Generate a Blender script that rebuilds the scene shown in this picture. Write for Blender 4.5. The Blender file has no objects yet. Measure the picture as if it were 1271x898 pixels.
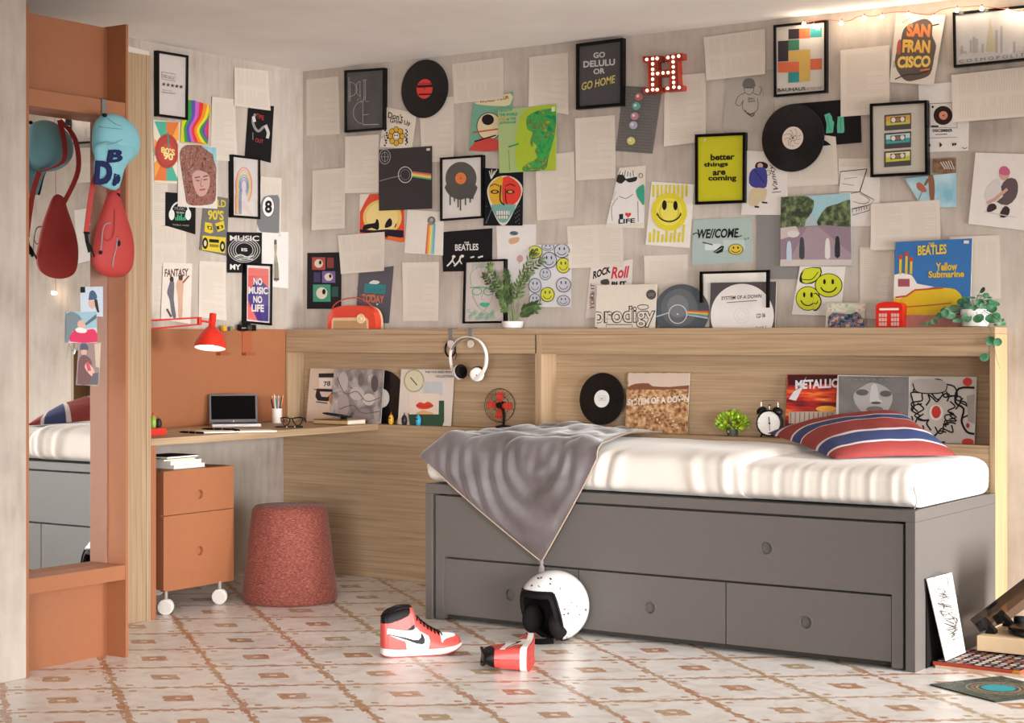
import bpy, math, random
from math import sin, cos, pi, radians, sqrt, atan2
from mathutils import Vector, Matrix, noise
random.seed(7)
V = Vector
# ------------------------------------------------------------------ camera model of the photograph (1271 x 898)
FPX, PPX, HZ, EYE = 2175.0, 635.5, 419.5, 1.15
YAW = math.atan(1444.5 / 2175)
CAM = V((5.764, -6.7735, EYE))
FW = V((-sin(YAW), cos(YAW), 0)); RT = V((cos(YAW), sin(YAW), 0))
def ray(px, py): return FW + RT * ((px - PPX) / FPX) + V((0, 0, 1)) * ((HZ - py) / FPX)
def hit(px, py, P0, N):
    d = ray(px, py); return CAM + d * ((P0 - CAM).dot(N) / d.dot(N))
def atz(px, py, z): return hit(px, py, V((0, 0, z)), V((0, 0, 1)))
def aty(px, py, y): return hit(px, py, V((0, y, 0)), V((0, 1, 0)))
def atx(px, py, x): return hit(px, py, V((x, 0, 0)), V((1, 0, 0)))
# origins and scales of the enlargements the picture coordinates below were read from
CR = {0: (0, 0, 1), 2: (160, 40, 4.49), 3: (160, 230, 4.49), 4: (370, 40, 4.49), 5: (370, 230, 4.49), 6: (560, 40, 4.49),
      7: (560, 230, 4.49), 8: (780, 20, 4.49), 9: (780, 200, 4.083), 10: (1010, 0, 4.08), 11: (1010, 200, 3.743),
      12: (580, 110, 4.99), 13: (730, 320, 5.296), 14: (370, 440, 4.1), 15: (940, 440, 3.84), 16: (680, 430, 4.237),
      17: (1150, 690, 4.315), 18: (60, 340, 5.987), 19: (1020, 110, 4.99), 20: (180, 50, 8.98)}
def px(c, x, y): a = CR[c]; return (a[0] + x / a[2], a[1] + y / a[2])
# ------------------------------------------------------------------ materials
def lin(h):
    h = h.lstrip('#'); r = []
    for i in (0, 2, 4):
        c = int(h[i:i+2], 16) / 255; r.append(c / 12.92 if c <= .04045 else ((c + .055) / 1.055) ** 2.4)
    return (*r, 1)
MC = {}
def bsdf(name):
    m = bpy.data.materials.new(name); m.use_nodes = True; nt = m.node_tree
    return m, nt, nt.nodes['Principled BSDF']
def flat(h, rough=.6, metal=0, name=None, spec=.5, bump=0, bscale=200):
    k = (h, rough, metal, bump)
    if k in MC: return MC[k]
    m, nt, b = bsdf(name or 'colour_' + h.strip('#'))
    # procedural: a very faint mottling of the colour
    tc = nt.nodes.new('ShaderNodeNewGeometry'); n = nt.nodes.new('ShaderNodeTexNoise'); n.inputs['Scale'].default_value = 35
    nt.links.new(tc.outputs['Position'], n.inputs['Vector'])
    mx = nt.nodes.new('ShaderNodeMix'); mx.data_type = 'RGBA'
    c = lin(h); mx.inputs['A'].default_value = tuple(x * .94 for x in c[:3]) + (1,); mx.inputs['B'].default_value = tuple(min(1, x * 1.05) for x in c[:3]) + (1,)
    nt.links.new(n.outputs['Fac'], mx.inputs['Factor']); nt.links.new(mx.outputs['Result'], b.inputs['Base Color'])
    b.inputs['Roughness'].default_value = rough; b.inputs['Metallic'].default_value = metal
    if sum(c[:3]) < .12: spec = min(spec, .22)
    b.inputs['Specular IOR Level'].default_value = spec
    if bump:
        n2 = nt.nodes.new('ShaderNodeTexNoise'); n2.inputs['Scale'].default_value = bscale; nt.links.new(tc.outputs['Position'], n2.inputs['Vector'])
        bp = nt.nodes.new('ShaderNodeBump'); bp.inputs['Strength'].default_value = bump; bp.inputs['Distance'].default_value = .002
        nt.links.new(n2.outputs['Fac'], bp.inputs['Height']); nt.links.new(bp.outputs['Normal'], b.inputs['Normal'])
    MC[k] = m; return m
def ramp(nt, stops, interp='LINEAR'):
    r = nt.nodes.new('ShaderNodeValToRGB'); cr = r.color_ramp; cr.interpolation = interp
    while len(cr.elements) > 1: cr.elements.remove(cr.elements[-1])
    cr.elements[0].position = stops[0][0]; cr.elements[0].color = lin(stops[0][1])
    for p, c in stops[1:]:
        e = cr.elements.new(p); e.color = lin(c)
    return r
def noisy(name, stops, scale=(1, 1, 1), nscale=5, detail=4, rough=.6, dist=0, bump=0, interp='LINEAR', metal=0, bdist=.003, rot=(0, 0, 0), sheen=0):
    m, nt, b = bsdf(name)
    g = nt.nodes.new('ShaderNodeNewGeometry'); mp = nt.nodes.new('ShaderNodeMapping'); mp.inputs['Scale'].default_value = scale; mp.inputs['Rotation'].default_value = rot
    n = nt.nodes.new('ShaderNodeTexNoise'); n.inputs['Scale'].default_value = nscale; n.inputs['Detail'].default_value = detail; n.inputs['Distortion'].default_value = dist
    nt.links.new(g.outputs['Position'], mp.inputs['Vector']); nt.links.new(mp.outputs['Vector'], n.inputs['Vector'])
    r = ramp(nt, stops, interp); nt.links.new(n.outputs['Fac'], r.inputs['Fac']); nt.links.new(r.outputs['Color'], b.inputs['Base Color'])
    b.inputs['Roughness'].default_value = rough; b.inputs['Metallic'].default_value = metal
    if sheen: b.inputs['Sheen Weight'].default_value = sheen; b.inputs['Sheen Roughness'].default_value = .4
    if bump:
        bp = nt.nodes.new('ShaderNodeBump'); bp.inputs['Strength'].default_value = bump; bp.inputs['Distance'].default_value = bdist
        nt.links.new(n.outputs['Fac'], bp.inputs['Height']); nt.links.new(bp.outputs['Normal'], b.inputs['Normal'])
    return m
OAK = [(.25, '#917657'), (.42, '#a58869'), (.55, '#af9374'), (.75, '#bb9f80')]
oak_x = noisy('oak_grain_along_x', OAK, (1.7, 70, 95), 1.3, 7, .6, .5, .10)
oak_y = noisy('oak_grain_along_y', OAK, (70, 1.7, 95), 1.3, 7, .6, .5, .10)
oak_z = noisy('oak_grain_upright', OAK, (90, 90, 1.7), 1.3, 7, .6, .5, .10)
oak_end = noisy('pale_oak_edge', [(.3, '#a88a63'), (.6, '#b89b74')], (38, 38, 1.6), 1.6, 5, .55, .5, .08)
terra = flat('#a26643', .5, name='terracotta_lacquer', bump=.05)
greyl = flat('#625c58', .5, name='warm_grey_lacquer', bump=.04)
gap = flat('#1c1816', .8, name='dark_gap')
black = flat('#0d0b0c', .45); blacks = flat('#0a0a0b', .25); white = flat('#e8e4df', .45); whitep = flat('#ebe5dd', .6)
red = flat('#d8281c', .3); steel = flat('#8d8c8b', .4, 1); greym = flat('#767574', .45)
def plaster():
    m, nt, b = bsdf('mottled_plaster')
    g = nt.nodes.new('ShaderNodeNewGeometry')
    n1 = nt.nodes.new('ShaderNodeTexNoise'); n1.inputs['Scale'].default_value = 2.2; n1.inputs['Detail'].default_value = 6; n1.inputs['Roughness'].default_value = .6
    mp = nt.nodes.new('ShaderNodeMapping'); mp.inputs['Scale'].default_value = (22, 22, 3.5)
    n2 = nt.nodes.new('ShaderNodeTexNoise'); n2.inputs['Scale'].default_value = 1.5; n2.inputs['Detail'].default_value = 5
    nt.links.new(g.outputs['Position'], n1.inputs['Vector']); nt.links.new(g.outputs['Position'], mp.inputs['Vector']); nt.links.new(mp.outputs['Vector'], n2.inputs['Vector'])
    mm = nt.nodes.new('ShaderNodeMix'); mm.data_type = 'FLOAT'; mm.inputs['Factor'].default_value = .28
    nt.links.new(n1.outputs['Fac'], mm.inputs['A']); nt.links.new(n2.outputs['Fac'], mm.inputs['B'])
    r = ramp(nt, [(.3, '#9c8f84'), (.45, '#b8aba0'), (.55, '#c4b8ad'), (.7, '#d1c6bc')]); nt.links.new(mm.outputs['Result'], r.inputs['Fac']); nt.links.new(r.outputs['Color'], b.inputs['Base Color'])
    bp = nt.nodes.new('ShaderNodeBump'); bp.inputs['Strength'].default_value = .35; bp.inputs['Distance'].default_value = .004
    nt.links.new(mm.outputs['Result'], bp.inputs['Height']); nt.links.new(bp.outputs['Normal'], b.inputs['Normal'])
    b.inputs['Roughness'].default_value = .85; return m
wallm = plaster()
ceilm = noisy('ceiling_paint', [(.3, '#efe9e4'), (.7, '#f6f2ee')], (1, 1, 1), 3, 3, .9)
def tiles():
    """cream marble tiles with a rust coloured rhombus lattice, a small rhombus in each cell"""
    m, nt, b = bsdf('cream_tile_with_rust_lattice'); N = nt.nodes; L = nt.links
    def mth(op, a, b_=None, c=None, clamp=False):
        n = N.new('ShaderNodeMath'); n.operation = op; n.use_clamp = clamp
        for i, x in enumerate((a, b_, c)):
            if x is None: continue
            if isinstance(x, (int, float)): n.inputs[i].default_value = x
            else: L.new(x, n.inputs[i])
        return n.outputs[0]
    g = N.new('ShaderNodeNewGeometry'); sp = N.new('ShaderNodeSeparateXYZ'); L.new(g.outputs['Position'], sp.inputs[0])
    p = mth('DIVIDE', mth('SUBTRACT', sp.outputs[0], 1.504), .283); q = mth('DIVIDE', mth('ADD', sp.outputs[1], 2.026), .2275)
    # stepped ragged edges: quantised jitter
    def jit(scale, amp, seed):
        cb = N.new('ShaderNodeCombineXYZ')
        L.new(mth('FLOOR', mth('MULTIPLY', sp.outputs[0], scale)), cb.inputs[0]); L.new(mth('FLOOR', mth('MULTIPLY', sp.outputs[1], scale)), cb.inputs[1]); cb.inputs[2].default_value = seed
        w = N.new('ShaderNodeTexWhiteNoise'); L.new(cb.outputs[0], w.inputs['Vector'])
        return mth('MULTIPLY', mth('SUBTRACT', w.outputs['Value'], .5), amp)
    j1 = jit(42, .055, 1.5); j2 = jit(42, .055, 7.5)
    s = mth('MULTIPLY', mth('ADD', p, q), .5); t = mth('MULTIPLY', mth('SUBTRACT', p, q), .5)
    sj = mth('ADD', s, j1); tj = mth('ADD', t, j2)
    def near(x, off=0): # distance to nearest half integer (line) in lattice units
        return mth('ABSOLUTE', mth('SUBTRACT', mth('FRACT', mth('ADD', x, 1000 + off)), .5))
    ls = near(sj); lt = near(tj)
    line = mth('LESS_THAN', mth('MINIMUM', ls, lt), .034)
    cs = mth('SUBTRACT', mth('FRACT', mth('ADD', s, 1000.5)), .5); ct = mth('SUBTRACT', mth('FRACT', mth('ADD', t, 1000.5)), .5)
    # small rhombus (lies along x and y like the cell)
    dm = mth('MAXIMUM', mth('ABSOLUTE', mth('ADD', cs, mth('MULTIPLY', j1, .5))), mth('ABSOLUTE', mth('ADD', ct, mth('MULTIPLY', j2, .5))))
    dia = mth('MULTIPLY', mth('LESS_THAN', dm, .125), mth('GREATER_THAN', dm, .032))
    # tiny marks set in from the crossings
    a1 = mth('ABSOLUTE', mth('SUBTRACT', mth('ABSOLUTE', cs), .36)); a2 = mth('ABSOLUTE', mth('SUBTRACT', mth('ABSOLUTE', ct), .36))
    dot = mth('LESS_THAN', mth('MAXIMUM', a1, a2), .032)
    pat = mth('MAXIMUM', mth('MAXIMUM', line, dia), dot)
    n = N.new('ShaderNodeTexNoise'); n.inputs['Scale'].default_value = 9; n.inputs['Detail'].default_value = 7; n.inputs['Distortion'].default_value = 1.2; L.new(g.outputs['Position'], n.inputs['Vector'])
    base = ramp(nt, [(.3, '#dcd2ca'), (.45, '#ebe4de'), (.62, '#f3efea'), (.78, '#e2d9d1')]); L.new(n.outputs['Fac'], base.inputs['Fac'])
    n2 = N.new('ShaderNodeTexNoise'); n2.inputs['Scale'].default_value = 2.4; n2.inputs['Detail'].default_value = 3; L.new(g.outputs['Position'], n2.inputs['Vector'])
    rust = ramp(nt, [(.36, '#b8764c'), (.5, '#b88558'), (.62, '#b8996c')]); L.new(n2.outputs['Fac'], rust.inputs['Fac'])
    # some of the pattern is worn
    n3 = N.new('ShaderNodeTexNoise'); n3.inputs['Scale'].default_value = 28; n3.inputs['Detail'].default_value = 4; L.new(g.outputs['Position'], n3.inputs['Vector'])
    fac = mth('MULTIPLY', pat, mth('MULTIPLY_ADD', n3.outputs['Fac'], 1.1, .3, True))
    mx = N.new('ShaderNodeMix'); mx.data_type = 'RGBA'; L.new(fac, mx.inputs['Factor']); L.new(base.outputs['Color'], mx.inputs['A']); L.new(rust.outputs['Color'], mx.inputs['B'])
    L.new(mx.outputs['Result'], b.inputs['Base Color']); b.inputs['Roughness'].default_value = .32; b.inputs['Specular IOR Level'].default_value = .45
    return m
floorm = tiles()
def glass_m(name, tint='#ffffff', fres=.06, rough=.03, opac=0.0):
    m = bpy.data.materials.new(name); m.use_nodes = True; nt = m.node_tree; nt.nodes.clear()
    o = nt.nodes.new('ShaderNodeOutputMaterial'); t = nt.nodes.new('ShaderNodeBsdfTransparent'); t.inputs[0].default_value = lin(tint)
    g = nt.nodes.new('ShaderNodeBsdfGlossy'); g.inputs['Roughness'].default_value = rough
    lw = nt.nodes.new('ShaderNodeFresnel'); lw.inputs['IOR'].default_value = 1.3
    mx = nt.nodes.new('ShaderNodeMixShader'); nt.links.new(lw.outputs[0], mx.inputs[0]); nt.links.new(t.outputs[0], mx.inputs[1]); nt.links.new(g.outputs[0], mx.inputs[2])
    nt.links.new(mx.outputs[0], o.inputs[0]); return m
clear = glass_m('picture_glass'); smoke = glass_m('smoked_acrylic', '#d3cac3')
def emis(name, h, s):
    m, nt, b = bsdf(name); b.inputs['Base Color'].default_value = lin(h); b.inputs['Emission Color'].default_value = lin(h); b.inputs['Emission Strength'].default_value = s; return m
bulbm = emis('lit_bulb', '#ffe2b8', 22); hbulb = emis('lit_letter_bulb', '#ffe6c4', 3.2); lampm = emis('lamp_bulb', '#fff2df', 6)
def mirror_m():
    m, nt, b = bsdf('mirror_glass'); b.inputs['Base Color'].default_value = (.86, .86, .85, 1); b.inputs['Metallic'].default_value = 1; b.inputs['Roughness'].default_value = .012; return m
mirrorm = mirror_m()
def page_m(name, axis, cols, paper='#d9cdc0', ink='#b9ada2'):
    """printed page: rows of faint text inside margins"""
    m, nt, b = bsdf(name); N = nt.nodes; L = nt.links
    def mth(op, a, b_=None, c=None):
        n = N.new('ShaderNodeMath'); n.operation = op
        for i, x in enumerate((a, b_, c)):
            if x is None: continue
            if isinstance(x, (int, float)): n.inputs[i].default_value = x
            else: L.new(x, n.inputs[i])
        return n.outputs[0]
    uv = N.new('ShaderNodeUVMap'); sp = N.new('ShaderNodeSeparateXYZ'); L.new(uv.outputs[0], sp.inputs[0])
    u, v = (sp.outputs[0], sp.outputs[1]) if axis == 'h' else (sp.outputs[1], sp.outputs[0])
    row = mth('FLOOR', mth('MULTIPLY', v, 34)); fr = mth('FRACT', mth('MULTIPLY', v, 34))
    cu = mth('FRACT', mth('MULTIPLY', u, cols)) 
    ci = mth('FLOOR', mth('MULTIPLY', u, cols))
    cb = N.new('ShaderNodeCombineXYZ'); L.new(row, cb.inputs[0]); L.new(ci, cb.inputs[1]); cb.inputs[2].default_value = random.random() * 9
    w = N.new('ShaderNodeTexWhiteNoise'); L.new(cb.outputs[0], w.inputs['Vector'])
    end = mth('SUBTRACT', .9, mth('MULTIPLY', mth('GREATER_THAN', w.outputs['Value'], .8), .35))
    inside = mth('MULTIPLY', mth('GREATER_THAN', cu, .12), mth('LESS_THAN', cu, end))
    vm = mth('MULTIPLY', mth('GREATER_THAN', v, .08), mth('LESS_THAN', v, .92))
    gapm = mth('GREATER_THAN', mth('ABSOLUTE', mth('SUBTRACT', v, .3)), .025)
    f = mth('MULTIPLY', mth('MULTIPLY', mth('LESS_THAN', fr, .5), inside), mth('MULTIPLY', vm, gapm))
    mx = N.new('ShaderNodeMix'); mx.data_type = 'RGBA'; L.new(mth('MULTIPLY', f, .30), mx.inputs['Factor']); mx.inputs['A'].default_value = lin(paper); mx.inputs['B'].default_value = lin(ink)
    L.new(mx.outputs['Result'], b.inputs['Base Color']); b.inputs['Roughness'].default_value = .8; return m
pageH = page_m('page_upright', 'h', 1); pageV = page_m('page_on_its_side', 'v', 1); pageD = page_m('page_spread', 'h', 2); pageDV = page_m('page_spread_on_side', 'v', 2)
# ------------------------------------------------------------------ mesh builder
class MB:
    def __init__(s): s.v = []; s.f = []; s.m = []; s.uv = []; s.mats = []; s.has_uv = False
    def mi(s, m):
        if m not in s.mats: s.mats.append(m)
        return s.mats.index(m)
    def add(s, vs, fs, m, uvs=None):
        o = len(s.v); s.v += [tuple(x) for x in vs]; k = s.mi(m)
        for i, f in enumerate(fs): s.f.append([o + j for j in f]); s.m.append(k); s.uv.append([uvs[j] for j in f] if uvs else None)
        if uvs: s.has_uv = True
        return s
    def box(s, x0, x1, y0, y1, z0, z1, m, R=None, c=None):
        vs = [V((x, y, z)) for z in (z0, z1) for y in (y0, y1) for x in (x0, x1)]
        if R: c = c or V(((x0+x1)/2, (y0+y1)/2, (z0+z1)/2)); vs = [c + R @ (v - c) for v in vs]
        return s.add(vs, [(0, 2, 3, 1), (4, 5, 7, 6), (0, 1, 5, 4), (2, 6, 7, 3), (0, 4, 6, 2), (1, 3, 7, 5)], m)
    def obox(s, c, ax, ay, az, m):  # oriented box from centre and half axes
        vs = [c + ax*i + ay*j + az*k for k in (-1, 1) for j in (-1, 1) for i in (-1, 1)]
        return s.add(vs, [(0, 2, 3, 1), (4, 5, 7, 6), (0, 1, 5, 4), (2, 6, 7, 3), (0, 4, 6, 2), (1, 3, 7, 5)], m)
    def lathe(s, prof, c, ax, m, n=32, cap=True):
        """prof: list of (r, h) along axis ax from centre c"""
        ax = V(ax).normalized(); a = ax.orthogonal().normalized(); b = ax.cross(a); vs = []; fs = []
        for r, h in prof:
            for i in range(n):
                t = 2*pi*i/n; vs.append(V(c) + ax*h + (a*cos(t) + b*sin(t))*r)
        for k in range(len(prof) - 1):
            for i in range(n):
                j = (i+1) % n; fs.append((k*n+i, k*n+j, (k+1)*n+j, (k+1)*n+i))
        if cap:
            if prof[0][0] > 1e-5: fs.append(tuple(range(n))[::-1])
            if prof[-1][0] > 1e-5: fs.append(tuple((len(prof)-1)*n+i for i in range(n)))
        return s.add(vs, fs, m)
    def cyl(s, p0, p1, r0, m, r1=None, n=20):
        p0 = V(p0); p1 = V(p1); r1 = r0 if r1 is None else r1
        return s.lathe([(r0, 0), (r1, (p1-p0).length)], p0, p1-p0, m, n)
    def tube(s, pts, r, m, n=8, closed=False, flat_=None):
        """tube along points; flat_=(w,t,side) makes a strap of width w and thickness t"""
        pts = [V(p) for p in pts]; K = len(pts); vs = []; fs = []; ref = None
        for i, p in enumerate(pts):
            if closed: d = pts[(i+1) % K] - pts[i-1]
            else: d = pts[min(i+1, K-1)] - pts[max(i-1, 0)]
            d.normalize()
            if flat_: a = (V(flat_[2]) - d * V(flat_[2]).dot(d)).normalized()
            else:
                a = d.orthogonal().normalized() if ref is None else (ref - d*ref.dot(d)).normalized()
                ref = a
            b = d.cross(a); rr = r[i] if isinstance(r, (list, tuple)) else r
            for k in range(n):
                t = 2*pi*k/n
                if flat_:
                    q = [(1, 1), (-1, 1), (-1, -1), (1, -1)][k]; vs.append(p + a*q[0]*flat_[0]/2 + b*q[1]*flat_[1]/2)
                else: vs.append(p + (a*cos(t) + b*sin(t))*rr)
        for i in range(K if closed else K-1):
            j = (i+1) % K
            for k in range(n): l = (k+1) % n; fs.append((i*n+k, i*n+l, j*n+l, j*n+k))
        if not closed: fs.append(tuple(range(n))[::-1]); fs.append(tuple((K-1)*n+k for k in range(n)))
        return s.add(vs, fs, m)
    def strap(s, pts, w, t, side, m): return s.tube(pts, 0, m, 4, False, (w, t, side))
    def ball(s, c, rx, ry, rz, m, n=20, k=12, R=None):
        vs = []; fs = []; c = V(c)
        for i in range(k+1):
            e = -pi/2 + pi*i/k
            for j in range(n):
                t = 2*pi*j/n; p = V((rx*cos(e)*cos(t), ry*cos(e)*sin(t), rz*sin(e))); vs.append(c + (R @ p if R else p))
        for i in range(k):
            for j in range(n): l = (j+1) % n; fs.append((i*n+j, i*n+l, (i+1)*n+l, (i+1)*n+j))
        return s.add(vs, fs, m)
    def grid(s, fn, nu, nv, m, wrapu=False, mfn=None, th=None):
        """fn(u,v)->Vector for u,v in 0..1"""
        vs = [fn(i/nu, j/nv) for j in range(nv+1) for i in range(nu + (0 if wrapu else 1))]; W = nu if wrapu else nu+1
        uvs = [(i/nu, j/nv) for j in range(nv+1) for i in range(W)]
        o = len(s.v); s.v += [tuple(x) for x in vs]; s.has_uv = True
        for j in range(nv):
            for i in range(nu):
                k = (i+1) % W if wrapu else i+1
                f = [j*W+i, j*W+k, (j+1)*W+k, (j+1)*W+i]
                s.f.append([o+q for q in f]); s.uv.append([uvs[q] for q in f]); mm = mfn((i+.5)/nu, (j+.5)/nv) if mfn else m; s.m.append(s.mi(mm))
        return s
    def prism(s, pts, off, m, m2=None):
        """closed outline (3-D points) pushed along off"""
        n = len(pts); pts = [V(p) for p in pts]; off = V(off)
        s.add(pts, [tuple(range(n))[::-1]], m); s.add([p+off for p in pts], [tuple(range(n))], m2 or m)
        return s.add(pts + [p+off for p in pts], [(i, (i+1) % n, n+(i+1) % n, n+i) for i in range(n)], m)
COL = bpy.context.scene.collection
def link(name, mb, parent=None, smooth=False, bevel=0, mods=None, loc=None, angle=None, solid=0, sub=0):
    me = bpy.data.meshes.new(name)
    vs = mb.v
    if loc is None and parent is None:
        xs = [v[0] for v in vs]; ys = [v[1] for v in vs]; zs = [v[2] for v in vs]
        loc = V(((min(xs)+max(xs))/2, (min(ys)+max(ys))/2, min(zs)))
    if parent is not None:
        o_ = parent; base = V((0, 0, 0))
        while o_ is not None: base = base + o_.location; o_ = o_.parent
        loc = V((0, 0, 0))
    else: base = loc
    me.from_pydata([tuple(V(v) - base) for v in vs], [], mb.f)
    for m in mb.mats: me.materials.append(m)
    me.polygons.foreach_set('material_index', mb.m)
    if mb.has_uv:
        ul = me.uv_layers.new(name='UVMap'); k = 0
        for fi, f in enumerate(mb.f):
            u = mb.uv[fi]
            for j in range(len(f)):
                if u: ul.data[k].uv = u[j]
                k += 1
    if smooth: me.polygons.foreach_set('use_smooth', [True]*len(me.polygons))
    me.update()
    if smooth:
        try: me.set_sharp_from_angle(angle=radians(angle or 42))
        except Exception: pass
    ob = bpy.data.objects.new(name, me); COL.objects.link(ob); ob.location = loc
    if parent is not None: ob.parent = parent
    if bevel:
        md = ob.modifiers.new('bevel', 'BEVEL'); md.width = bevel; md.segments = 2; md.limit_method = 'ANGLE'; md.angle_limit = radians(40)
    if solid: md = ob.modifiers.new('thickness', 'SOLIDIFY'); md.thickness = solid; md.offset = 0
    if sub: md = ob.modifiers.new('smooth', 'SUBSURF'); md.levels = sub; md.render_levels = sub
    return ob
def tag(o, label, cat, group=None):
    o['label'] = label; o['category'] = cat
    if group: o['group'] = group
    return o
def thing(name, label, cat, loc, group=None):
    o = bpy.data.objects.new(name, None); COL.objects.link(o); o.location = loc; o.empty_display_size = .05
    return tag(o, label, cat, group)
def struct(name, mb, **k):
    o = link(name, mb, **k); o['kind'] = 'structure'; return o
def B(*a): m = MB(); return m.box(*a)
# text outlines from the built-in font, in 0..1 x 0..1
TC = {}
def glyphs(s, bold=0, shear=0):
    k = (s, bold, shear)
    if k in TC: return TC[k]
    cu = bpy.data.curves.new('t', 'FONT'); cu.body = s; cu.dimensions = '2D'; cu.fill_mode = 'FRONT'; cu.offset = bold; cu.shear = shear; cu.resolution_u = 3; cu.align_x = 'CENTER'; cu.space_line = .85
    ob = bpy.data.objects.new('t', cu); COL.objects.link(ob)
    dg = bpy.context.evaluated_depsgraph_get(); me = ob.evaluated_get(dg).to_mesh()
    vs = [(v.co.x, v.co.y) for v in me.vertices]; fs = [tuple(p.vertices) for p in me.polygons]
    ob.evaluated_get(dg).to_mesh_clear(); bpy.data.objects.remove(ob); bpy.data.curves.remove(cu)
    x0 = min(v[0] for v in vs); x1 = max(v[0] for v in vs); y0 = min(v[1] for v in vs); y1 = max(v[1] for v in vs)
    vs = [((x-x0)/(x1-x0), (y-y0)/(y1-y0)) for x, y in vs]; TC[k] = (vs, fs); return TC[k]
def smoothpts(pts, k=4, closed=True):
    """Catmull-Rom through 2-D or 3-D points"""
    pts = [V(p) for p in pts]; n = len(pts); out = []
    rng = range(n) if closed else range(n-1)
    for i in rng:
        p0 = pts[(i-1) % n] if closed or i > 0 else pts[i]; p1 = pts[i]; p2 = pts[(i+1) % n]; p3 = pts[(i+2) % n] if closed or i+2 < n else pts[i+1]
        for j in range(k):
            t = j/k; out.append(.5*((2*p1) + (p2-p0)*t + (2*p0-5*p1+4*p2-p3)*t*t + (3*p1-p0-3*p2+p3)*t**3))
    if not closed: out.append(pts[-1])
    return out
class Art:
    """flat print drawn in layers on a real plane; coordinates are read off the enlargements of the photograph"""
    def __init__(s, crop, P0, N, mb, h=.0003, step=.00012): s.c = crop; s.P0 = V(P0); s.N = V(N).normalized(); s.mb = mb; s.h = h; s.step = step; s.clip = None
    def within(s, pts):
        """keep everything drawn inside this convex outline"""
        c = sum(pts, V((0, 0, 0)))/len(pts); s.clip = []
        for a, b in zip(pts, pts[1:] + pts[:1]):
            n = (b-a).cross(s.N)
            if n.length < 1e-9: continue
            n.normalize(); n = n if (c-a).dot(n) > 0 else -n; s.clip.append((a, n))
        return s
    def emit(s, vs, fs, m, uvs=None):
        if not s.clip: return s.mb.add(vs, fs, m, uvs)
        for f in fs:
            P = [vs[i] for i in f]; U = [uvs[i] for i in f] if uvs else [(0, 0)]*len(f)
            for a, n in s.clip:
                Q = []; W = []; k = len(P)
                for i in range(k):
                    p, q = P[i], P[(i+1) % k]; dp, dq = (p-a).dot(n), (q-a).dot(n); u, w = U[i], U[(i+1) % k]
                    if dp >= 0: Q.append(p); W.append(u)
                    if (dp >= 0) != (dq >= 0):
                        t = dp/(dp-dq); Q.append(p + (q-p)*t); W.append((u[0] + (w[0]-u[0])*t, u[1] + (w[1]-u[1])*t))
                P, U = Q, W
                if len(P) < 3: break
            if len(P) >= 3: s.mb.add(P, [tuple(range(len(P)))], m, U)
    def P(s, x, y): return hit(*px(s.c, x, y), s.P0, s.N) + s.N * s.h
    def up(s): s.h += s.step
    def poly(s, pts, col, k=0):
        s.up(); pts = [(p[0], p[1]) for p in (smoothpts(pts, k) if k else pts)]
        vs = [s.P(*p) for p in pts]; s.emit(vs, [tuple(range(len(vs)))], flat(col) if isinstance(col, str) else col, [(0, 0)]*len(vs)); return s
    def quad(s, q, col, uv=True):
        s.up(); vs = [s.P(*p) for p in q]; s.emit(vs, [(0, 1, 2, 3)], flat(col) if isinstance(col, str) else col, [(0, 1), (1, 1), (1, 0), (0, 0)]); return s
    def rect(s, x0, y0, x1, y1, col, sl=0): return s.quad([(x0, y0), (x1, y0 + sl), (x1, y1 + sl), (x0, y1)], col)
    def disc(s, x, y, rx, ry, col, n=32, a0=0, a1=360):
        pts = [(x + rx*cos(radians(a0 + (a1-a0)*i/n)), y + ry*sin(radians(a0 + (a1-a0)*i/n))) for i in range(n + (0 if a1-a0 == 360 else 1))]
        return s.poly(pts, col)
    def ring(s, x, y, rx, ry, w, col, n=36, a0=0, a1=360):
        s.up(); vs = []; fs = []
        for i in range(n+1):
            a = radians(a0 + (a1-a0)*i/n)
            for q in (1, 0): vs.append(s.P(x + (rx - w*q)*cos(a), y + (ry - w*q)*sin(a)))
        for i in range(n): fs.append((2*i, 2*i+1, 2*i+3, 2*i+2))
        s.emit(vs, fs, flat(col), [(0, 0)]*len(vs)); return s
    def line(s, pts, w, col, k=0):
        s.up(); pts = [V((p[0], p[1])) for p in pts]
        if k: pts = smoothpts(pts, k, False)
        vs = []; n = len(pts)
        for i, p in enumerate(pts):
            d = pts[min(i+1, n-1)] - pts[max(i-1, 0)]; d = V((-d.y, d.x)).normalized() * (w/2) if d.length > 1e-6 else V((0, w/2))
            vs += [s.P(*(p+d)), s.P(*(p-d))]
        s.emit(vs, [(2*i, 2*i+1, 2*i+3, 2*i+2) for i in range(n-1)], flat(col), [(0, 0)]*len(vs)); return s
    def text(s, t, bl, br, h, col, bold=.0, shear=0, up=None):
        """bl, br: ends of the baseline; h: letter height (picture units)"""
        s.up(); vs, fs = glyphs(t, bold, shear); bl = V(bl); br = V(br); upv = V(up) if up else V((0, -h))
        s.emit([s.P(*(bl + (br-bl)*x + upv*y)) for x, y in vs], fs, flat(col), [(0, 0)]*len(vs)); return s
    def star(s, x, y, r, col):
        return s.poly([(x + (r if i % 2 == 0 else r*.42)*sin(pi*i/5), y - (r if i % 2 == 0 else r*.42)*cos(pi*i/5)) for i in range(10)], col)
    def heart(s, x, y, r, col):
        return s.poly([(x + r*.0625*16*sin(t)**3, y - r*.0625*(13*cos(t)-5*cos(2*t)-2*cos(3*t)-cos(4*t))) for t in [2*pi*i/28 for i in range(28)]], col)
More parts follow.
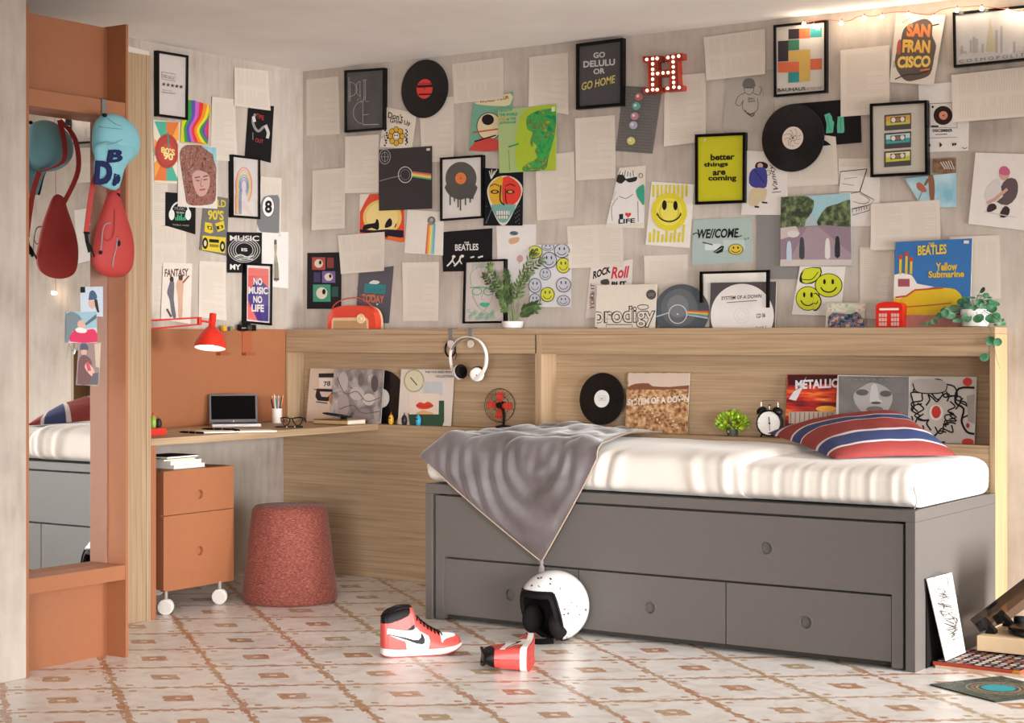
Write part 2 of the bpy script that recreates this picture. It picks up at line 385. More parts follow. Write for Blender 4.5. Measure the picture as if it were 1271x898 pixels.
    def smile(s, x, y, r, face, ink='#1b1712', ry=None, lw=.09):
        ry = ry or r; s.disc(x, y, r, ry, ink); s.disc(x, y, r*(1-lw), ry*(1-lw), face)
        s.disc(x - r*.3, y - ry*.3, r*.1, ry*.22, ink, 14); s.disc(x + r*.3, y - ry*.3, r*.1, ry*.22, ink, 14)
        s.ring(x, y, r*.62, ry*.62, r*.09, ink, 18, 15, 165); return s
# ================================================================== room shell
CZ = 2.493
struct('floor', B(-.1, 7.5, -7.6, .1, -.1, 0, floorm))
struct('wall_back', B(-.1, 7.5, 0, .12, 0, CZ + .3, wallm))
struct('wall_left', B(-.12, 0, -7.6, 0, 0, CZ + .3, wallm))
struct('ceiling', B(-.12, 7.5, -7.6, .12, CZ, CZ + .1, ceilm))
struct('wall_partition', B(.001, 1.128, -6.6, -2.756, .001, CZ - .001, wallm))
# ================================================================== wardrobe column
t = thing('wardrobe', 'tall oak wardrobe side rising beside the desk, behind the terracotta mirror cabinet', 'wardrobe', (.3, -1.9, 0))
link('cabinet_side', B(.002, .6, -1.676, -1.650, .0, 2.297, oak_z), t, bevel=.0015)
link('cabinet_side', B(.002, .6, -2.27, -2.244, .0, 2.297, oak_z), t, bevel=.0015)
m = B(.002, .58, -2.243, -1.677, 2.27, 2.297, oak_z); m.box(.002, .58, -2.243, -1.677, .05, .075, oak_z); m.box(.002, .014, -2.243, -1.677, .075, 2.27, oak_z)
link('shelf_board', m, t)
link('door', B(.581, .5995, -2.243, -1.677, .001, 2.296, oak_z), t, bevel=.0015)
# ================================================================== mirror cabinet
fx, bx_ = 1.128, 1.036
y0, y1 = -2.755, -2.287
t = thing('mirror_cabinet', 'terracotta hall cabinet with tall mirror and two cross shelves by the pale partition', 'cabinet', (1.08, -2.52, 0))
link('side_panel', B(bx_ - .02, fx, y0, y0 + .012, 0, 2.277, terra), t, bevel=.001)
link('side_panel', B(bx_ - .02, fx, y1 - .012, y1, 0, 2.277, terra), t, bevel=.001)
link('back_panel', B(bx_ - .02, bx_ - .004, y0 + .012, y1 - .012, 0, 2.272, terra), t)
link('shelf', B(bx_ - .003, fx - .002, y0 + .0125, y1 - .0125, 1.936, 1.994, terra), t, bevel=.001)
link('shelf', B(bx_ - .003, fx - .002, y0 + .0125, y1 - .0125, .281, .334, terra), t, bevel=.001)
link('mirror', B(bx_ - .0035, bx_, y0 + .014, y1 - .014, .3345, 1.9355, mirrorm), t)
# ================================================================== oak wall unit with two niches
YS = -.15
t = thing('wall_shelf_unit', 'long low oak shelf unit with two open niches along the back wall', 'shelf unit', (1.8, -.075, 0))
S = lambda *a: B(*a)
link('top_board', S(.0025, 3.589, YS, -.001, 1.165, 1.191, oak_x), t, bevel=.001)
link('front_rail', S(.0185, 1.497, YS, YS + .02, 1.078, 1.1645, oak_x), t, bevel=.001)
link('front_rail', S(1.524, 3.571, YS, YS + .02, 1.078, 1.1645, oak_x), t, bevel=.001)
link('niche_ceiling', S(.03, 1.488, YS + .021, -.024, 1.079, 1.095, oak_x), t)
link('niche_ceiling', S(1.524, 3.57, YS + .021, -.024, 1.079, 1.095, oak_x), t)
link('niche_back', S(.03, 3.57, -.0235, -.0015, .3, 1.16, oak_x), t)
link('upright', S(.0185, .0295, YS, -.024, .735, 1.078, oak_z), t, bevel=.001)
link('upright', S(1.4895, 1.506, YS, -.024, .735, 1.1645, oak_z), t, bevel=.001)
link('upright', S(1.5065, 1.5235, YS, -.024, .735, 1.1645, oak_z), t, bevel=.001)
link('niche_floor', S(.03, 3.565, YS + .001, -.024, .715, .734, oak_x), t, bevel=.001)
link('lower_panel', S(.0025, 1.5, YS, YS + .02, 0.001, .7345, oak_x), t)
link('lower_panel', S(1.501, 3.5695, YS, YS + .02, 0.001, .7345, oak_x), t)
link('end_panel', S(3.571, 3.589, YS, -.001, 0, 1.1645, oak_end), t, bevel=.001)
link('edge_strip', S(3.5692, 3.5895, YS - .0015, YS, 0.55, 1.1655, oak_z), t)
link('edge_strip', S(.0185, .0295, YS - .001, YS, .735, 1.078, oak_end), t)
# ================================================================== desk
t = thing('desk', 'oak wall desk with terracotta back board and side panel, laptop on top', 'desk', (.3, -.9, 0))
link('desk_top', S(.0025, .6, -1.649, YS - .002, .7085, .7385, oak_y), t, bevel=.0015)
link('side_panel', S(.3, .6, -1.649, -1.622, 0, .708, terra), t, bevel=.001)
link('back_board', S(.0015, .018, -1.649, YS - .002, .739, 1.191, terra), t, bevel=.001)
# ================================================================== pedestal on castors
FX = .53
def yz(x, y, X=FX): p = atx(x, y, X); return p.y, p.z
pl = yz(203, 740); pr = yz(290, 720); z0 = .092; z1 = yz(290, 578)[1]; ya, yb = pl[0], pr[0]
t = thing('drawer_pedestal', 'small terracotta drawer pedestal on white castors under the desk', 'drawer cabinet', (.32, (ya+yb)/2, 0))
link('carcass', S(.08, FX - .02, ya + .002, yb, z0 + .006, z1, terra), t, bevel=.0015)
def drawer(y_0, y_1, z_0, z_1, x, yc, zc, mat, par, r=.023, axis='x'):
    """front with a round cut finger hole: plate built as polar fan around the hole"""
    m = MB()
    def P(a, b, d): return V((x - d, a, b)) if axis == 'x' else V((a, x + d, b))
    angs = [2*pi*i/48 for i in range(48)]; cor = {}
    for cy, cz in ((y_0, z_0), (y_0, z_1), (y_1, z_0), (y_1, z_1)):
        an = atan2(cz - zc, cy - yc) % (2*pi); angs = [t_ for t_ in angs if abs(t_ - an) > 1e-3]; cor[an] = (cy, cz); angs.append(an)
    angs.sort(); n = len(angs); ring = []; outer = []
    for t_ in angs:
        c, s_ = cos(t_), sin(t_); ring.append((yc + r*c, zc + r*s_))
        if t_ in cor: outer.append(list(cor[t_])); continue
        k = min(((y_1-yc)/c if c > 1e-9 else (y_0-yc)/c if c < -1e-9 else 1e9), ((z_1-zc)/s_ if s_ > 1e-9 else (z_0-zc)/s_ if s_ < -1e-9 else 1e9))
        outer.append([yc + c*k, zc + s_*k])
    T = .018
    m.add([P(*p, 0) for p in ring] + [P(*p, 0) for p in outer], [(i, (i+1) % n, n+(i+1) % n, n+i) for i in range(n)], mat)
    m.add([P(*p, 0) for p in ring] + [P(*p, T) for p in ring], [(i, (i+1) % n, n+(i+1) % n, n+i) for i in range(n)], mat)
    m.add([P(*p, 0) for p in outer] + [P(*p, T) for p in outer], [(i, (i+1) % n, n+(i+1) % n, n+i) for i in range(n)], mat)
    m.add([P(*p, T) for p in outer], [tuple(range(n))], mat)
    d = link('drawer', m, par)
    # the recessed finger pull ring inside the hole
    a = (-1, 0, 0) if axis == 'x' else (0, 1, 0)
    q = MB(); q.lathe([(r*1.0, .0), (r*.97, -.0012), (r*.84, -.0010), (r*.80, .004), (r*.80, .015), (0.0001, .015)], P(yc, zc, .0005), a, mat, 36, False)
    h = link('finger_pull', q, d, smooth=True, angle=30)
    return d
hc1 = yz(248, 614); hc2 = yz(248, 684); zm = yz(203, 641)[1]; zm2 = yz(203, 645)[1]
drawer(ya, yb, zm + .001, z1 - .001, FX, hc1[0], hc1[1], terra, t)
drawer(ya, yb, z0, zm - .003, FX, hc2[0], hc2[1], terra, t)
cst_mat = flat('#d9d2ca', .35); cst_d = flat('#9a928c', .4)
def castor(x, y, par):
    ax = V((.62, -.78, 0)); R_ = .033
    for q, nm in ((-.012, 'wheel'), (.012, 'wheel')):
        m = MB(); m.lathe([(.006, -.006), (R_*.80, -.009), (R_*.92, -.008), (R_, -.004), (R_, .004), (R_*.92, .008), (R_*.80, .009), (.006, .006)], V((x, y, R_)) + ax*q, ax, cst_mat, 32)
        c = link(nm, m, par, smooth=True, angle=30)
        k = MB(); k.lathe([(R_*.78, .0092), (R_*.74, .0102), (.0001, .0104)], V((x, y, R_)) + ax*q, ax, flat('#cbc3bc', .5), 28); link('hub_cap', k, c, smooth=True, angle=30)
    k = MB(); k.cyl((x, y, R_), (x, y, z0 + .006), .008, cst_d); k.obox(V((x, y, R_ + .012)), ax*.004, V((.78, .62, 0))*.016, V((0, 0, .018)), cst_mat); link('fork', k, par)
ca, cb = atz(208, 765, 0), atz(275, 751.5, 0)
for x, y in ((ca.x - .03, ca.y + .02), (cb.x - .03, cb.y + .02), (.12, ya + .05), (.12, yb - .05)): castor(x, y, t)
# ================================================================== pouf
fab = noisy('russet_woven_wool', [(.3, '#5f2b22'), (.5, '#803e33'), (.68, '#a56353')], (45, 45, 190), 2.0, 5, .85, 0, .6, bdist=.002, sheen=.1)
pc = atz(358.5, 755, 0) + FW*.205 - RT*.022; m = MB()
m.lathe([(.192, 0), (.204, .005), (.2085, .018), (.2045, .05), (.191, .17), (.177, .29), (.1655, .385), (.160, .405), (.150, .417), (.08, .4235), (.0001, .425)], pc, (0, 0, 1), fab, 64)
t = thing('pouf', 'round tapered russet wool pouf on the floor in front of the desk', 'pouf', pc)
link('body', m, t, smooth=True, angle=60)
k = MB(); ringp = [pc + V((.1625*cos(a), .1625*sin(a), .4))  for a in [2*pi*i/60 for i in range(60)]]; k.tube(ringp, .0022, fab, 6, True); link('piping', k, t, smooth=True)
# ================================================================== bed
YB = -1.004; X0, X1 = 1.509, 3.592; ZT = .554
t = thing('bed_frame', 'grey lacquered day bed frame with drawers beneath the mattress', 'bed', ((X0+X1)/2, (YB-.155)/2, 0))
link('end_panel', S(X0, X0 + .033, YB, YS - .003, 0, ZT - .039, greyl), t, bevel=.001)
link('end_panel', S(X1 - .035, X1, YB, YS - .003, 0, ZT - .0385, greyl), t, bevel=.001)
link('top_board', S(X0, X1, YB, YS - .003, ZT - .038, ZT, greyl), t, bevel=.001)
link('stile', S(1.5555, 1.598, YB + .004, YB + .4, .008, .508, greyl), t, bevel=.001)
link('stile', S(3.505, 3.545, YB + .004, YB + .4, .008, .508, greyl), t, bevel=.001)
link('carcass', S(1.5985, 3.5045, YB + .03, YS - .02, .01, .512, flat('#3a3532', .7)), t)
hole = lambda a, b: (aty(a, b, YB).x, aty(a, b, YB).z)
hx, hz = hole(950.5, 681); link_u = drawer(1.5575, 3.543, .262, .507, YB + .0035, hx, hz, greyl, t, .0265, 'y')
for xa, xb, a, b in ((1.6, 2.233, 631.5, 739), (2.2375, 2.865, 805.5, 755), (2.8695, 3.5025, 999, 773.5)):
    hx, hz = hole(a, b); drawer(xa, xb, .028, .2535, YB + .007, hx, hz, greyl, t, .0265, 'y')
# --- mattress with fitted sheet
sheetm = noisy('ivory_cotton', [(.3, '#d9d0c6'), (.7, '#e6ddd4')], (1, 1, 1), 3, 3, .8, 0, .25, bdist=.002, sheen=.3)
def nz(x, y, z=0): return noise.noise(V((x, y, z)))
def mattress_pt(a, y, top, x0, x1, yf, yb, z0, rr, off, wr):
    pass
def soft_slab(name, x0, x1, yf, yb, z0, z1, mat, par=None, wr=.008, seed=0, nu=260, nv=110, endr=True, endl=True, freq=26, fronty=.0):
    """a stuffed slab: profile front-bottom, rounded front, top, rounded back; ends rounded"""
    m = MB(); H = z1 - z0; D = yb - yf
    def prof(v):
        # superellipse outline in (y,z), open at the bottom
        a = -pi*.5*.62 + v*(pi + pi*.62); c, s = -cos(a), sin(a)
        e = .38; yy = (abs(c)**e)*(1 if c > 0 else -1); zz = (abs(s)**e)*(1 if s > 0 else -1)
        return yy, zz
    def fn(u, v):
        x = x0 + (x1-x0)*u; yy, zz = prof(v)
        eL = 1; 
        r = .05
        def endk(d): return 1 if d > r else sqrt(max(0, 1 - ((r-d)/r)**2))
        k = (endk(x1-x) if endr else 1) * (endk(x-x0) if endl else 1)
        kz = .55 + .45*k; 
        y = (yf+yb)/2 + yy*D/2*(1 - .02*(1-k)); z = z0 + (zz*.5+.5)*H
        if zz > 0: z = z0 + H*.5 + zz*H*.5*kz
        # gathers on the front face
        front = max(0, -yy)**6
        ph_ = x*freq*pi + 9*nz(x*2.3, 0, seed) + zz*2.5*nz(x*2, 5, seed); g = (.75*sin(ph_) + .5*sin(ph_*1.73 + 2)) * max(0, .35 + 1.6*nz(x*3.1, 2, seed))
        amp = wr * front * (1 - .55*max(0, zz)) 
        y -= amp*g + .012*front*(1 - zz*zz)
        z += .006*nz(x*4, y*5, seed+3)*max(0, zz) + .004*g*front*max(0, zz)
        return V((x, y, z))
    m.grid(fn, nu, nv, mat)
    # end caps
    for u in ((0, 1) if par else ()):
        pts = [fn(u, j/nv) for j in range(nv+1)]; m.add(pts, [tuple(range(nv+1))], mat)
    return link(name, m, par, smooth=True, angle=75, solid=0 if par else .006)
t = thing('mattress', 'mattress under an ivory fitted sheet on the grey day bed', 'mattress', (2.55, -.58, ZT))
soft_slab('fitted_sheet', 1.525, 3.572, -.985, -.165, ZT - .001, ZT + .148, sheetm, t, .007, 3, freq=31)
k = MB(); k.tube(smoothpts([(3.5745 - .004, -.955, ZT + .003), (3.578, -.952, ZT+.03), (3.574, -.965, ZT + .07), (3.566, -.952, ZT + .105)], 6, False), .0022, flat('#8a7d70', .8), 6); link('seam', k, t, smooth=True)
d = soft_slab('duvet', 1.519, 2.935, -1.0, -.16, ZT + .0005, ZT + .172, sheetm, None, .012, 11, endl=True, freq=15)
tag(d, 'ivory duvet spread over the left and middle of the mattress', 'duvet')
# --- throw blanket, a square cloth lying cornerwise, one corner hanging down the front
velvet = noisy('grey_mauve_velvet', [(.3, '#554c4a'), (.5, '#655c5d'), (.7, '#746c6d')], (1, 1, 1), 7, 4, .55, .4, .3, bdist=.003, sheen=.55)
TZ = ZT + .176
def pr_pt(s):
    """surface of the made bed along the throw: s=0 back edge, grows to the front and down"""
    L1 = .72; R = .055
    if s < L1: 
        f = s/L1; return V((0, -.18 - .77*f + .02, TZ + .022*sin(pi*min(1, f*1.05))*.6))
    a = (s-L1)/R
    if a < pi/2: return V((0, -.93 - .093*sin(a), TZ - .055*(1-cos(a))))
    return V((0, -1.0235, TZ - .055 - (s - L1 - R*pi/2)))
tipx, tipz = aty(672, 697, -1.035).x, aty(672, 697, -1.035).z
TS = .72 + .055*pi/2 + (TZ - .055 - tipz)
xl0 = 1.50; xr0 = aty(795, 540, -.35).x
def xlim(s):
    f = s/TS
    sl = .80  # where the left edge leaves the corner
    if s < sl: xl = xl0 + .10*max(0, (1 - s/.55))**2
    else: q = (s-sl)/(TS-sl); xl = xl0 + (tipx-xl0)*(q**1.12)
    q = s/TS
    xe = aty(741, 598, -1.03).x
    if s < .25: xr = xr0 + .02*sin(s*9)
    elif s < .8: xr = xr0 + .015 + (xe - xr0 - .015)*((s-.25)/.55)
    else: xr = xe + (tipx + .004 - xe)*((s-.8)/(TS-.8))**1.06
    return xl, xr
def throwp(u, v, lift=0):
    s = v*TS; xl, xr = xlim(s); x = xl + (xr-xl)*u; p = pr_pt(s); p.x = x
    hang = max(0, min(1, (s-.74)/.12)); topk = 1 - hang
    edge = min(1, min(u, 1-u)*9)
    # heaped folds on top
    n1 = nz(x*7, s*7, 1.3); n2 = nz(x*15, s*13, 8.1)
    p.z += topk*(.014 + .020*abs(n1)*2*edge + .009*n2*edge + .03*max(0, nz(x*4+2, s*4, 3))*edge)
    # hanging swags
    cx = tipx - .02; dx = (x-cx)/.9; dz = (s-.72)
    g = sqrt((dx*1.15)**2 + (dz*.78)**2)
    w = sin(g*2*pi/.082 + 1.5*nz(x*5, s*4, 2))
    vert = sin(x*2*pi/.052 + 2.2*nz(x*6, 0, 9)) * max(0, 1 - dz/.2)
    fade = min(1, (1-v)*5)
    p.y -= hang*(.012 + (.011 + .008*w)*fade*edge + .008*vert*fade*edge*max(0, 1-dz/.3)) 
    p.y += 0
    if s > .6: p.y = min(p.y, -.9) if s > .8 else p.y
    p.y -= lift*hang; p.z += lift*topk
    # left end of cloth droops over the mattress end
    if u < .12: p.z -= (1 - u/.12)**2*.045*min(1, s/.3 + .2)*topk
    return p
m = MB(); m.grid(throwp, 230, 260, velvet)
th = thing('throw_blanket', 'grey velvet throw lying cornerwise over the bed, one tasselled corner hanging in front', 'blanket', (2.0, -.6, TZ))
link('cloth', m, th, smooth=True, angle=180, solid=.004)
pipe = flat('#b59c88', .6)
k = MB(); k.tube([throwp(1, i/90, .003) for i in range(91)], .0028, pipe, 6); k.tube([throwp(0, i/90, .003) for i in range(63, 91)], .0028, pipe, 6); link('piping', k, th, smooth=True)
tip = throwp(.5, 1); k = MB(); tas = flat('#83797a', .8)
k.lathe([(.002, 0), (.007, .003), (.009, .010), (.006, .018), (.0075, .022), (.011, .035), (.0125, .052), (.010, .056), (.0001, .054)], tip + V((0, -.002, .006)), (0, 0, -1), tas, 18); 
for i in range(12):
    a = 2*pi*i/12; k.tube([tip + V((.0085*cos(a), .0085*sin(a) - .002, -.018)), tip + V((.0125*cos(a), .0125*sin(a) - .002, -.05))], .0016, tas, 5)
link('tassel', k, th, smooth=True)
# --- striped pillow
rp = flat('#933733', .75, bump=.2, bscale=500); bp_ = flat('#34406e', .75, bump=.2, bscale=500); wp = flat('#d9cfd0', .75, bump=.2, bscale=500)
ZB = ZT + .148
def P3(x, y, z): return atz(x, y, z)
A_ = P3(952, 538, .761); D_ = P3(1036, 570, ZB + .006); C_ = P3(1188, 566, ZB + .006); B_ = V((0, 0, 0))
B_ = aty(1116, 511, -.215)
stripes = [(0, .10, rp), (.10, .125, wp), (.125, .27, bp_), (.27, .295, wp), (.295, .53, rp), (.53, .55, wp), (.55, .655, bp_), (.655, .675, wp), (.675, .86, rp), (.86, .885, wp), (.885, .96, bp_), (.96, 1.01, rp)]
def stripe(v):
    for a, b, c in stripes:
        if a <= v < b: return c
    return rp
def pil(sg):
    def fn(u, v):
        # pinched corners, full middle
        uu = 2*u-1; vv = 2*v-1
        pu = uu*(1 - .10*(1-abs(vv)**2)*abs(uu)**3*0) ; 
        u2 = .5 + .5*uu*(1 - .07*(1 - abs(vv))**1*abs(uu)**4); v2 = .5 + .5*vv*(1 - .07*(1 - abs(uu))*abs(vv)**4)
        p = (A_*(1-u2) + B_*u2)*v2 + (D_*(1-u2) + C_*u2)*(1-v2)
        n = (C_-D_).cross(A_-D_).normalized()
        h = ((1-abs(uu)**2.6)*(1-abs(vv)**2.6))**.55
        amp = .072 if sg > 0 else .010
        w = .006*nz(u*6, v*5, 4) + .005*sin(v*40 + 6*nz(u*3, v*3, 2))*max(0, abs(uu)-.5)*2*(1-abs(uu))*3
        return p + n*sg*(h*amp + (w*h if sg > 0 else 0))
    return fn
m = MB()
for sg in (1, -1): m.grid(pil(sg), 90, 90, rp, mfn=lambda u, v: stripe(v))
o = link('pillow', m, None, smooth=True, angle=70)
tag(o, 'red pillow with blue and white stripes lying on the right end of the bed', 'pillow')
# ================================================================== things pinned on the walls
NW = {'L': V((1, 0, 0)), 'B': V((0, -1, 0))}
GP = 'loose book pages pinned on the walls'
def sheet(mb, q, N, mat, curl, th=.0007, n=8):
    """thin sheet between four corners (TL,TR,BR,BL) with gently lifted corners"""
    def fn(u, v, o):
        p = (q[0]*(1-u) + q[1]*u)*(1-v) + (q[3]*(1-u) + q[2]*u)*v
        c = curl[0]*max(0, 1-u-v*1.2)**2 + curl[1]*max(0, u-v*1.2)**2 + curl[2]*max(0, u+v-1.0)**2 + curl[3]*max(0, v-u)**2
        return p + N*(c + o)
    vs = []; uv = []; W = n+1
    for o in (th, 0):
        for j in range(W):
            for i in range(W): vs.append(fn(i/n, j/n, o)); uv.append((i/n, 1-j/n))
    fs = []
    for j in range(n):
        for i in range(n):
            a = j*W+i; fs.append((a, a+1, a+W+1, a+W)); b = a + W*W; fs.append((b, b+W, b+W+1, b+1))
    bd = [i for i in range(W)] + [j*W+n for j in range(1, W)] + [n*W+i for i in range(n-1, -1, -1)] + [j*W for j in range(n-1, 0, -1)]
    for k in range(len(bd)): a, b = bd[k], bd[(k+1) % len(bd)]; fs.append((a, b, b+W*W, a+W*W))
    mb.add(vs, fs, mat, uv)
def page(wall, c, q, order, label, mat=None, curl=None, name='book_page', cat='page', group=GP):
    N = NW[wall]; P0 = N*(.0003 + .0028*order); m = MB()
    c3 = [hit(*px(c, *p), P0, N) for p in q]
    if curl is None: curl = [random.choice((0, 0, .008)), random.choice((0, .006)), random.choice((.004, .014)), random.choice((0, .010))]
    sheet(m, c3, N, mat or pageH, curl)
    return tag(link(name, m, None, smooth=True, angle=50), label, cat, group)
def print_(wall, c, q, order, label, base, art=None, name='poster', cat='poster', group=None, th=.0009, P0=None, N=None):
    N = N or NW[wall]; P0 = P0 if P0 is not None else N*(.0003 + .0028*order); m = MB()
    bm_ = flat(base) if isinstance(base, str) else base
    pts = [hit(*px(c, *p), P0, N) for p in q]
    m.add(pts, [tuple(range(len(pts)))[::-1]], bm_); f = [p + N*th for p in pts]
    m.add(f, [tuple(range(len(pts)))], bm_, [(0, 1), (1, 1), (1, 0), (0, 0)] + [(0, 0)]*(len(pts)-4))
    m.add(pts + f, [(i, (i+1) % len(pts), len(pts)+(i+1) % len(pts), len(pts)+i) for i in range(len(pts))], bm_)
    a = Art(c, P0 + N*th, N, m).within(f)
    if art: art(a)
    return tag(link(name, m, None), label, cat, group)
def framed(wall, c, q, label, base, art=None, w=.011, depth=.024, group='black framed prints on the walls', P0=None, N=None, gl=True, name='framed_print'):
    """q: outer corners of the frame's front"""
    N = N or NW[wall]; P0 = P0 if P0 is not None else N*.0012; Pf = P0 + N*depth
    o = [hit(*px(c, *p), Pf, N) for p in q]
    W = ((o[1]-o[0]).length + (o[2]-o[3]).length)/2; H = ((o[3]-o[0]).length + (o[2]-o[1]).length)/2
    def bl(u, v): return (o[0]*(1-u) + o[1]*u)*(1-v) + (o[3]*(1-u) + o[2]*u)*v
    a, b = w/W, w/H; i_ = [bl(a, b), bl(1-a, b), bl(1-a, 1-b), bl(a, 1-b)]
    cen = (o[0]+o[1]+o[2]+o[3])/4; base_pt = (o[2]+o[3])/2 - N*depth
    t = thing(name, label, 'picture frame', base_pt, group)
    m = MB(); bk = blacks
    rec = .009
    ob = [p - N*depth for p in o]; ii = [p - N*rec for p in i_]
    m.add(o + i_, [(k, (k+1) % 4, 4+(k+1) % 4, 4+k) for k in range(4)], bk)
    m.add(o + ob, [(k, (k+1) % 4, 4+(k+1) % 4, 4+k) for k in range(4)], bk)
    m.add(i_ + ii, [(k, (k+1) % 4, 4+(k+1) % 4, 4+k) for k in range(4)], bk)
    m.add(ob, [(0, 1, 2, 3)], bk)
    link('frame', m, t)
    m = MB(); bm_ = flat(base) if isinstance(base, str) else base
    e = .002; 
    m.add(ii, [(0, 1, 2, 3)], bm_, [(0, 1), (1, 1), (1, 0), (0, 0)])
    A = Art(c, Pf - N*rec, N, m).within(ii)
    if art: art(A)
    link('print', m, t)
    if gl:
        m = MB(); g0 = [p - N*.0035 for p in i_]; g1 = [p - N*.0015 for p in i_]
        m.add(g1, [(0, 1, 2, 3)], clear); link('glass_pane', m, t)
    return t
PAP = '#d8ccbf'
# photo-like tones for prints that are pictures rather than graphics
curls = noisy('print_auburn_curls', [(.32, '#33201f'), (.42, '#7c463a'), (.50, '#a8705c'), (.58, '#6b4a50'), (.70, '#c9a194')], (1, 1, 1), 34, 8, .6, 3)
skyp = noisy('print_sky', [(.35, '#7fb4c8'), (.6, '#bcd6dd'), (.75, '#eee9e4')], (1, 1, 1), 9, 4)
treep = noisy('print_foliage', [(.35, '#283022'), (.5, '#4d5c3c'), (.65, '#7e8a62')], (1, 1, 1), 45, 6)
greenp = noisy('print_green_tree', [(.36, '#0e7a4b'), (.48, '#39a84b'), (.56, '#5a6a3e'), (.68, '#9cc53a')], (1, 1, 1), 16, 6, .5, 1.5)
desert = noisy('print_dry_hill', [(.3, '#5a3420'), (.42, '#9a6a44'), (.55, '#c6986c'), (.7, '#dcb88e')], (1, 1, 1), 55, 7)
sunset = noisy('print_red_dusk', [(.35, '#5b0f10'), (.5, '#a81e18'), (.62, '#d84420'), (.75, '#e9a03c')], (.5, .5, 3), 16, 5)
greyph = noisy('print_grey_photo', [(.3, '#5d5354'), (.5, '#8e8482'), (.7, '#c1b6ae')], (1, 1, 1), 13, 5, .6, 1)
darkph = noisy('print_dim_portrait', [(.3, '#585453'), (.6, '#7b7674')], (1, 1, 1), 9, 4)
skinp = '#c79a86'
# ---------------------------------------------------------------- left wall
page('L', 0, [(158, 57), (185, 64), (185, 120), (158, 117)], 0, 'page on the left wall half hidden by the top of the oak wardrobe', curl=[0, 0, 0, 0])
def a(A):
    A.c = 20; A.line([(185, 352), (335, 378), (335, 458), (185, 432), (185, 352)], 5, '#2a2624'); A.text('DELULU', (192, 415), (322, 440), 36, '#2a2624', .01)
    for i in range(5): A.star(208 + i*48, 490 + i*7.5, 26, '#161313')
    A.text('(this is our', (192, 562), (300, 578), 18, '#3a3634'); A.text('delulu solulu)', (188, 588), (330, 606), 20, '#2a2624')
framed('L', 2, [(160, 101), (333, 130), (330, 490), (161, 468)], 'black frame with five stars under the word DELULU on white', '#d6cbc6', a)
def a(A):
    cs = ['#e8d21e', '#f08a1c', '#3d9a3e', '#5a4aa8', '#c46fc8', '#e03a34']
    # wavy rainbow bands
    for i, cc in enumerate(['#d8d020', '#2f9444', '#5750a8', '#c75fc0', '#df3030', '#ee8a1e', '#e9d52a', '#2f9444', '#5750a8', '#d3367a', '#df3030']):
        d = i*23
        pts = [(300 + d*1.0, 372 + d*.2), (310 + d*.8, 470), (292 + d*.62, 530 + d*.1), (292 + d*.8, 612)]
        pts = [(max(292, min(447, x)), y) for x, y in pts]
        nx = [(450, 612 + 18), (450, 408), ]
        L = smoothpts([(p[0], p[1]) for p in pts], 5, False)
        L = [(min(x, 446), min(y, 622)) for x, y in L]
        A.poly([tuple(p) for p in L] + [(438, 626), (450, 412), (min(448, 340+d*.5), 380)], cc)
print_('L', 2, [(300, 360), (455, 410), (437, 632), (287, 612)], 1, 'poster of wavy rainbow bands beside the star frame', '#ddd02a', a)
def a(A):
    for i in range(16):
        an0 = 2*pi*i/16; an1 = 2*pi*(i+1)/16; cc = ['#e2793a', '#f0a24a', '#e8ddc9', '#4fb09a'][i % 4]
        def edge(an):
            dx, dy = cos(an), sin(an); k = min((68/abs(dx) if abs(dx) > 1e-6 else 1e9), (165/abs(dy) if abs(dy) > 1e-6 else 1e9)); return (208 + dx*k, 664 + dy*k + dx*k*.04)
        A.poly([(208, 664), edge(an0), edge(an1)], cc)
    A.disc(210, 664, 66, 96, '#b6443a'); A.ring(210, 664, 58, 84, 3, '#8f2f2a'); A.disc(212, 668, 34, 50, '#c8504a')
    A.text('80\'S', (176, 672), (254, 690), 36, '#f0e08a', .03); A.text('90', (190, 708), (244, 718), 40, '#f4e49a', .04); A.line([(214, 560), (220, 640)], 7, '#2f8f86')
print_('L', 2, [(133, 488), (285, 502), (268, 846), (142, 835)], 1, 'retro sunray poster with a red record and 80\'s 90 lettering', '#e8d8bc', a)
page('L', 2, [(457, 360), (592, 375), (595, 722), (457, 712)], 0, 'page right of the rainbow band poster on the left wall')
page('L', 2, [(587, 196), (775, 216), (781, 438), (587, 410)], 2, 'page nearest the ceiling on the left wall, above the black poster', pageDV, [0, 0, .01, 0])
def a(A):
    A.text('TIME', (712, 478), (752, 492), 26, '#c23a34'); A.text('OUT', (705, 612), (748, 622), 22, '#c23a34')
    A.line([(705, 455), (690, 490), (700, 530), (722, 552), (748, 530), (772, 520)], 14, '#8e8c8b', 4); A.line([(693, 470), (700, 500)], 17, '#d8d4d0'); A.line([(760, 520), (776, 560), (770, 592)], 17, '#c8c4c0', 3); A.line([(690, 560), (690, 600)], 5, '#7c7a79')
print_('L', 2, [(666, 400), (808, 412), (790, 729), (646, 690)], 1, 'black poster with red lettering and a pale figure on the left wall', '#0f0e10', a)
page('L', 2, [(128, 668), (215, 674), (215, 1075), (128, 1085)], 0, 'page between the wardrobe edge and the curly-haired portrait', curl=[0, 0, 0, 0])
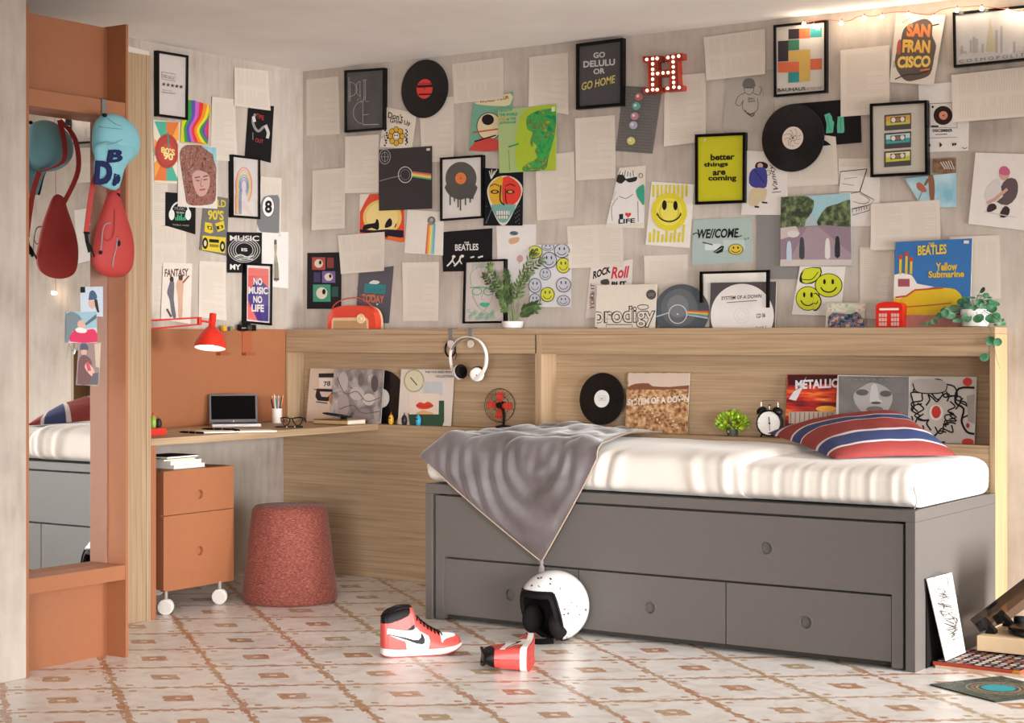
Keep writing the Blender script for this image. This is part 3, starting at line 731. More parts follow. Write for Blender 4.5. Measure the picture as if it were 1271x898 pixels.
def a(A):
    A.poly([(300, 640), (340, 628), (440, 640), (484, 700), (486, 820), (480, 940), (420, 965), (330, 960), (312, 900), (290, 760), (282, 680)], curls, 3)
    A.poly([(470, 640), (488, 645), (487, 760), (470, 700)], '#8ecbc8'); A.poly([(400, 632), (486, 645), (480, 690), (430, 655)], skyp)
    A.poly([(352, 800), (384, 770), (440, 790), (450, 840), (430, 900), (396, 915), (368, 880)], '#c79c92', 4)
    A.line([(366, 812), (396, 806)], 6, '#4a2f33'); A.line([(412, 806), (440, 800)], 6, '#4a2f33'); A.line([(372, 826), (392, 828)], 5, '#3b2428'); A.line([(414, 824), (436, 820)], 5, '#3b2428'); A.line([(404, 816), (398, 856), (412, 858)], 4, '#8d5a52', 2); A.line([(392, 880), (424, 876)], 8, '#9a4a4a')
print_('L', 2, [(273, 615), (490, 641), (492, 985), (272, 972)], 2, 'painted portrait of a person with auburn curls on pale blue', '#ddd4cb', a)
def a(A):
    A.c = 3
    A.ring(284, 160, 56, 70, 9, '#d8d6d4', 24, 180, 360); A.disc(238, 165, 16, 30, '#e4e2e0'); A.disc(330, 165, 16, 30, '#e4e2e0')
    for i, h in enumerate((18, 32, 26, 34, 16, 28)): A.rect(258 + i*10, 196 - h, 265 + i*10, 197, '#3fae7c')
    A.text('MUSIC', (254, 138), (314, 142), 18, '#9c9a98'); A.text('TECHNO', (262, 158), (306, 160), 11, '#e8e6e4'); A.text('WORLD  MUSIC', (242, 224), (334, 230), 8, '#bab6b2')
print_('L', 3, [(204, 38), (372, 52), (370, 275), (203, 225)], 1, 'black poster with white headphones around green sound bars', '#101012', a)
def a(A):
    y_ = '#d9bf2e'
    A.text('WILD', (438, 118), (540, 124), 40, y_, .02); A.text("90'S", (440, 192), (528, 198), 56, y_, .03)
    A.poly([(424, 205), (462, 212), (470, 262), (452, 270), (420, 258)], y_); A.poly([(480, 214), (528, 198), (534, 246), (494, 262)], y_)
    A.poly([(434, 226), (462, 230), (462, 250), (440, 246)], '#1c1b1a'); A.poly([(486, 230), (522, 222), (524, 238), (492, 248)], '#1c1b1a')
    A.disc(450, 238, 8, 7, y_); A.disc(508, 234, 8, 7, y_)
    A.poly([(410, 280), (540, 292), (534, 380), (406, 360)], y_); A.disc(424, 324, 16, 32, '#1c1b1a'); A.disc(424, 324, 8, 17, '#cfc6a8'); A.disc(520, 342, 15, 30, '#1c1b1a'); A.disc(520, 342, 7, 15, '#cfc6a8')
    A.rect(446, 300, 500, 318, '#1c1b1a', 4); A.rect(448, 328, 498, 344, '#8d7c24', 4)
print_('L', 3, [(420, 50), (557, 74), (545, 395), (392, 361)], 1, 'grey poster of yellow cassette and boombox with WILD 90\'S', '#6a6967', a)
def a(A):
    # two line tone ring
    x0, y0_ = 215, 0
    for i, cc in enumerate(('#e0584a', '#ee9a4c', '#e8cf56', '#5fb38a', '#5b74c4', '#8f6cc0')):
        A.c = 2; r = 52 - i*6.5
        A.ring(640, 858, r*.92, r*2.1 - 4, 4.5, cc, 34, 120, 420); A.line([(640 - r*.92 + 2, 858 + r*.9), (640 - r*.92 + 2, 1015)], 4, cc)
framed('L', 2, [(575, 681), (733, 701), (733, 1043), (576, 1032)], 'black frame with a thin rainbow arch on white on the left wall', '#dad3cf', a)
page('L', 2, [(728, 805), (851, 813), (842, 1140), (728, 1125)], 0, 'page right of the rainbow arch frame, above the eight ball picture', pageV)
def a(A):
    A.poly([(742, 80), (770, 60), (810, 56), (838, 75), (838, 262), (745, 262), (722, 240), (716, 190)], '#77787a', 3)
    A.disc(776, 120, 35, 58, '#ece8e4'); A.ring(776, 120, 35, 58, 3, '#3b3a3a'); A.text('8', (757, 155), (797, 155), 70, '#1a1819', .04)
print_('L', 3, [(735, 48), (840, 55), (836, 268), (708, 260)], 1, 'grey billiard ball print with a large number 8', '#cfc8c2', a)
page('L', 3, [(128, 226), (320, 233), (318, 446), (128, 456)], 1, 'page under the black headphones poster, touching the wardrobe edge', pageDV, [0, 0, 0, 0])
page('L', 3, [(128, 452), (198, 456), (190, 745), (128, 745)], 0, 'narrow visible page left of the fashion poster, by the lamp arm', curl=[0, 0, 0, 0])
def a(A):
    A.text('FANTASY', (198, 512), (332, 508), 44, '#6b3b38', .03, .1)
    A.poly([(236, 520), (252, 545), (250, 640), (262, 735), (240, 730), (226, 640), (212, 600), (222, 560)], '#6a6672', 3); A.disc(238, 524, 11, 15, '#3c3438')
    A.poly([(282, 512), (304, 540), (300, 620), (296, 735), (276, 735), (272, 620), (262, 560)], '#d3a890', 3); A.disc(288, 516, 12, 16, '#4a3430'); A.line([(300, 545), (334, 505)], 9, '#8f4b48'); A.line([(210, 690), (235, 735)], 12, '#54484e')
print_('L', 3, [(190, 431), (353, 437), (342, 775), (177, 745)], 2, 'white poster of two standing figures under dark lettering', '#e4dad0', a)
page('L', 3, [(392, 422), (536, 430), (540, 755), (388, 735)], 1, 'page directly above the red lamp shade', pageH)
def a(A):
    A.text('MUSIC', (562, 310), (726, 312), 30, '#d8d4d0', .02)
    for k in range(4): A.ring(642, 362, 90 - k*13, 70 - k*9, 4, '#b9b5b1', 30)
    A.disc(642, 355, 36, 30, '#17161a'); A.text('IS', (626, 368), (660, 370), 18, '#e2deda', .03)
    A.line([(590, 400), (620, 388), (660, 402), (695, 392)], 7, '#c9c5c1', 3); A.line([(600, 416), (650, 410), (690, 416)], 5, '#c9c5c1', 3); A.text('MY', (562, 470), (622, 472), 30, '#e6e2de', .03)
print_('L', 3, [(546, 261), (741, 265), (736, 490), (547, 488)], 2, 'black poster with oval white rings and MUSIC IS MY lettering', '#151418', a)
def a(A):
    A.poly([(810, 305), (822, 305), (825, 350), (822, 385), (832, 440), (836, 528), (806, 530), (806, 440), (812, 385), (808, 350)], '#a39a86', 2)
    A.rect(809, 306, 823, 330, '#554b48'); A.rect(809, 380, 824, 392, '#c7b37a'); A.line([(818, 430), (818, 520)], 5, '#6e6656'); A.line([(827, 430), (829, 520)], 3, '#6e6656'); A.rect(807, 518, 836, 531, '#57514a')
print_('L', 3, [(741, 254), (888, 262), (887, 576), (741, 560)], 1, 'white poster of a tall tasselled bottle left of the wall corner', '#e6e0dc', a)
def a(A):
    A.quad([(660, 455), (783, 462), (781, 765), (657, 755)], '#e8e2e0'); A.quad([(664, 460), (779, 467), (777, 760), (661, 750)], '#e2615c')
    A.poly([(712, 515), (745, 540), (779, 575), (777, 760), (716, 756), (662, 640), (664, 610)], '#3b2f86')
    for tx, x0, x1, yb, in (('NO', 694, 742, 556), ('MUSIC', 666, 774, 606), ('NO', 692, 742, 656), ('LIFE', 682, 752, 704)): A.text(tx, (x0, yb), (x1, yb + 3), 40, '#f2e9dc', .035)
framed('L', 3, [(651, 433), (802, 440), (798, 783), (648, 768)], 'black frame with NO MUSIC NO LIFE on coral and indigo', '#e6dfdb', a)
# ---------------------------------------------------------------- back wall, left part
page('B', 4, [(47, 265), (228, 247), (235, 569), (47, 578)], 0, 'page nearest the room corner, left of the framed chalk letters')
def a(A):
    w = '#b9b7b5'
    A.line([(283, 250), (283, 388)], 2.5, w); A.line([(291, 280), (291, 385)], 2.5, w); A.ring(284, 318, 46, 42, 2.5, w, 24, -90, 90); A.ring(346, 315, 24, 42, 2.5, w, 24, 90, 270); A.line([(346, 275), (346, 357)], 2.5, w)
    A.line([(368, 265), (368, 385)], 2.5, w); A.line([(376, 263), (376, 383)], 2.5, w); A.line([(360, 270), (384, 266)], 2.5, w); A.line([(330, 385), (350, 350), (352, 400), (372, 362)], 2.5, w)
    A.ring(362, 448, 54, 64, 2.5, w, 28, 95, 270); A.line([(362, 385), (362, 512)], 2.5, w); A.line([(364, 462), (395, 458)], 2.5, w); A.line([(362, 516), (452, 514)], 4, w); A.line([(380, 388), (394, 387)], 2.5, w)
framed('B', 4, [(257, 213), (482, 198), (480, 543), (258, 560)], 'black frame with thin arched DANCE letters on charcoal', noisy('print_chalkboard', [(.3, '#413f40'), (.7, '#565354')], (1, 1, 1), 8, 5), a)
def vinyl(c, cx, cy, rad, P0, N, label, lab, lab2=None, art=None, name='vinyl_record', grp=None, tilt=None, body='#0c0a0c'):
    ctr = hit(*px(c, cx, cy), P0, N); n = N.normalized()
    m = MB(); mt = noisy('black_vinyl', [(.45, '#0b0a0b'), (.6, '#161315')], (1, 1, 1), 60, 2, .28) if 'vinyl' not in MC else MC['vinyl']; MC['vinyl'] = mt
    prof = [(rad, .0003), (rad, .0018), (rad*.985, .0024)]
    k = rad*.97
    while k > rad*.40: prof += [(k, .0020), (k - rad*.012, .0024)]; k -= rad*.036
    prof += [(rad*.37, .0022), (.0036, .0022), (.0036, .0003)]
    m.lathe(prof, ctr, n, mt, 72, False); m.lathe([(rad, .0003), (.0036, .0003)], ctr, n, mt, 72, False)
    t = thing(name, label, 'record', ctr - V((0, 0, rad)), grp); link('disc', m, t, smooth=True, angle=25)
    q = MB(); q.lathe([(rad*.335, .0023), (rad*.335, .0028), (.0036, .0028)], ctr, n, flat(lab), 40, False)
    A = Art(c, ctr + n*.0028, n, q)
    if art: art(A)
    link('label', q, t); return t
radB = lambda c, x, y, r: (hit(*px(c, x, y), V((0, -.02, 0)), NW['B']) - hit(*px(c, x, y + r), V((0, -.02, 0)), NW['B'])).length
def a(A): A.rect(664, 296, 748, 310, '#3a1518', -4); A.rect(672, 344, 740, 352, '#3a1518', -3); A.rect(672, 286, 744, 290, '#7c1c1e', -3)
vinyl(4, 706, 316, radB(4, 706, 316, 163), V((0, -.012, 0)), NW['B'], 'black record with a red label high on the back wall', '#dd3b34', art=a, grp='records around the room')
page('B', 4, [(675, 378), (868, 358), (875, 717), (690, 730)], 1, 'page tucked under the red-labelled record on the wall')
def a(A):
    k = '#1d1916'
    A.text("Don't", (500, 478), (585, 496), 36, k, .02, .15); A.text('Grow Up', (512, 512), (625, 528), 34, k, .02, .15)
    for i in range(8): an = 2*pi*i/8; A.disc(548 + 33*cos(an), 580 + 38*sin(an), 15, 17, '#2a2520'); A.disc(548 + 33*cos(an), 580 + 38*sin(an), 12, 14, '#dda726')
    A.disc(548, 578, 18, 20, '#e9ddc8'); A.ring(548, 578, 18, 20, 2, k); A.rect(538, 572, 545, 580, k); A.rect(551, 572, 558, 580, k)
    for i in range(9): A.disc(492 - 5*sin(i) + (i % 2)*5, 520 + i*14, 5, 5, k); A.disc(606 + (i % 2)*6 - 2, 545 + i*10, 4, 5, k)
    A.line([(470, 590), (484, 570), (490, 610)], 3, k); A.line([(604, 590), (616, 620)], 4, k)
print_('B', 4, [(485, 418), (662, 451), (635, 652), (455, 640)], 2, 'tilted white poster with an orange flower and Don\'t Grow Up', '#dfd2c2', a)
def a(A):
    A.disc(484, 695, 32, 42, '#3b3636'); A.ring(484, 695, 32, 42, 3, '#b0a7a2'); A.ring(484, 695, 20, 27, 2, '#b0a7a2'); A.line([(484, 665), (484, 725)], 2, '#b0a7a2'); A.line([(462, 695), (506, 695)], 2, '#b0a7a2')
    A.quad([(716, 648), (736, 647), (736, 660), (716, 661)], '#d8d0c8')
    # plain stand-in: pale ring crossed by a band of colour
    A.line([(455, 830), (520, 812), (575, 800)], 3, '#9d9796')
    for i, cc in enumerate(('#b9566a', '#e0a648', '#e4d06a', '#6aa07a')): A.quad([(632, 775 + i*8), (743, 788 + i*9), (743, 797 + i*9), (632, 783 + i*8)], cc)
    A.ring(598, 795, 40, 46, 4, '#cfc9c6'); A.ring(598, 795, 26, 30, 2, '#8f8a88')
print_('B', 4, [(452, 656), (747, 635), (747, 984), (453, 996)], 3, 'charcoal album sleeve with a pale ring and a short colour band', '#3b3536', a, name='album_sleeve', cat='album sleeve', th=.003)
page('B', 4, [(262, 583), (450, 570), (452, 893), (265, 900)], 1, 'page below the framed chalk letters, left of the charcoal sleeve')
page('B', 4, [(80, 770), (262, 755), (263, 1093), (82, 1105)], 2, 'page lower left of the chalk letter frame, partly over its neighbour')
def a(A):
    A.poly([(405, 40), (455, 38), (590, 52), (594, 318), (488, 318), (342, 268), (345, 150), (372, 95)], '#d9482c'); A.disc(470, 180, 108, 100, '#e6c069'); A.disc(468, 178, 88, 84, '#ecd28a')
    A.poly([(345, 262), (345, 246), (420, 252), (500, 246), (588, 252), (588, 290), (540, 300), (420, 272)], '#231c2a')
    A.poly([(360, 248), (366, 226), (392, 216), (430, 210), (436, 190), (448, 196), (452, 236), (440, 250), (410, 238), (376, 250)], '#1c1622', 2); A.poly([(484, 238), (492, 204), (512, 184), (524, 200), (520, 228)], '#1c1622', 2); A.line([(540, 236), (548, 216)], 6, '#1c1622')
    A.poly([(500, 282), (590, 296), (592, 316), (500, 306)], '#e06a30')
print_('B', 5, [(345, 50), (590, 50), (597, 323), (340, 270)], 1, 'orange sunset poster with dark hillside shapes', '#e2d3c4', a)
page('B', 5, [(221, 281), (482, 260), (490, 478), (243, 496)], 3, 'page crossing the lower left corner of the sunset poster', pageDV, [0, 0, .016, .006])
def a(A):
    for x, y, w, h, cc, c2 in ((78, 402, 74, 70, '#a8433c', '#d9cbb8'), (134, 480, 74, 64, '#6f5590', '#d6c8b4'), (84, 554, 98, 96, '#3f8f74', '#dccfbc')):
        A.rect(x, y, x+w, y+h, cc); A.disc(x + w*.5, y + h*.5, w*.32, h*.34, c2); A.disc(x + w*.62, y + h*.42, w*.10, h*.16, '#1b181c')
    A.rect(162, 404, 200, 462, '#7c332c'); A.rect(88, 486, 126, 542, '#3d3160'); A.rect(188, 566, 226, 622, '#1d4a3e')
print_('B', 5, [(52, 378), (243, 374), (240, 690), (50, 690)], 1, 'black poster with red, purple and green squares left of the radio', '#1c1a20', a)
def a(A):
    for i, cc in enumerate(('#dc6a50', '#e8a450', '#e9d36a', '#8cc3a6', '#6fa9cc')): A.quad([(722 + i*9, 215), (731 + i*9, 215), (718 + i*10, 384), (708 + i*10, 384)], cc)
    A.disc(744, 198, 22, 24, '#6d6763'); A.disc(744, 194, 10, 11, '#aaa39d'); A.disc(738, 212, 12, 12, '#8c857f')
print_('B', 5, [(610, 136), (812, 150), (808, 392), (593, 378)], 2, 'white poster with a small grey ball trailing a rainbow stripe', '#e2d8cd', a)
def a(A):
    A.poly([(395, 548), (420, 530), (455, 538), (440, 552)], '#d9d5d2', 2); A.poly([(372, 548), (490, 556), (486, 606), (366, 600)], '#2c7f83', 0)
    A.text('YOUR DAY', (376, 592), (480, 600), 22, '#236e72'); A.text('IS', (402, 624), (434, 622), 14, '#c96a4e', .03); A.text('TODAY', (356, 650), (480, 660), 44, '#c8714c', .03); A.disc(442, 664, 5, 5, '#c9c5c6'); A.line([(332, 640), (352, 650)], 3, '#b04e56')
print_('B', 5, [(340, 482), (533, 450), (507, 770), (318, 770)], 1, 'slate grey poster with orange TODAY behind the red radio', '#55515a', a)
page('B', 5, [(585, 432), (785, 428), (785, 757), (585, 757)], 1, 'page low on the wall between the radio and the green line drawing')
def a(A):
    A.c = 4; A.disc(908, 815, 87, 92, '#4d4947')
    for k in range(6): A.ring(908, 815, 82 - k*8, 87 - k*8.5, 1.6, '#6d6865')
    A.poly([(826, 850), (990, 850), (985, 905), (965, 930), (940, 925), (905, 935), (870, 925), (840, 905)], '#4d4947', 3)
    for x, l in ((848, 60), (872, 40), (893, 72), (906, 90), (934, 60), (960, 45), (975, 25)): A.line([(x, 905), (x, 905 + l)], 8, '#4d4947')
    A.disc(908, 815, 31, 33, '#dd7a3c'); A.disc(908, 815, 4, 4, '#4d4947')
framed('B', 0, [(545.9, 195.9), (599, 192.2), (599, 270.8), (546, 274.6)], 'black frame with a dripping grey record on white', '#ddd5d0', a, w=.010)
page('B', 6, [(5, 178), (290, 140), (298, 372), (18, 400)], 1, 'page spread right of the red-labelled record under the ceiling', pageDV, [0, 0, .012, .004])
def a(A):
    A.c = 6
    A.poly([(148, 384), (330, 340), (334, 392), (300, 412), (150, 404)], '#ddd0a4', 2); A.text('WORLD TOUR', (158, 398), (322, 372), 20, '#a83a34', .03)
    A.disc(212, 525, 70, 78, '#dac7a0'); A.ring(212, 525, 70, 78, 4, '#1f1c1c'); A.disc(205, 488, 34, 30, '#1d1a1b'); A.poly([(110, 640), (170, 590), (262, 600), (262, 662), (112, 660)], '#c2433a', 2); A.line([(120, 560), (262, 540)], 8, '#b8483e'); A.line([(130, 610), (250, 575)], 8, '#1d1a1b')
print_('B', 6, [(122, 396), (345, 330), (332, 672), (98, 664)], 2, 'teal comic style poster half behind the lime album sleeve', '#6fa48d', a)
def a(A):
    A.c = 6
    A.poly([(400, 450), (440, 425), (585, 405), (583, 770), (380, 778), (360, 620), (372, 520)], '#a5ba2e', 3)
    A.poly([(420, 480), (455, 450), (520, 430), (583, 440), (580, 560), (545, 690), (520, 768), (405, 776), (410, 740), (480, 700), (440, 620), (455, 560), (425, 540)], greenp, 3)
    A.line([(320, 640), (378, 622)], 9, '#3d8f5a'); A.line([(322, 655), (326, 775)], 4, '#6f9a4a')
    A.text('KING OF', (268, 446), (340, 440), 14, '#2f9a8a', .03); A.text('THE WORLD', (268, 470), (372, 464), 16, '#2f9a8a', .03); A.text('AND', (268, 495), (306, 493), 16, '#d99a35', .03); A.text('& THE', (312, 492), (362, 487), 14, '#2f9a8a', .03); A.text('JUNGLE', (270, 516), (362, 510), 15, '#2f9a8a', .03)
    A.quad([(560, 416), (580, 414), (580, 442), (560, 444)], '#d5ddb0')
print_('B', 6, [(262, 432), (589, 402), (585, 770), (270, 786)], 4, 'lime green album sleeve with a dark green tree', '#a3b87a', a, name='album_sleeve', cat='album sleeve', th=.003)
def a(A):
    A.c = 12
    A.poly([(125, 660), (128, 610), (165, 560), (225, 540), (290, 552), (338, 600), (338, 660), (300, 740), (245, 838), (200, 838), (150, 740)], '#d6cdbf', 3)
    A.poly([(134, 650), (140, 600), (180, 560), (222, 552), (222, 725), (160, 720)], '#d8a52b', 2); A.poly([(222, 550), (290, 562), (330, 610), (330, 668), (285, 722), (222, 728)], '#d8392b', 2)
    A.poly([(150, 722), (300, 722), (262, 800), (240, 828), (205, 828), (178, 790)], '#6fa39a', 2)
    A.rect(182, 758, 262, 782, '#ddd5c8'); A.rect(188, 788, 254, 806, '#ddd5c8')
    for i in range(5): A.line([(194 + i*15, 758), (194 + i*15, 806)], 3, '#2b3533')
    for x in (172, 268): A.disc(x, 640, 26, 13, '#2b2322'); A.disc(x, 640, 15, 8, '#c8943a'); A.line([(x - 30, 606), (x, 592), (x + 30, 606)], 5, '#1d1818', 3)
    A.line([(210, 600), (205, 690), (232, 722)], 8, '#241d1c', 3); A.line([(238, 620), (240, 690), (250, 718)], 5, '#241d1c', 3)
    for i in range(4): A.line([(150, 560), (138 + i*16, 510 - (i % 2)*8)], 5, '#d6cdbf')
    for i in range(26): x = 112 + random.random()*215; y = 762 + random.random()*80; 
    for i in range(14): A.disc(120 + (i*37 % 40), 730 + i*8, 3, 3, '#77797c'); A.disc(300 + (i*23 % 34), 720 + i*9, 3, 3, '#77797c')
print_('B', 6, [(190, 758), (402, 768), (398, 1079), (180, 1079)], 2, 'black poster of a painted half yellow half red skull face', '#131419', a)
page('B', 6, [(434, 138), (652, 114), (656, 460), (437, 422)], 1, 'page between the lime sleeve and the GO DELULU frame', pageH)
def a(A):
    w = '#cfccca'
    A.text('GO', (793, 146), (858, 140), 32, w, .03); A.text('DELULU', (737, 198), (913, 184), 36, w, .03); A.text('OR', (793, 236), (857, 230), 31, w, .03)
    A.text('GO HOME', (728, 326), (915, 282), 44, '#d9c96a', .012, .12)
framed('B', 6, [(695, 65), (957, 31), (956, 410), (695, 432)], 'large black frame reading GO DELULU OR GO HOME on grey', '#454245', a, w=.014, depth=.028)
page('B', 6, [(690, 480), (915, 463), (918, 815), (695, 828)], 1, 'page below the GO DELULU frame', pageH)
page('B', 6, [(470, 690), (688, 667), (692, 1033), (479, 1051)], 1, 'page below the lime sleeve, right of the skull poster', pageH)
def a(A):
    A.c = 8
    for r in range(22):
        y = 402 + r*16.5; xo = 158 - r*2.2 - 178
        A.line([(-20 - r*2.2 + 2, y - 5), (186 - r*2.6, y + 10)], 2, '#55514e')
        for k in range(5): x = xo + 25 + k*38 + (r % 2)*18; A.line([(x, y - 3), (x - 2, y + 13)], 1.6, '#55514e')
    for x, y, cc in ((68, 448, '#b8605a'), (54, 500, '#5fa39c'), (45, 556, '#b8808c'), (38, 606, '#a9a9be'), (25, 694, '#cdc870')):
        A.disc(x, y + 4, 23, 22, cc); A.disc(x - 6, y, 8, 8, '#d9d3cc')
print_('B', 0, [(773.5, 106.5), (822.3, 109.5), (810, 191), (764.5, 187.6)], 1, 'brick grey poster with a column of five small coloured dots', '#716c69', a)
# illuminated letter H
def bigH():
    P0 = V((0, -.045, 0)); N = NW['B']; c = 8
    out = [(78, 226), (176, 220), (178, 252), (158, 255), (160, 302), (230, 296), (228, 250), (205, 252), (203, 220), (298, 207), (300, 238), (270, 242), (278, 384), (300, 386), (300, 412), (205, 420), (203, 392), (228, 388), (230, 332), (160, 338), (160, 394), (182, 396), (182, 424), (88, 430), (82, 402), (112, 398), (106, 256), (82, 256)]
    pts = [hit(*px(c, *p), P0, N) for p in out]
    t = thing('marquee_letter', 'red metal marquee letter H studded with lit bulbs on the back wall', 'light letter', (pts[0]+pts[-1])/2)
    m = MB(); rim = flat('#a2321f', .4); face = flat('#8a2b1c', .45)
    m.add([p + V((0, .010, 0)) for p in pts], [tuple(range(len(pts)))], face)
    n = len(pts); m.add(pts + [V((p.x, -.002, p.z)) for p in pts], [(i, (i+1) % n, n+(i+1) % n, n+i) for i in range(n)], rim)
    link('letter_body', m, t, solid=.002)
    bl = [(135, y) for y in (238, 267, 297, 322, 352, 382, 410)] + [(x, y) for x, y in ((249, 228), (249, 255), (250, 283), (250, 312), (251, 342), (252, 370), (253, 396))]
    bl += [(102, 242), (160, 236), (220, 231), (280, 223), (104, 415), (160, 410), (219, 403), (283, 398), (163, 320), (193, 317), (221, 315)]
    for x, y in bl:
        c3 = hit(*px(c, x, y), V((0, -.038, 0)), N); q = MB(); q.ball(c3, .0068, .0068, .0068, hbulb, 12, 8); link('bulb', q, t, smooth=True)
bigH()
page('B', 8, [(418, 118), (762, 70), (768, 325), (440, 360)], 2, 'largest page spread, high between the letter H and the colour block frame', pageDV, [0, 0, .012, .01])
page('B', 8, [(200, 335), (432, 317), (438, 700), (203, 728)], 1, 'page just below the letter H', pageH)
def a(A):
    k = '#3a3634'
    A.poly([(638, 372), (652, 350), (690, 348), (704, 370), (704, 396), (640, 396)], '#6c6764', 2); A.line([(642, 400), (702, 400)], 4, k)
    A.line([(645, 402), (650, 425), (672, 438), (694, 425), (700, 400)], 2.5, k, 3); A.line([(650, 428), (612, 448), (598, 490), (622, 500), (640, 470)], 2.5, k, 2); A.line([(694, 428), (730, 440), (742, 400), (728, 395)], 2.5, k, 2)
    A.line([(640, 470), (638, 520), (680, 545), (722, 520), (720, 460)], 2.5, k, 2); A.text('2PAC', (666, 470), (706, 466), 14, k); A.line([(668, 478), (708, 474)], 5, '#6c6764'); A.line([(650, 525), (665, 545), (684, 550), (706, 535)], 6, '#5c5754', 2); A.line([(664, 540), (688, 560), (704, 545)], 5, k, 2)
    A.line([(745, 400), (752, 440), (735, 470)], 2, '#8c8682', 2)
print_('B', 8, [(550, 345), (812, 295), (806, 660), (525, 646)], 1, 'grey sheet with a pencil drawing of a person wearing a beanie', '#aea59c', a)
def a(A):
    A.c = 8
    K, O, T, G, Y, C = '#3a3237', '#d9683f', '#1e8f8e', '#3e7d5e', '#d3ad58', '#cfc5ba'
    sq = [(892, 74, 952, 130, K), (952, 70, 1014, 126, O), (1014, 64, 1078, 120, T), (834, 140, 892, 255, K), (892, 134, 952, 192, G), (892, 196, 952, 254, Y), (952, 190, 1014, 366, Y), (834, 258, 952, 316, O), (1014, 240, 1078, 300, O), (892, 314, 952, 372, T)]
    for x0_, y0_, x1_, y1_, cc in sq: A.quad([(x0_, y0_), (x1_, y0_ - 4), (x1_, y1_ - 4), (x0_, y1_)], cc)
    A.text('BAUHAUS', (832, 424), (988, 414), 20, '#2d292a', .02); A.text('ausstellung weimar', (992, 405), (1084, 400), 8, '#2d292a'); A.text('juli - sept 1923', (992, 414), (1076, 409), 8, '#2d292a')
framed('B', 0, [(959.8, 31.2), (1025.6, 24.5), (1025.6, 114.8), (960.4, 120.6)], 'black frame with orange, teal and yellow colour blocks under the ceiling', '#d3cac0', a, w=.010)
def a(A): 
    for i in range(9): an = i*.7; A.ring(917 + 30*cos(an), 680 + 30*sin(an), 12 + i % 3*5, 10 + i % 4*4, 2, '#4b4542', 16, i*40, i*40 + 220)
    A.disc(917, 680, 5, 6, '#1a1616')
page('B', 0, [(958, 158), (1038, 170), (1041, 229), (978, 232)], 0, 'page showing below the big wall record, right of the blue sweater drawing', pageV)
print_('B', 0, [(985, 129), (1068, 122), (1069.5, 177), (1000, 183)], 1, 'black poster with mint green boots behind the big wall record', '#151114',
       lambda A: (setattr(A, 'c', 10), A.poly([(54, 582), (80, 572), (92, 590), (96, 612), (104, 618), (98, 672), (62, 676), (66, 630)], '#58b496', 0), A.poly([(122, 592), (152, 586), (156, 664), (150, 674), (120, 674), (118, 640)], '#58b496', 0), A.line([(68, 590), (84, 660)], 4, '#2f8a70'), A.line([(136, 596), (138, 664)], 3, '#2f8a70')))
vinyl(8, 917, 680, radB(8, 917, 680, 189), V((0, -.020, 0)), NW['B'], 'biggest black record on the back wall, with a scribbled pale label', '#d8c8ba', art=a, grp='records around the room')
page('B', 10, [(135, 255), (383, 229), (387, 575), (137, 592)], 3, 'page right of the colour block frame, over the black poster', pageH)
page('B', 0, [(1041, 197), (1079, 197), (1080, 232), (1041, 240)], 0, 'small visible page left of the three cassettes frame', pageV, [0, 0, 0, 0])
def a(A):
    o = '#3e3832'
    A.poly([(440, 210), (455, 150), (490, 120), (560, 95), (600, 120), (600, 180), (620, 230), (610, 290), (600, 345), (580, 385), (520, 405), (470, 410), (430, 370), (412, 320), (420, 260)], '#5a4c46', 3)
    A.poly([(425, 215), (440, 200), (440, 270), (420, 270)], '#b0503a', 2)
    A.text('SAN', (470, 186), (592, 190), 68, '#e0793c', .05, .1); A.text('FRAN', (448, 266), (592, 270), 66, '#dca94a', .05, .1); A.text('CISCO', (424, 346), (592, 340), 60, '#e2bd5c', .05, .1)
    A.line([(600, 130), (636, 122)], 7, o); A.line([(412, 402), (470, 378), (530, 375), (600, 350)], 6, o, 3); A.line([(540, 358), (588, 350)], 9, '#d86a3a')
    for i in range(6): A.line([(456 + i*6, 120 - i*4), (450 + i*7, 108 - i*4)], 2.5, o); A.line([(405, 310 + i*6), (415, 310 + i*6)], 2, o)
print_('B', 10, [(418, 68), (668, 75), (607, 433), (385, 416)], 4, 'white poster with SAN FRANCISCO in orange and yellow bubble letters', '#d9cdc0', a)
def a(A):
    A.c = 10
    city = noisy('print_faint_city', [(.35, '#b9b4b2'), (.65, '#d0cbc8')], (1, 1, 1), 30, 4)
    A.poly([(735, 275), (790, 255), (850, 250), (940, 245), (1065, 235), (1150, 225), (1150, 262), (1065, 268), (740, 284)], city)
    A.poly([(870, 262), (888, 130), (893, 75), (900, 130), (935, 262)], '#bcb497', 0)
    for x, h in ((745, 30), (790, 60), (805, 75), (820, 66), (850, 40), (920, 110), (945, 130), (1010, 50)): A.rect(x, 262 - h, x + 12, 268, '#a9a4a3')
    A.text('The', (740, 276), (775, 272), 22, '#9b9695')
    A.text('C O S M O P O L I T A N', (738, 320), (1140, 278), 16, '#5c5857')
framed('B', 0, [(1182.3, 15.5), (1296, 4), (1296, 72.5), (1183.5, 84)], 'wide black frame with a faint skyline at the top right', '#c9c4c1', a, w=.010)
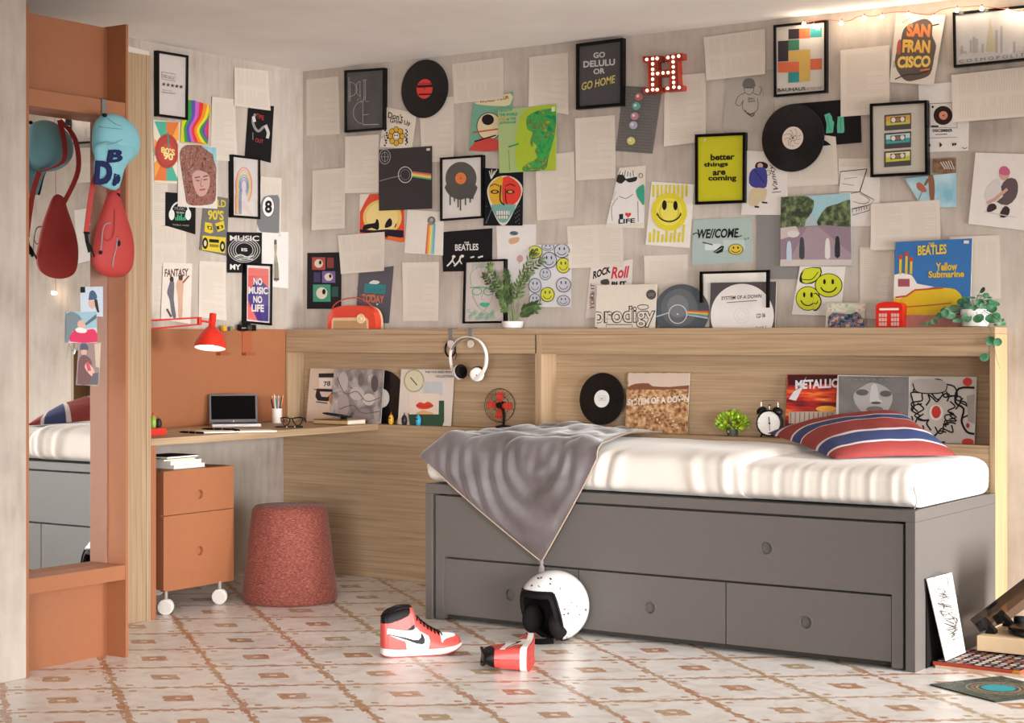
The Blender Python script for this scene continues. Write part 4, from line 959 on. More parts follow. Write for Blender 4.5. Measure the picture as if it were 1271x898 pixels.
def a(A):
    A.c = 10
    for y, c1, c2, c3 in ((575, '#d9a050', '#c7c04a', '#8aa84a'), (668, '#b8d8d4', '#3aa0a0', '#e0a07a'), (760, '#e4ddb0', '#c8c844', '#d8d24a')):
        A.quad([(358, y + 8), (494, y - 3), (494, y + 78), (358, y + 88)], '#4a4543'); A.quad([(366, y + 16), (488, y + 6), (488, y + 50), (366, y + 60)], c1); A.quad([(366, y + 40), (488, y + 30), (488, y + 52), (366, y + 62)], c2)
        A.quad([(390, y + 20), (465, y + 14), (465, y + 42), (390, y + 48)], '#4a4543'); A.disc(404, y + 33, 11, 12, '#e8e0da'); A.disc(450, y + 29, 11, 12, '#e8e0da'); A.quad([(418, y + 24), (436, y + 22), (436, y + 40), (418, y + 42)], '#a8745a')
framed('B', 0, [(1079.4, 128.8), (1150.4, 124.3), (1151.4, 216.6), (1080.2, 220.2)], 'black frame with three cassettes stacked on off white', '#cdc4b8', a, w=.011, depth=.03)
def a(A):
    k = '#2a2120'
    A.c = 10
    A.quad([(588, 525), (726, 520), (726, 648), (590, 645)], '#d8cfc9'); A.line([(588, 525), (726, 520), (726, 648), (590, 645), (588, 525)], 2.5, k); A.disc(655, 585, 48, 48, '#2c1e1c'); A.disc(657, 585, 22, 22, '#d98f70'); A.disc(657, 585, 4, 4, k); A.disc(603, 542, 6, 6, k); A.line([(596, 640), (632, 640)], 8, k)
    A.text('DECEMBER', (604, 670), (704, 668), 15, k, .03); A.line([(616, 682), (676, 680)], 3, k); A.line([(576, 700), (726, 696)], 2.5, '#8a7f7a')
    A.poly([(638, 720), (652, 734), (638, 748)], k); A.poly([(702, 722), (714, 732), (702, 742)], k); A.poly([(714, 722), (726, 730), (714, 740)], k); A.poly([(592, 728), (580, 736), (592, 744)], k); A.ring(766, 742, 14, 12, 3, k, 12, 20, 160)
print_('B', 10, [(530, 430), (790, 410), (783, 764), (545, 772)], 1, 'white music player poster reading DECEMBER with a small dark record', '#e0d8d3', a)
page('B', 10, [(697, 380), (1125, 332), (1135, 585), (710, 622)], 2, 'page spread under the wide skyline frame', pageDV, [0, 0, 0, .014])
def a(A):
    A.c = 8
    for tx, x0_, x1_, yb, h in (('better', 458, 592, 806, 36), ('things', 420, 556, 848, 32), ('are', 470, 542, 890, 26)): A.text(tx, (x0_, yb), (x1_, yb - 5), h, '#181510', .04)
    A.c = 9; A.text('coming', (405, 108), (548, 106), 34, '#181510', .04)
framed('B', 0, [(862.4, 167), (925, 164.2), (924.5, 251.8), (862.6, 254.2)], 'black frame with better things are coming on bright yellow', '#c9c419', a, w=.012)
def a(A):
    A.c = 9
    A.poly([(642, 32), (650, 8), (680, 4), (706, 16), (702, 38), (660, 36)], '#1e1b22', 2); A.disc(668, 24, 14, 14, '#c9a293')
    A.poly([(616, 60), (640, 36), (690, 34), (704, 70), (700, 130), (672, 138), (636, 134), (612, 112)], '#3a3a86', 2); A.line([(640, 44), (690, 112)], 4, '#22224a')
    A.poly([(628, 138), (696, 140), (702, 160), (690, 205), (664, 205), (655, 230), (612, 222), (614, 180)], '#cbb894', 2); A.poly([(640, 226), (664, 230), (662, 238), (640, 236)], '#2a2626'); A.poly([(676, 206), (706, 208), (704, 216), (678, 214)], '#2a2626')
    A.text('Vanity', (770, 150), (742, 20), 34, '#2d2928', .0, .2, up=(-34, -4)); A.ring(708, 60, 12, 14, 2.5, '#4c4644', 20); A.line([(728, 160), (775, 155)], 3, '#2d2928')
print_('B', 0, [(925, 187), (977, 190), (978, 267), (920, 266.8)], 2, 'white poster of a person in a blue sweater with upright handwriting', '#ddd3cd', a)
def a(A):
    A.c = 19; k = '#45403d'
    A.line([(115, 515), (280, 498)], 5, k); A.line([(115, 515), (105, 640)], 4, k); A.line([(280, 498), (236, 640)], 6, k); A.line([(112, 640), (236, 640)], 3, k)
    A.line([(180, 650), (236, 640), (325, 690), (300, 720), (190, 745)], 4, k); A.line([(236, 650), (300, 690), (260, 715), (195, 700)], 3, k, 2); A.line([(190, 748), (298, 720), (296, 755), (192, 785), (190, 748)], 4, k)
    for i in range(5): A.line([(215 + i*16, 742 - i*4), (215 + i*16, 765 - i*4)], 4, k)
    A.line([(140, 560), (220, 550)], 3, '#8c8682'); A.line([(130, 590), (200, 600)], 3, '#8c8682')
print_('B', 0, [(1041, 207), (1092, 208), (1091, 281), (1043, 281)], 1, 'white sheet with a pen sketch of an open record player', '#ddd4cd', a)
def a(A):
    A.c = 9
    Y = '#d8c524'
    for i in range(9): x = 128 + i*21; h1 = (60, 76, 52, 70, 44, 66, 50, 72, 58)[i]; A.line([(x, 122), (x - 1, 122 + h1)], 11, Y); A.line([(x - 18 + i*.6, 412 - (50, 66, 58, 40, 62, 48, 70, 50, 90)[i]), (x - 20, 412 - (0, 0, 0, 0, 0, 0, 0, 0, 0)[i])], 11, Y)
    A.disc(208, 258, 90, 96, '#dccb2c'); A.disc(208, 258, 66, 70, '#e4d85e'); A.ring(208, 258, 52, 56, 9, '#d2bf20')
    A.disc(184, 224, 12, 25, '#1b1712'); A.disc(240, 226, 11, 24, '#1b1712'); A.ring(208, 262, 62, 48, 7, '#1b1712', 24, 10, 170); A.line([(146, 276), (150, 262)], 5, '#1b1712'); A.line([(268, 276), (266, 262)], 5, '#1b1712')
print_('B', 9, [(118, 104), (335, 119), (310, 441), (87, 425)], 2, 'white poster of a yellow smiley over dripping yellow stripes', '#e6dfd6', a)
def a(A):
    k = '#1f1d1d'
    A.rect(388, 420, 470, 452, '#cfdad6'); A.rect(480, 400, 590, 452, '#bccac6')
    A.text('WE//COME', (350, 394), (560, 388), 48, k, .035, .2); A.line([(320, 378), (345, 364), (362, 380)], 5, k, 2); A.line([(545, 388), (575, 378)], 5, k)
    A.line([(376, 412), (428, 425)], 5, k); A.poly([(430, 462), (470, 430), (486, 432), (478, 460), (452, 470)], k, 0); A.line([(440, 462), (476, 440)], 3, '#a9b7b3')
    A.smile(545, 448, 38, '#d6b83c', ry=28); A.text('a+', (588, 402), (614, 400), 14, '#3c5a58')
print_('B', 9, [(330, 298), (625, 284), (632, 510), (321, 529)], 1, 'pale blue green poster handwritten WELLCOME with a yellow smiley', '#a9b9b4', a)
def a(A):
    for y in (318, 398, 462): 
        A.quad([(700, y), (772, y), (772, y + 58), (700, y + 58)], '#b6b0ae'); A.line([(702, y + 2), (770, y + 2), (770, y + 56), (702, y + 56), (702, y + 2)], 3, '#d8d3d1'); A.disc(738, y + 26, 18, 14, '#7c7776'); A.disc(738, y + 26, 8, 7, '#cfcac8')
print_('B', 0, [(939, 265.5), (999, 264.8), (999.5, 347), (938.7, 346.2)], 1, 'grey poster with pale cassettes behind the tree lined street sleeve', '#86817f', a)
def a(A):
    A.c = 9
    # plain street view: sky, trees both sides, mauve road, a few pale and dark shapes
    A.poly([(930, 170), (1128, 160), (1128, 300), (960, 310), (915, 240)], '#9cc3cc'); A.poly([(765, 175), (870, 172), (940, 200), (930, 260), (900, 300), (880, 350), (765, 360)], treep, 2)
    A.c = 11; A.poly([(20, 270), (60, 215), (110, 200), (160, 180), (185, 200), (186, 320), (60, 340), (20, 300)], treep, 2)
    A.c = 9
    A.poly([(765, 360), (900, 330), (1000, 325), (1130, 335), (1130, 540), (765, 545)], '#8f7a86'); A.poly([(765, 340), (850, 330), (870, 368), (765, 400)], '#c7b6b4', 0); A.disc(835, 370, 30, 18, '#d3ccca')
    A.poly([(765, 500), (1130, 480), (1130, 545), (765, 545)], '#c9bdb6'); A.poly([(905, 335), (960, 332), (1130, 470), (1130, 500), (820, 500)], '#a08c94')
    for x, y, h_, cc in ((815, 420, 80, '#b9c9d6'), (880, 400, 90, '#3c4048'), (1010, 405, 84, '#d9d5d2'), (1060, 395, 88, '#2f3138')): A.poly([(x - 10, y), (x, y - 14), (x + 10, y), (x + 13, y + h_), (x - 13, y + h_)], cc, 2)
print_('B', 0, [(969.6, 245), (1055.6, 240.2), (1057.6, 329.6), (968.9, 330.8)], 3, 'square photo sleeve of a tree lined street with standing figures', '#a9b9be', a, name='album_sleeve', cat='album sleeve', th=.003)
def a(A):
    A.c = 9; Y = '#ccd026'
    A.poly([(890, 548), (975, 540), (972, 590), (930, 622), (880, 620), (866, 600)], '#23231a', 2); A.poly([(890, 550), (970, 545), (966, 588), (928, 615), (882, 614)], Y, 2); A.line([(880, 600), (930, 600), (962, 562)], 4, '#23231a', 3)
    A.smile(910, 697, 62, Y, lw=.06); A.c = 11; A.smile(70, 578, 64, Y, ry=56, lw=.06); A.poly([(0, 616), (24, 622), (38, 650), (26, 684), (0, 696)], '#23231a', 2); A.poly([(0, 620), (20, 626), (33, 652), (22, 680), (0, 690)], Y, 2)
    A.line([(0, 660), (14, 664), (20, 650)], 4, '#23231a', 2)
print_('B', 0, [(993, 330.5), (1049.5, 331), (1043.5, 392.5), (982.6, 390.5)], 2, 'white poster with three large lime yellow smileys', '#e2dcd5', a)
page('B', 0, [(800.5, 318), (853.5, 316), (854, 398), (800.5, 400)], 0, 'page behind the round picture disc on the shelf', pageH)
def a(A):
    A.c = 6; k = '#4a4644'
    A.poly([(895, 880), (920, 812), (960, 770), (1010, 775), (1040, 810), (1050, 880), (1010, 905)], '#e2ddd8', 2)
    for i in range(7): A.line([(930 + i*14, 770 + (i % 3)*6), (915 + i*17, 805)], 4, k)
    A.poly([(915, 800), (960, 795), (975, 818), (1035, 805), (1030, 830), (990, 838), (972, 825), (950, 845), (920, 832)], '#2d2a2b', 2); A.line([(960, 880), (1000, 876)], 4, '#6c5a58'); A.line([(905, 820), (900, 880)], 6, k, 0)
    for x, y in ((876, 828), (886, 862), (1058, 800)): A.ring(x, y, 12, 14, 3, k)
    A.c = 7
    A.poly([(1030, 30), (1062, 0), (1078, 5), (1078, 110), (1050, 85)], '#3a9a7e', 2)
    A.poly([(868, 210), (880, 100), (912, 78), (930, 30), (1010, 20), (1040, 75), (1066, 110), (1070, 210)], '#e2dcd8', 2); A.line([(900, 200), (896, 120), (930, 70)], 3, k, 2); A.line([(935, 60), (975, 75), (1015, 50)], 3, k, 2); A.line([(1042, 90), (1044, 205)], 3, k)
    A.text('I', (938, 192), (960, 190), 30, '#2a2a3a', .02); A.heart(988, 166, 17, '#d63a2e'); A.text('LIFE', (934, 216), (1026, 210), 26, '#2a2a3a', .03)
print_('B', 0, [(769, 208.5), (801.5, 205.5), (799.5, 283.5), (752, 282)], 2, 'white poster of a person in sunglasses and an I heart LIFE shirt', '#ddd2c4', a)
page('B', 7, [(644, 229), (955, 212), (966, 455), (664, 463)], 1, 'page spread below the I heart LIFE poster, left of the smiley stripes', pageD, [0, 0, .01, .012])
def a(A):
    G = '#c3c3ce'
    for x, y, r, ry, cc in ((468, 372, 42, 36, '#d2cf56'), (540, 345, 36, 24, G), (618, 366, 44, 40, G), (547, 418, 44, 46, G), (627, 448, 40, 44, '#d2cf3c'), (527, 496, 32, 34, G), (470, 560, 36, 42, G), (629, 556, 42, 42, G), (540, 610, 40, 42, '#d2cf3c'), (470, 640, 32, 36, G), (630, 644, 36, 30, G)): A.smile(x, y, r, cc, '#3c3a42', ry, .1)
print_('B', 7, [(435, 332), (672, 330), (670, 680), (437, 680)], 2, 'white poster patterned with grey and yellow smileys', '#dcd8d8', a)
def a(A):
    A.disc(350, 268, 24, 12, '#55706c'); A.line([(335, 262), (365, 275)], 5, '#2c4644'); A.poly([(322, 300), (378, 290), (374, 316), (332, 330)], '#cfa27c', 2); A.line([(385, 395), (380, 440)], 4, '#b08a8a'); A.disc(384, 410, 18, 20, '#c99a9c')
print_('B', 7, [(252, 222), (473, 218), (468, 545), (262, 552)], 1, 'white sheet with small faded sketches behind the tall potted plant', '#dfd9d6', a)
def a(A):
    A.c = 7; w = '#dedad6'; A.text('THE', (72, 328), (100, 326), 12, w, .02); A.text('BEATLES', (22, 366), (152, 362), 36, w, .02)
    A.c = 5
    for x in (865, 905): A.line([(x, 395), (x - 5, 420), (x - 35, 452)], 9, w, 2); A.line([(x - 5, 418), (x + 8, 440)], 7, w)
    A.disc(868, 398, 10, 8, w); A.disc(916, 396, 9, 8, w); A.c = 7; A.line([(108, 404), (130, 398)], 8, w); A.line([(150, 404), (178, 396)], 9, w)
print_('B', 0, [(548, 288.3), (611.3, 283.4), (611, 336), (550, 337.5)], 1, 'black poster with white capitals over pale strokes, behind the green face frame', '#18161a', a)
def a(A):
    A.c = 7; g = '#3aa07e'
    for i in range(15): x = 118 + i*8; A.line([(x, 470 - (i % 3)*8), (x - 2, 440 - (i % 2)*10)], 2.5, '#6fae9a')
    A.line([(112, 560), (108, 500), (130, 470), (170, 455), (210, 470), (232, 510), (236, 580)], 3, '#6fae9a', 3); A.line([(105, 572), (160, 568), (236, 578)], 5, g, 2)
    A.ring(145, 592, 28, 22, 4, g); A.ring(208, 594, 28, 22, 4, g); A.line([(120, 600), (135, 650), (180, 700), (220, 650), (236, 600)], 2.5, '#9a8f88', 3); A.line([(178, 600), (170, 638), (186, 640)], 2.5, '#9a8f88', 2)
    A.poly([(158, 664), (178, 654), (190, 657), (204, 654), (218, 664), (190, 682)], '#3fb08c', 2)
    for i in range(22): an = i*.9; A.ring(100 + (i*31 % 150), 700 + (i*17 % 46), 8, 9, 2.5, ('#4fae8c', '#79b894')[i % 2], 12, 0, 300)
    for i in range(12): A.line([(160 + i*7, 712), (154 + i*9, 748)], 2, '#79b894')
framed('B', 7, [(71, 421), (302, 411), (300, 768), (62, 772)], 'black frame with a green line drawing of a face in glasses, by the tall plant', '#cfc2bb', a, w=.0095)
def a(A):
    A.c = 13
    A.text('ROCK', (32, 142), (148, 100), 50, '#171413', .04, .1, up=(0, -50)); A.text('Roll', (150, 140), (272, 132), 78, '#c93044', .03, .25)
    A.text('BUT', (155, 190), (252, 186), 32, '#171413', .05); A.poly([(84, 150), (130, 140), (140, 175), (90, 175)], '#44403c', 2); A.text('I LIKE IT', (40, 330), (40, 170), 22, '#5a4644', .02, 0, up=(-22, 0)); A.text('LOUD', (22, 335), (22, 240), 12, '#b04a50', .02, 0, up=(-12, 0))
print_('B', 7, [(778, 455), (1012, 412), (1000, 720), (748, 742)], 2, 'white poster with black ROCK and red Roll lettering', '#ddd3cb', a)
def a(A):
    A.c = 19
    A.poly([(690, 440), (820, 430), (832, 525), (690, 520)], noisy('print_bronze', [(.35, '#4b3526'), (.6, '#8d6a4c')], (1, 1, 1), 40, 4)); 
    for i in range(5): A.line([(735 + i*16, 455 - i*2), (765 + i*14, 500)], 6, '#d8cec4')
print_('B', 19, [(688, 436), (832, 428), (832, 530), (684, 524)], 1, 'small brown photo of a pale striped facade', '#8c725c', a)
def a(A):
    A.c = 19
    A.poly([(660, 545), (680, 515), (692, 548), (700, 600), (696, 690), (672, 690), (664, 620)], '#8b5a40', 2); A.line([(660, 560), (638, 600)], 16, '#8b5a40'); A.poly([(588, 588), (610, 582), (640, 610), (650, 640), (620, 640), (592, 620)], '#b2604a', 2); A.line([(622, 640), (600, 690)], 6, '#8b8884'); A.disc(680, 530, 9, 12, '#9a6a50')
print_('B', 19, [(512, 556), (832, 522), (835, 736), (740, 736), (600, 700)], 2, 'sky blue photo of a bronze statue', skyp, a)
page('B', 11, [(265, 200), (585, 180), (592, 410), (268, 415)], 3, 'page spread below the statue photo, above the blue and yellow sleeve', pageD, [0, 0, .006, .01])
page('B', 11, [(215, 400), (375, 398), (375, 730), (215, 735)], 1, 'page behind the red phone box, left of the blue and yellow sleeve', pageH, [0, 0, 0, 0])
page('B', 11, [(630, 352), (865, 345), (870, 640), (632, 648)], 1, 'page behind the eucalyptus, right of the blue and yellow sleeve', pageV, [0, .004, 0, 0])
def a(A):
    A.c = 11
    A.poly([(795, 150), (815, 110), (860, 80), (870, 150), (850, 190), (800, 180)], '#cfc8c4', 2); A.disc(885, 62, 24, 28, '#c9a08c'); A.poly([(862, 60), (868, 30), (890, 24), (910, 40), (908, 66)], '#c25f80', 2)
    A.poly([(870, 120), (900, 82), (938, 84), (950, 120), (940, 170), (900, 206), (850, 190), (880, 165)], '#5c4a50', 2); A.line([(900, 130), (840, 180), (805, 195)], 14, '#c79a86'); A.poly([(812, 205), (840, 198), (850, 222), (806, 240)], '#3d3234', 2); A.poly([(870, 235), (890, 208), (912, 225), (900, 258), (868, 262)], '#3d3234', 2)
    A.line([(790, 235), (940, 262)], 4, '#c9c0ba')
print_('B', 0, [(1211, 189.5), (1292, 192), (1286, 288), (1202, 278)], 2, 'white poster of a crouching person in a pink cap at the far right', '#e0d8d2', a)
CR.update({21: (530, 395, 9.98), 22: (30, 120, 3.742), 23: (1130, 350, 8.163), 24: (240, 370, 5.281), 25: (180, 480, 5.777), 26: (540, 380, 5.61), 27: (460, 740, 9.97)})
def Hy(c, x, y, yy): return hit(*px(c, x, y), V((0, yy, 0)), V((0, 1, 0)))
def Hx(c, x, y, xx): return hit(*px(c, x, y), V((xx, 0, 0)), V((1, 0, 0)))
def PP(P0, c, x, y, N): return hit(*px(c, x, y), P0, N)
ZS = 1.1915; ZN = .7345
def lean(name, label, c, TL, TR, yb, zb, tilt, base, art=None, cat='album sleeve', th=.0035, group=None, pts=None):
    """a card or sleeve standing on its lower edge, leaning back"""
    N = V((0, -cos(radians(tilt)), sin(radians(tilt)))); P0 = V((0, yb, zb)); D = V((0, sin(radians(tilt)), cos(radians(tilt))))
    a, b = PP(P0, c, *TL, N), PP(P0, c, *TR, N)
    if pts: q = [PP(P0, c, *p, N) for p in pts]
    else: q = [a, b, b - D*((b.z - zb)/D.z), a - D*((a.z - zb)/D.z)]
    m = MB(); bm_ = flat(base) if isinstance(base, str) else base; n = len(q)
    f = [p + N*th for p in q]
    m.add(q, [tuple(range(n))[::-1]], flat('#cfc4b6')); m.add(f, [tuple(range(n))], bm_); m.add(q + f, [(i, (i+1) % n, n+(i+1) % n, n+i) for i in range(n)], flat('#cfc4b6'))
    if art: art(Art(c, P0 + N*th, N, m).within(f))
    return tag(link(name, m, None), label, cat, group)
GS = 'record sleeves standing in the niches and on the shelf'
# ---------------------------------------------------------------- on top of the shelf unit
def a(A):
    k = '#2b2726'
    A.text('prodigy', (36, 466), (444, 460), 146, k, .045); A.text('prodigy', (46, 460), (434, 454), 134, '#d9cec2', .004); A.line([(60, 405), (425, 398)], 3, '#8a807a')
    A.disc(415, 243, 33, 33, '#4c4745'); A.line([(395, 240), (435, 236)], 3, '#a39a92'); A.line([(398, 252), (432, 248)], 3, '#a39a92')
    A.line([(325, 322), (340, 312), (385, 312), (398, 324), (385, 338), (340, 340), (325, 322)], 5, k, 2); A.ring(282, 330, 12, 12, 4, k); A.line([(118, 458), (120, 440), (290, 440), (292, 458)], 5, k)
o = lean('album_sleeve', 'cream sleeve with big outlined black lettering, leftmost sleeve on the shelf top', 13, (62, 182), (456, 174), -.078, ZS, 6, '#d9cdbf', a, group=GS)
arc = [(617 + 178*cos(radians(t_)), 355 + 180*sin(radians(t_))) for t_ in range(-180 - 36, 37, 6)]
def a(A):
    A.disc(600, 330, 120, 125, '#5f6368'); A.disc(590, 320, 70, 74, '#73767a')
    A.poly([(448, 385), (530, 360), (532, 365), (450, 392)], '#c5c5c6')
    for i, cc in enumerate(('#c9534a', '#d9884a', '#dcc45a', '#6aa06a', '#5a8ab0', '#c9c0ce')): A.poly([(650, 348 + i*5), (793, 350 + i*9), (793, 359 + i*9), (650, 353 + i*5)], cc)
    A.ring(590, 372, 62, 64, 6, '#c9c7c6'); A.disc(590, 372, 6, 6, '#c9c7c6')
lean('picture_disc', 'round slate blue picture disc with a pale ring, on the shelf top', 13, None or (0, 0), (0, 0), -.065, ZS, 5, '#4c5259', a, cat='record', th=.002, pts=arc[::-1][::-1], group='records around the room')
def a(A):
    pts = [(1013 + 208*cos(radians(t_)), 382 + 210*sin(radians(t_))) for t_ in range(-204, 25, 6)]
    A.poly(pts, '#e2dbd6'); A.ring(1010, 380, 50, 52, 3, '#cfc6c1'); A.ring(1010, 380, 30, 32, 3, '#cfc6c1')
    A.text('SYSTEM OF A DOWN', (876, 280), (1140, 264), 24, '#2a2524', .015, .1); A.line([(912, 296), (1110, 282)], 4, '#2a2524'); A.text('CD 36', (1106, 398), (1166, 392), 28, '#3a3433', .02); A.text('Track 1', (1100, 470), (1170, 462), 16, '#3a3433')
lean('album_sleeve', 'dark sleeve with a big white printed disc, inside the short legged frame', 13, (808, 166), (1240, 158), -.080, ZS, 4, '#4b4647', a, group=GS)
# frame whose uprights stop half way, hung over the sleeves
def uframe():
    N = V((0, -1, 0)); P0 = V((0, -.110, 0)); t = thing('framed_print', 'short legged black frame with a blank white card on the shelf top', 'picture frame', PP(V((0, -.05, 0)), 13, 960, 458, N), 'black framed prints on the walls')
    m = MB()
    def bar(q): 
        p = [PP(P0, 13, x, y, N) for x, y in q]; m.prism(p, V((0, .012, 0)), blacks)
    bar([(732, 92), (1190, 80), (1190, 96), (732, 108)]); bar([(732, 100), (748, 100), (748, 296), (732, 297)]); bar([(1170, 90), (1190, 90), (1186, 329), (1168, 329)])
    link('frame', m, t)
    P1 = V((0, -.048, 0)); m = MB(); m.prism([PP(P1, 13, x, y, N) for x, y in ((742, 104), (1180, 92), (1182, 455), (742, 455))], V((0, .006, 0)), whitep); link('card', m, t)
uframe()
def a(A):
    A.c = 11
    A.poly([(370, 640), (430, 630), (470, 605), (560, 592), (640, 592), (676, 612), (690, 645), (670, 690), (650, 712), (370, 720)], '#dcb71d', 3); A.poly([(370, 530), (455, 530), (480, 570), (560, 585), (470, 602), (425, 630), (370, 636)], '#e6dcd4', 2)
    A.line([(380, 634), (430, 628), (470, 600), (600, 590)], 8, '#b8452f'); A.line([(400, 680), (520, 672), (640, 660)], 6, '#b8651f', 3); A.rect(392, 548, 446, 584, '#a04a5a')
    for x, y in ((402, 455), (430, 440), (452, 465)): A.line([(x, 525), (x + 2, y)], 12, '#d4b51f'); A.disc(x + 2, y - 8, 11, 11, '#b8443f')
    A.text('THE', (535, 396), (562, 393), 16, '#e0bf35', .02); A.text('BEATLES', (484, 440), (618, 432), 46, '#e0bf35', .03); A.text('Yellow', (568, 512), (668, 508), 38, '#d8b228', .035); A.text('Submarine', (534, 544), (700, 540), 32, '#d8b228', .035)
    A.rect(698, 370, 722, 384, '#d8d6d2')
    A.rect(382, 716, 738, 790, '#b7776f')
lean('album_sleeve', 'blue sleeve with yellow lettering and shapes beside the red phone box', 11, (381, 377), (738, 360), -.055, ZS, 5, '#2f6dab', a, group=GS)
comic = noisy('print_comic_crowd', [(.34, '#24333f'), (.42, '#3f7f9f'), (.47, '#a33c3a'), (.52, '#38546a'), (.57, '#b9a08c'), (.7, '#3a5a50')], (1, 1, 1), 60, 3, .4, 0, interp='CONSTANT')
lean('photo_card', 'small crowded colourful picture card left of the red phone box', 11, (62, 658), (242, 660), -.075, ZS, 8, '#b9b09e', lambda A: (A.poly([(66, 725), (90, 705), (170, 712), (200, 700), (238, 735), (238, 785), (66, 785)], comic), A.rect(66, 664, 238, 700, noisy('print_pale_scene', [(.35, '#9fae93'), (.55, '#d9d2c2'), (.7, '#c58f84')], (1, 1, 1), 50, 4))), cat='picture')
# phone box
def phonebox():
    b0 = Hy(11, 288, 770, -.10); b1 = Hy(11, 412, 770, -.10); tp = Hy(11, 350, 654, -.10).z
    xa, xb = b0.x, b1.x; t = thing('toy_phone_box', 'red toy telephone box with a white sign band on the shelf top', 'toy', V(((xa+xb)/2, -.075, ZS)))
    m = MB(); w = xb - xa; n = 14
    out = [V((xa, -.10, ZS))] + [V(((xa+xb)/2 - w/2*cos(pi*i/n)**1 * (1), -.10, tp - .022 + .022*sin(pi*i/n)**.6)) for i in range(n+1)] + [V((xb, -.10, ZS))]
    m.prism(out[::-1], V((0, .05, 0)), red); link('body', m, t, bevel=.001)
    m = MB(); zc = tp - .034; m.box(xa + .016, xb - .016, -.1015, -.1, zc, zc + .008, white); link('sign', m, t)
    m = MB()
    for s_ in (-1, 1):
        c = (xa+xb)/2 + s_*w*.23
        for i in range(3):
            for j in range(3): m.box(c - w*.15 + i*w*.105, c - w*.15 + i*w*.105 + w*.085, -.1008, -.1, ZS + .006 + j*.018, ZS + .020 + j*.018, flat('#d9b0a8', .3))
    link('window', m, t)
phonebox()
# radio
def radio():
    f = -.112; N = V((0, -1, 0)); o = [(163, 815), (164, 770), (170, 725), (186, 696), (215, 680), (265, 672), (340, 671), (385, 678), (412, 698), (426, 730), (431, 770), (431, 815)]
    pts = [Hy(5, x, y, f) for x, y in smoothpts(o, 3, False)]; pts = [V((p.x, p.y, max(p.z, ZS + .001))) for p in pts]
    t = thing('radio', 'small rounded red retro radio with cream panel and dial on the shelf top', 'radio', V(((pts[0].x+pts[-1].x)/2, -.08, ZS)))
    m = MB(); m.prism(pts[::-1], V((0, .045, 0)), flat('#d8442c', .3)); link('case', m, t, bevel=.002)
    cr = flat('#e0bd96', .4)
    m = MB(); m.prism([p + V((.003, .046, 0)) for p in pts][::-1], V((0, .012, 0)), cr); link('back_shell', m, t)
    fr = [Hy(5, x, y, f - .001) for x, y in smoothpts([(186, 815), (188, 750), (198, 740), (330, 738), (380, 740), (390, 752), (392, 815)], 1, False)]; fr = [V((p.x, p.y, max(p.z, ZS + .001))) for p in fr]
    m = MB(); m.prism(fr[::-1], V((0, .0025, 0)), cr); 
    link('front_panel', m, t)
    m = MB(); m.prism([V((p.x + .0, p.y - .0012, max(ZS + .001, p.z))) for p in [Hy(5, x, y, f) for x, y in ((196, 815), (197, 756), (382, 756), (383, 815))]][::-1], V((0, .001, 0)), flat('#b99066', .6)); link('speaker_grille', m, t)
    c = Hy(5, 352, 745, f); m = MB(); m.lathe([(.0235, 0), (.0235, .006), (.0195, .0065), (.0185, .0045), (.010, .0045), (.009, .008), (.0001, .008)], c + V((0, -.001, 0)), N, flat('#e6cba4', .35), 32); link('dial', m, t, smooth=True)
    m = MB(); m.tube(smoothpts([Hy(5, x, y, f + .02) for x, y in ((186, 700), (205, 665), (245, 640), (300, 628), (345, 632), (390, 655), (425, 690), (440, 730))], 5, False), .0028, flat('#cf4a3c', .35)); link('handle', m, t, smooth=True)
    m = MB(); m.tube([Hy(5, 392, 682, f + .03), Hy(5, 322, 570, f + .05)], .0012, steel); link('antenna', m, t, smooth=True)
radio()
# leafy plants
def leaf(mb, base, d, n, L, W, mat, fold=.15, k=5, rnd=1.0):
    d = V(d).normalized(); s = d.cross(V(n)).normalized(); n = s.cross(d).normalized(); vs = []; fs = []
    for i in range(k+1):
        f = i/k; w = W/2*(sin(pi*min(1, f*.98+.01)**rnd))**.75; c = base + d*(L*f) - n*(L*.18*f*f)
        vs += [c + s*w + n*(fold*w), c, c - s*w + n*(fold*w)]
    for i in range(k):
        for j in (0, 1): fs.append((3*i+j, 3*i+j+1, 3*i+j+4, 3*i+j+3))
    mb.add(vs, fs, mat)
gl1 = noisy('dark_glossy_leaf', [(.3, '#33452a'), (.55, '#57703f'), (.7, '#8ba06f')], (1, 1, 1), 25, 3, .35)
gl2 = noisy('blue_green_leaf', [(.3, '#1f5538'), (.5, '#3f8157'), (.68, '#86b795')], (1, 1, 1), 22, 3, .38)
gl3 = noisy('yellow_green_leaf', [(.3, '#577a10'), (.5, '#8db31c'), (.68, '#c3cf3a')], (1, 1, 1), 40, 3, .5)
stemm = flat('#7c8a55', .6)
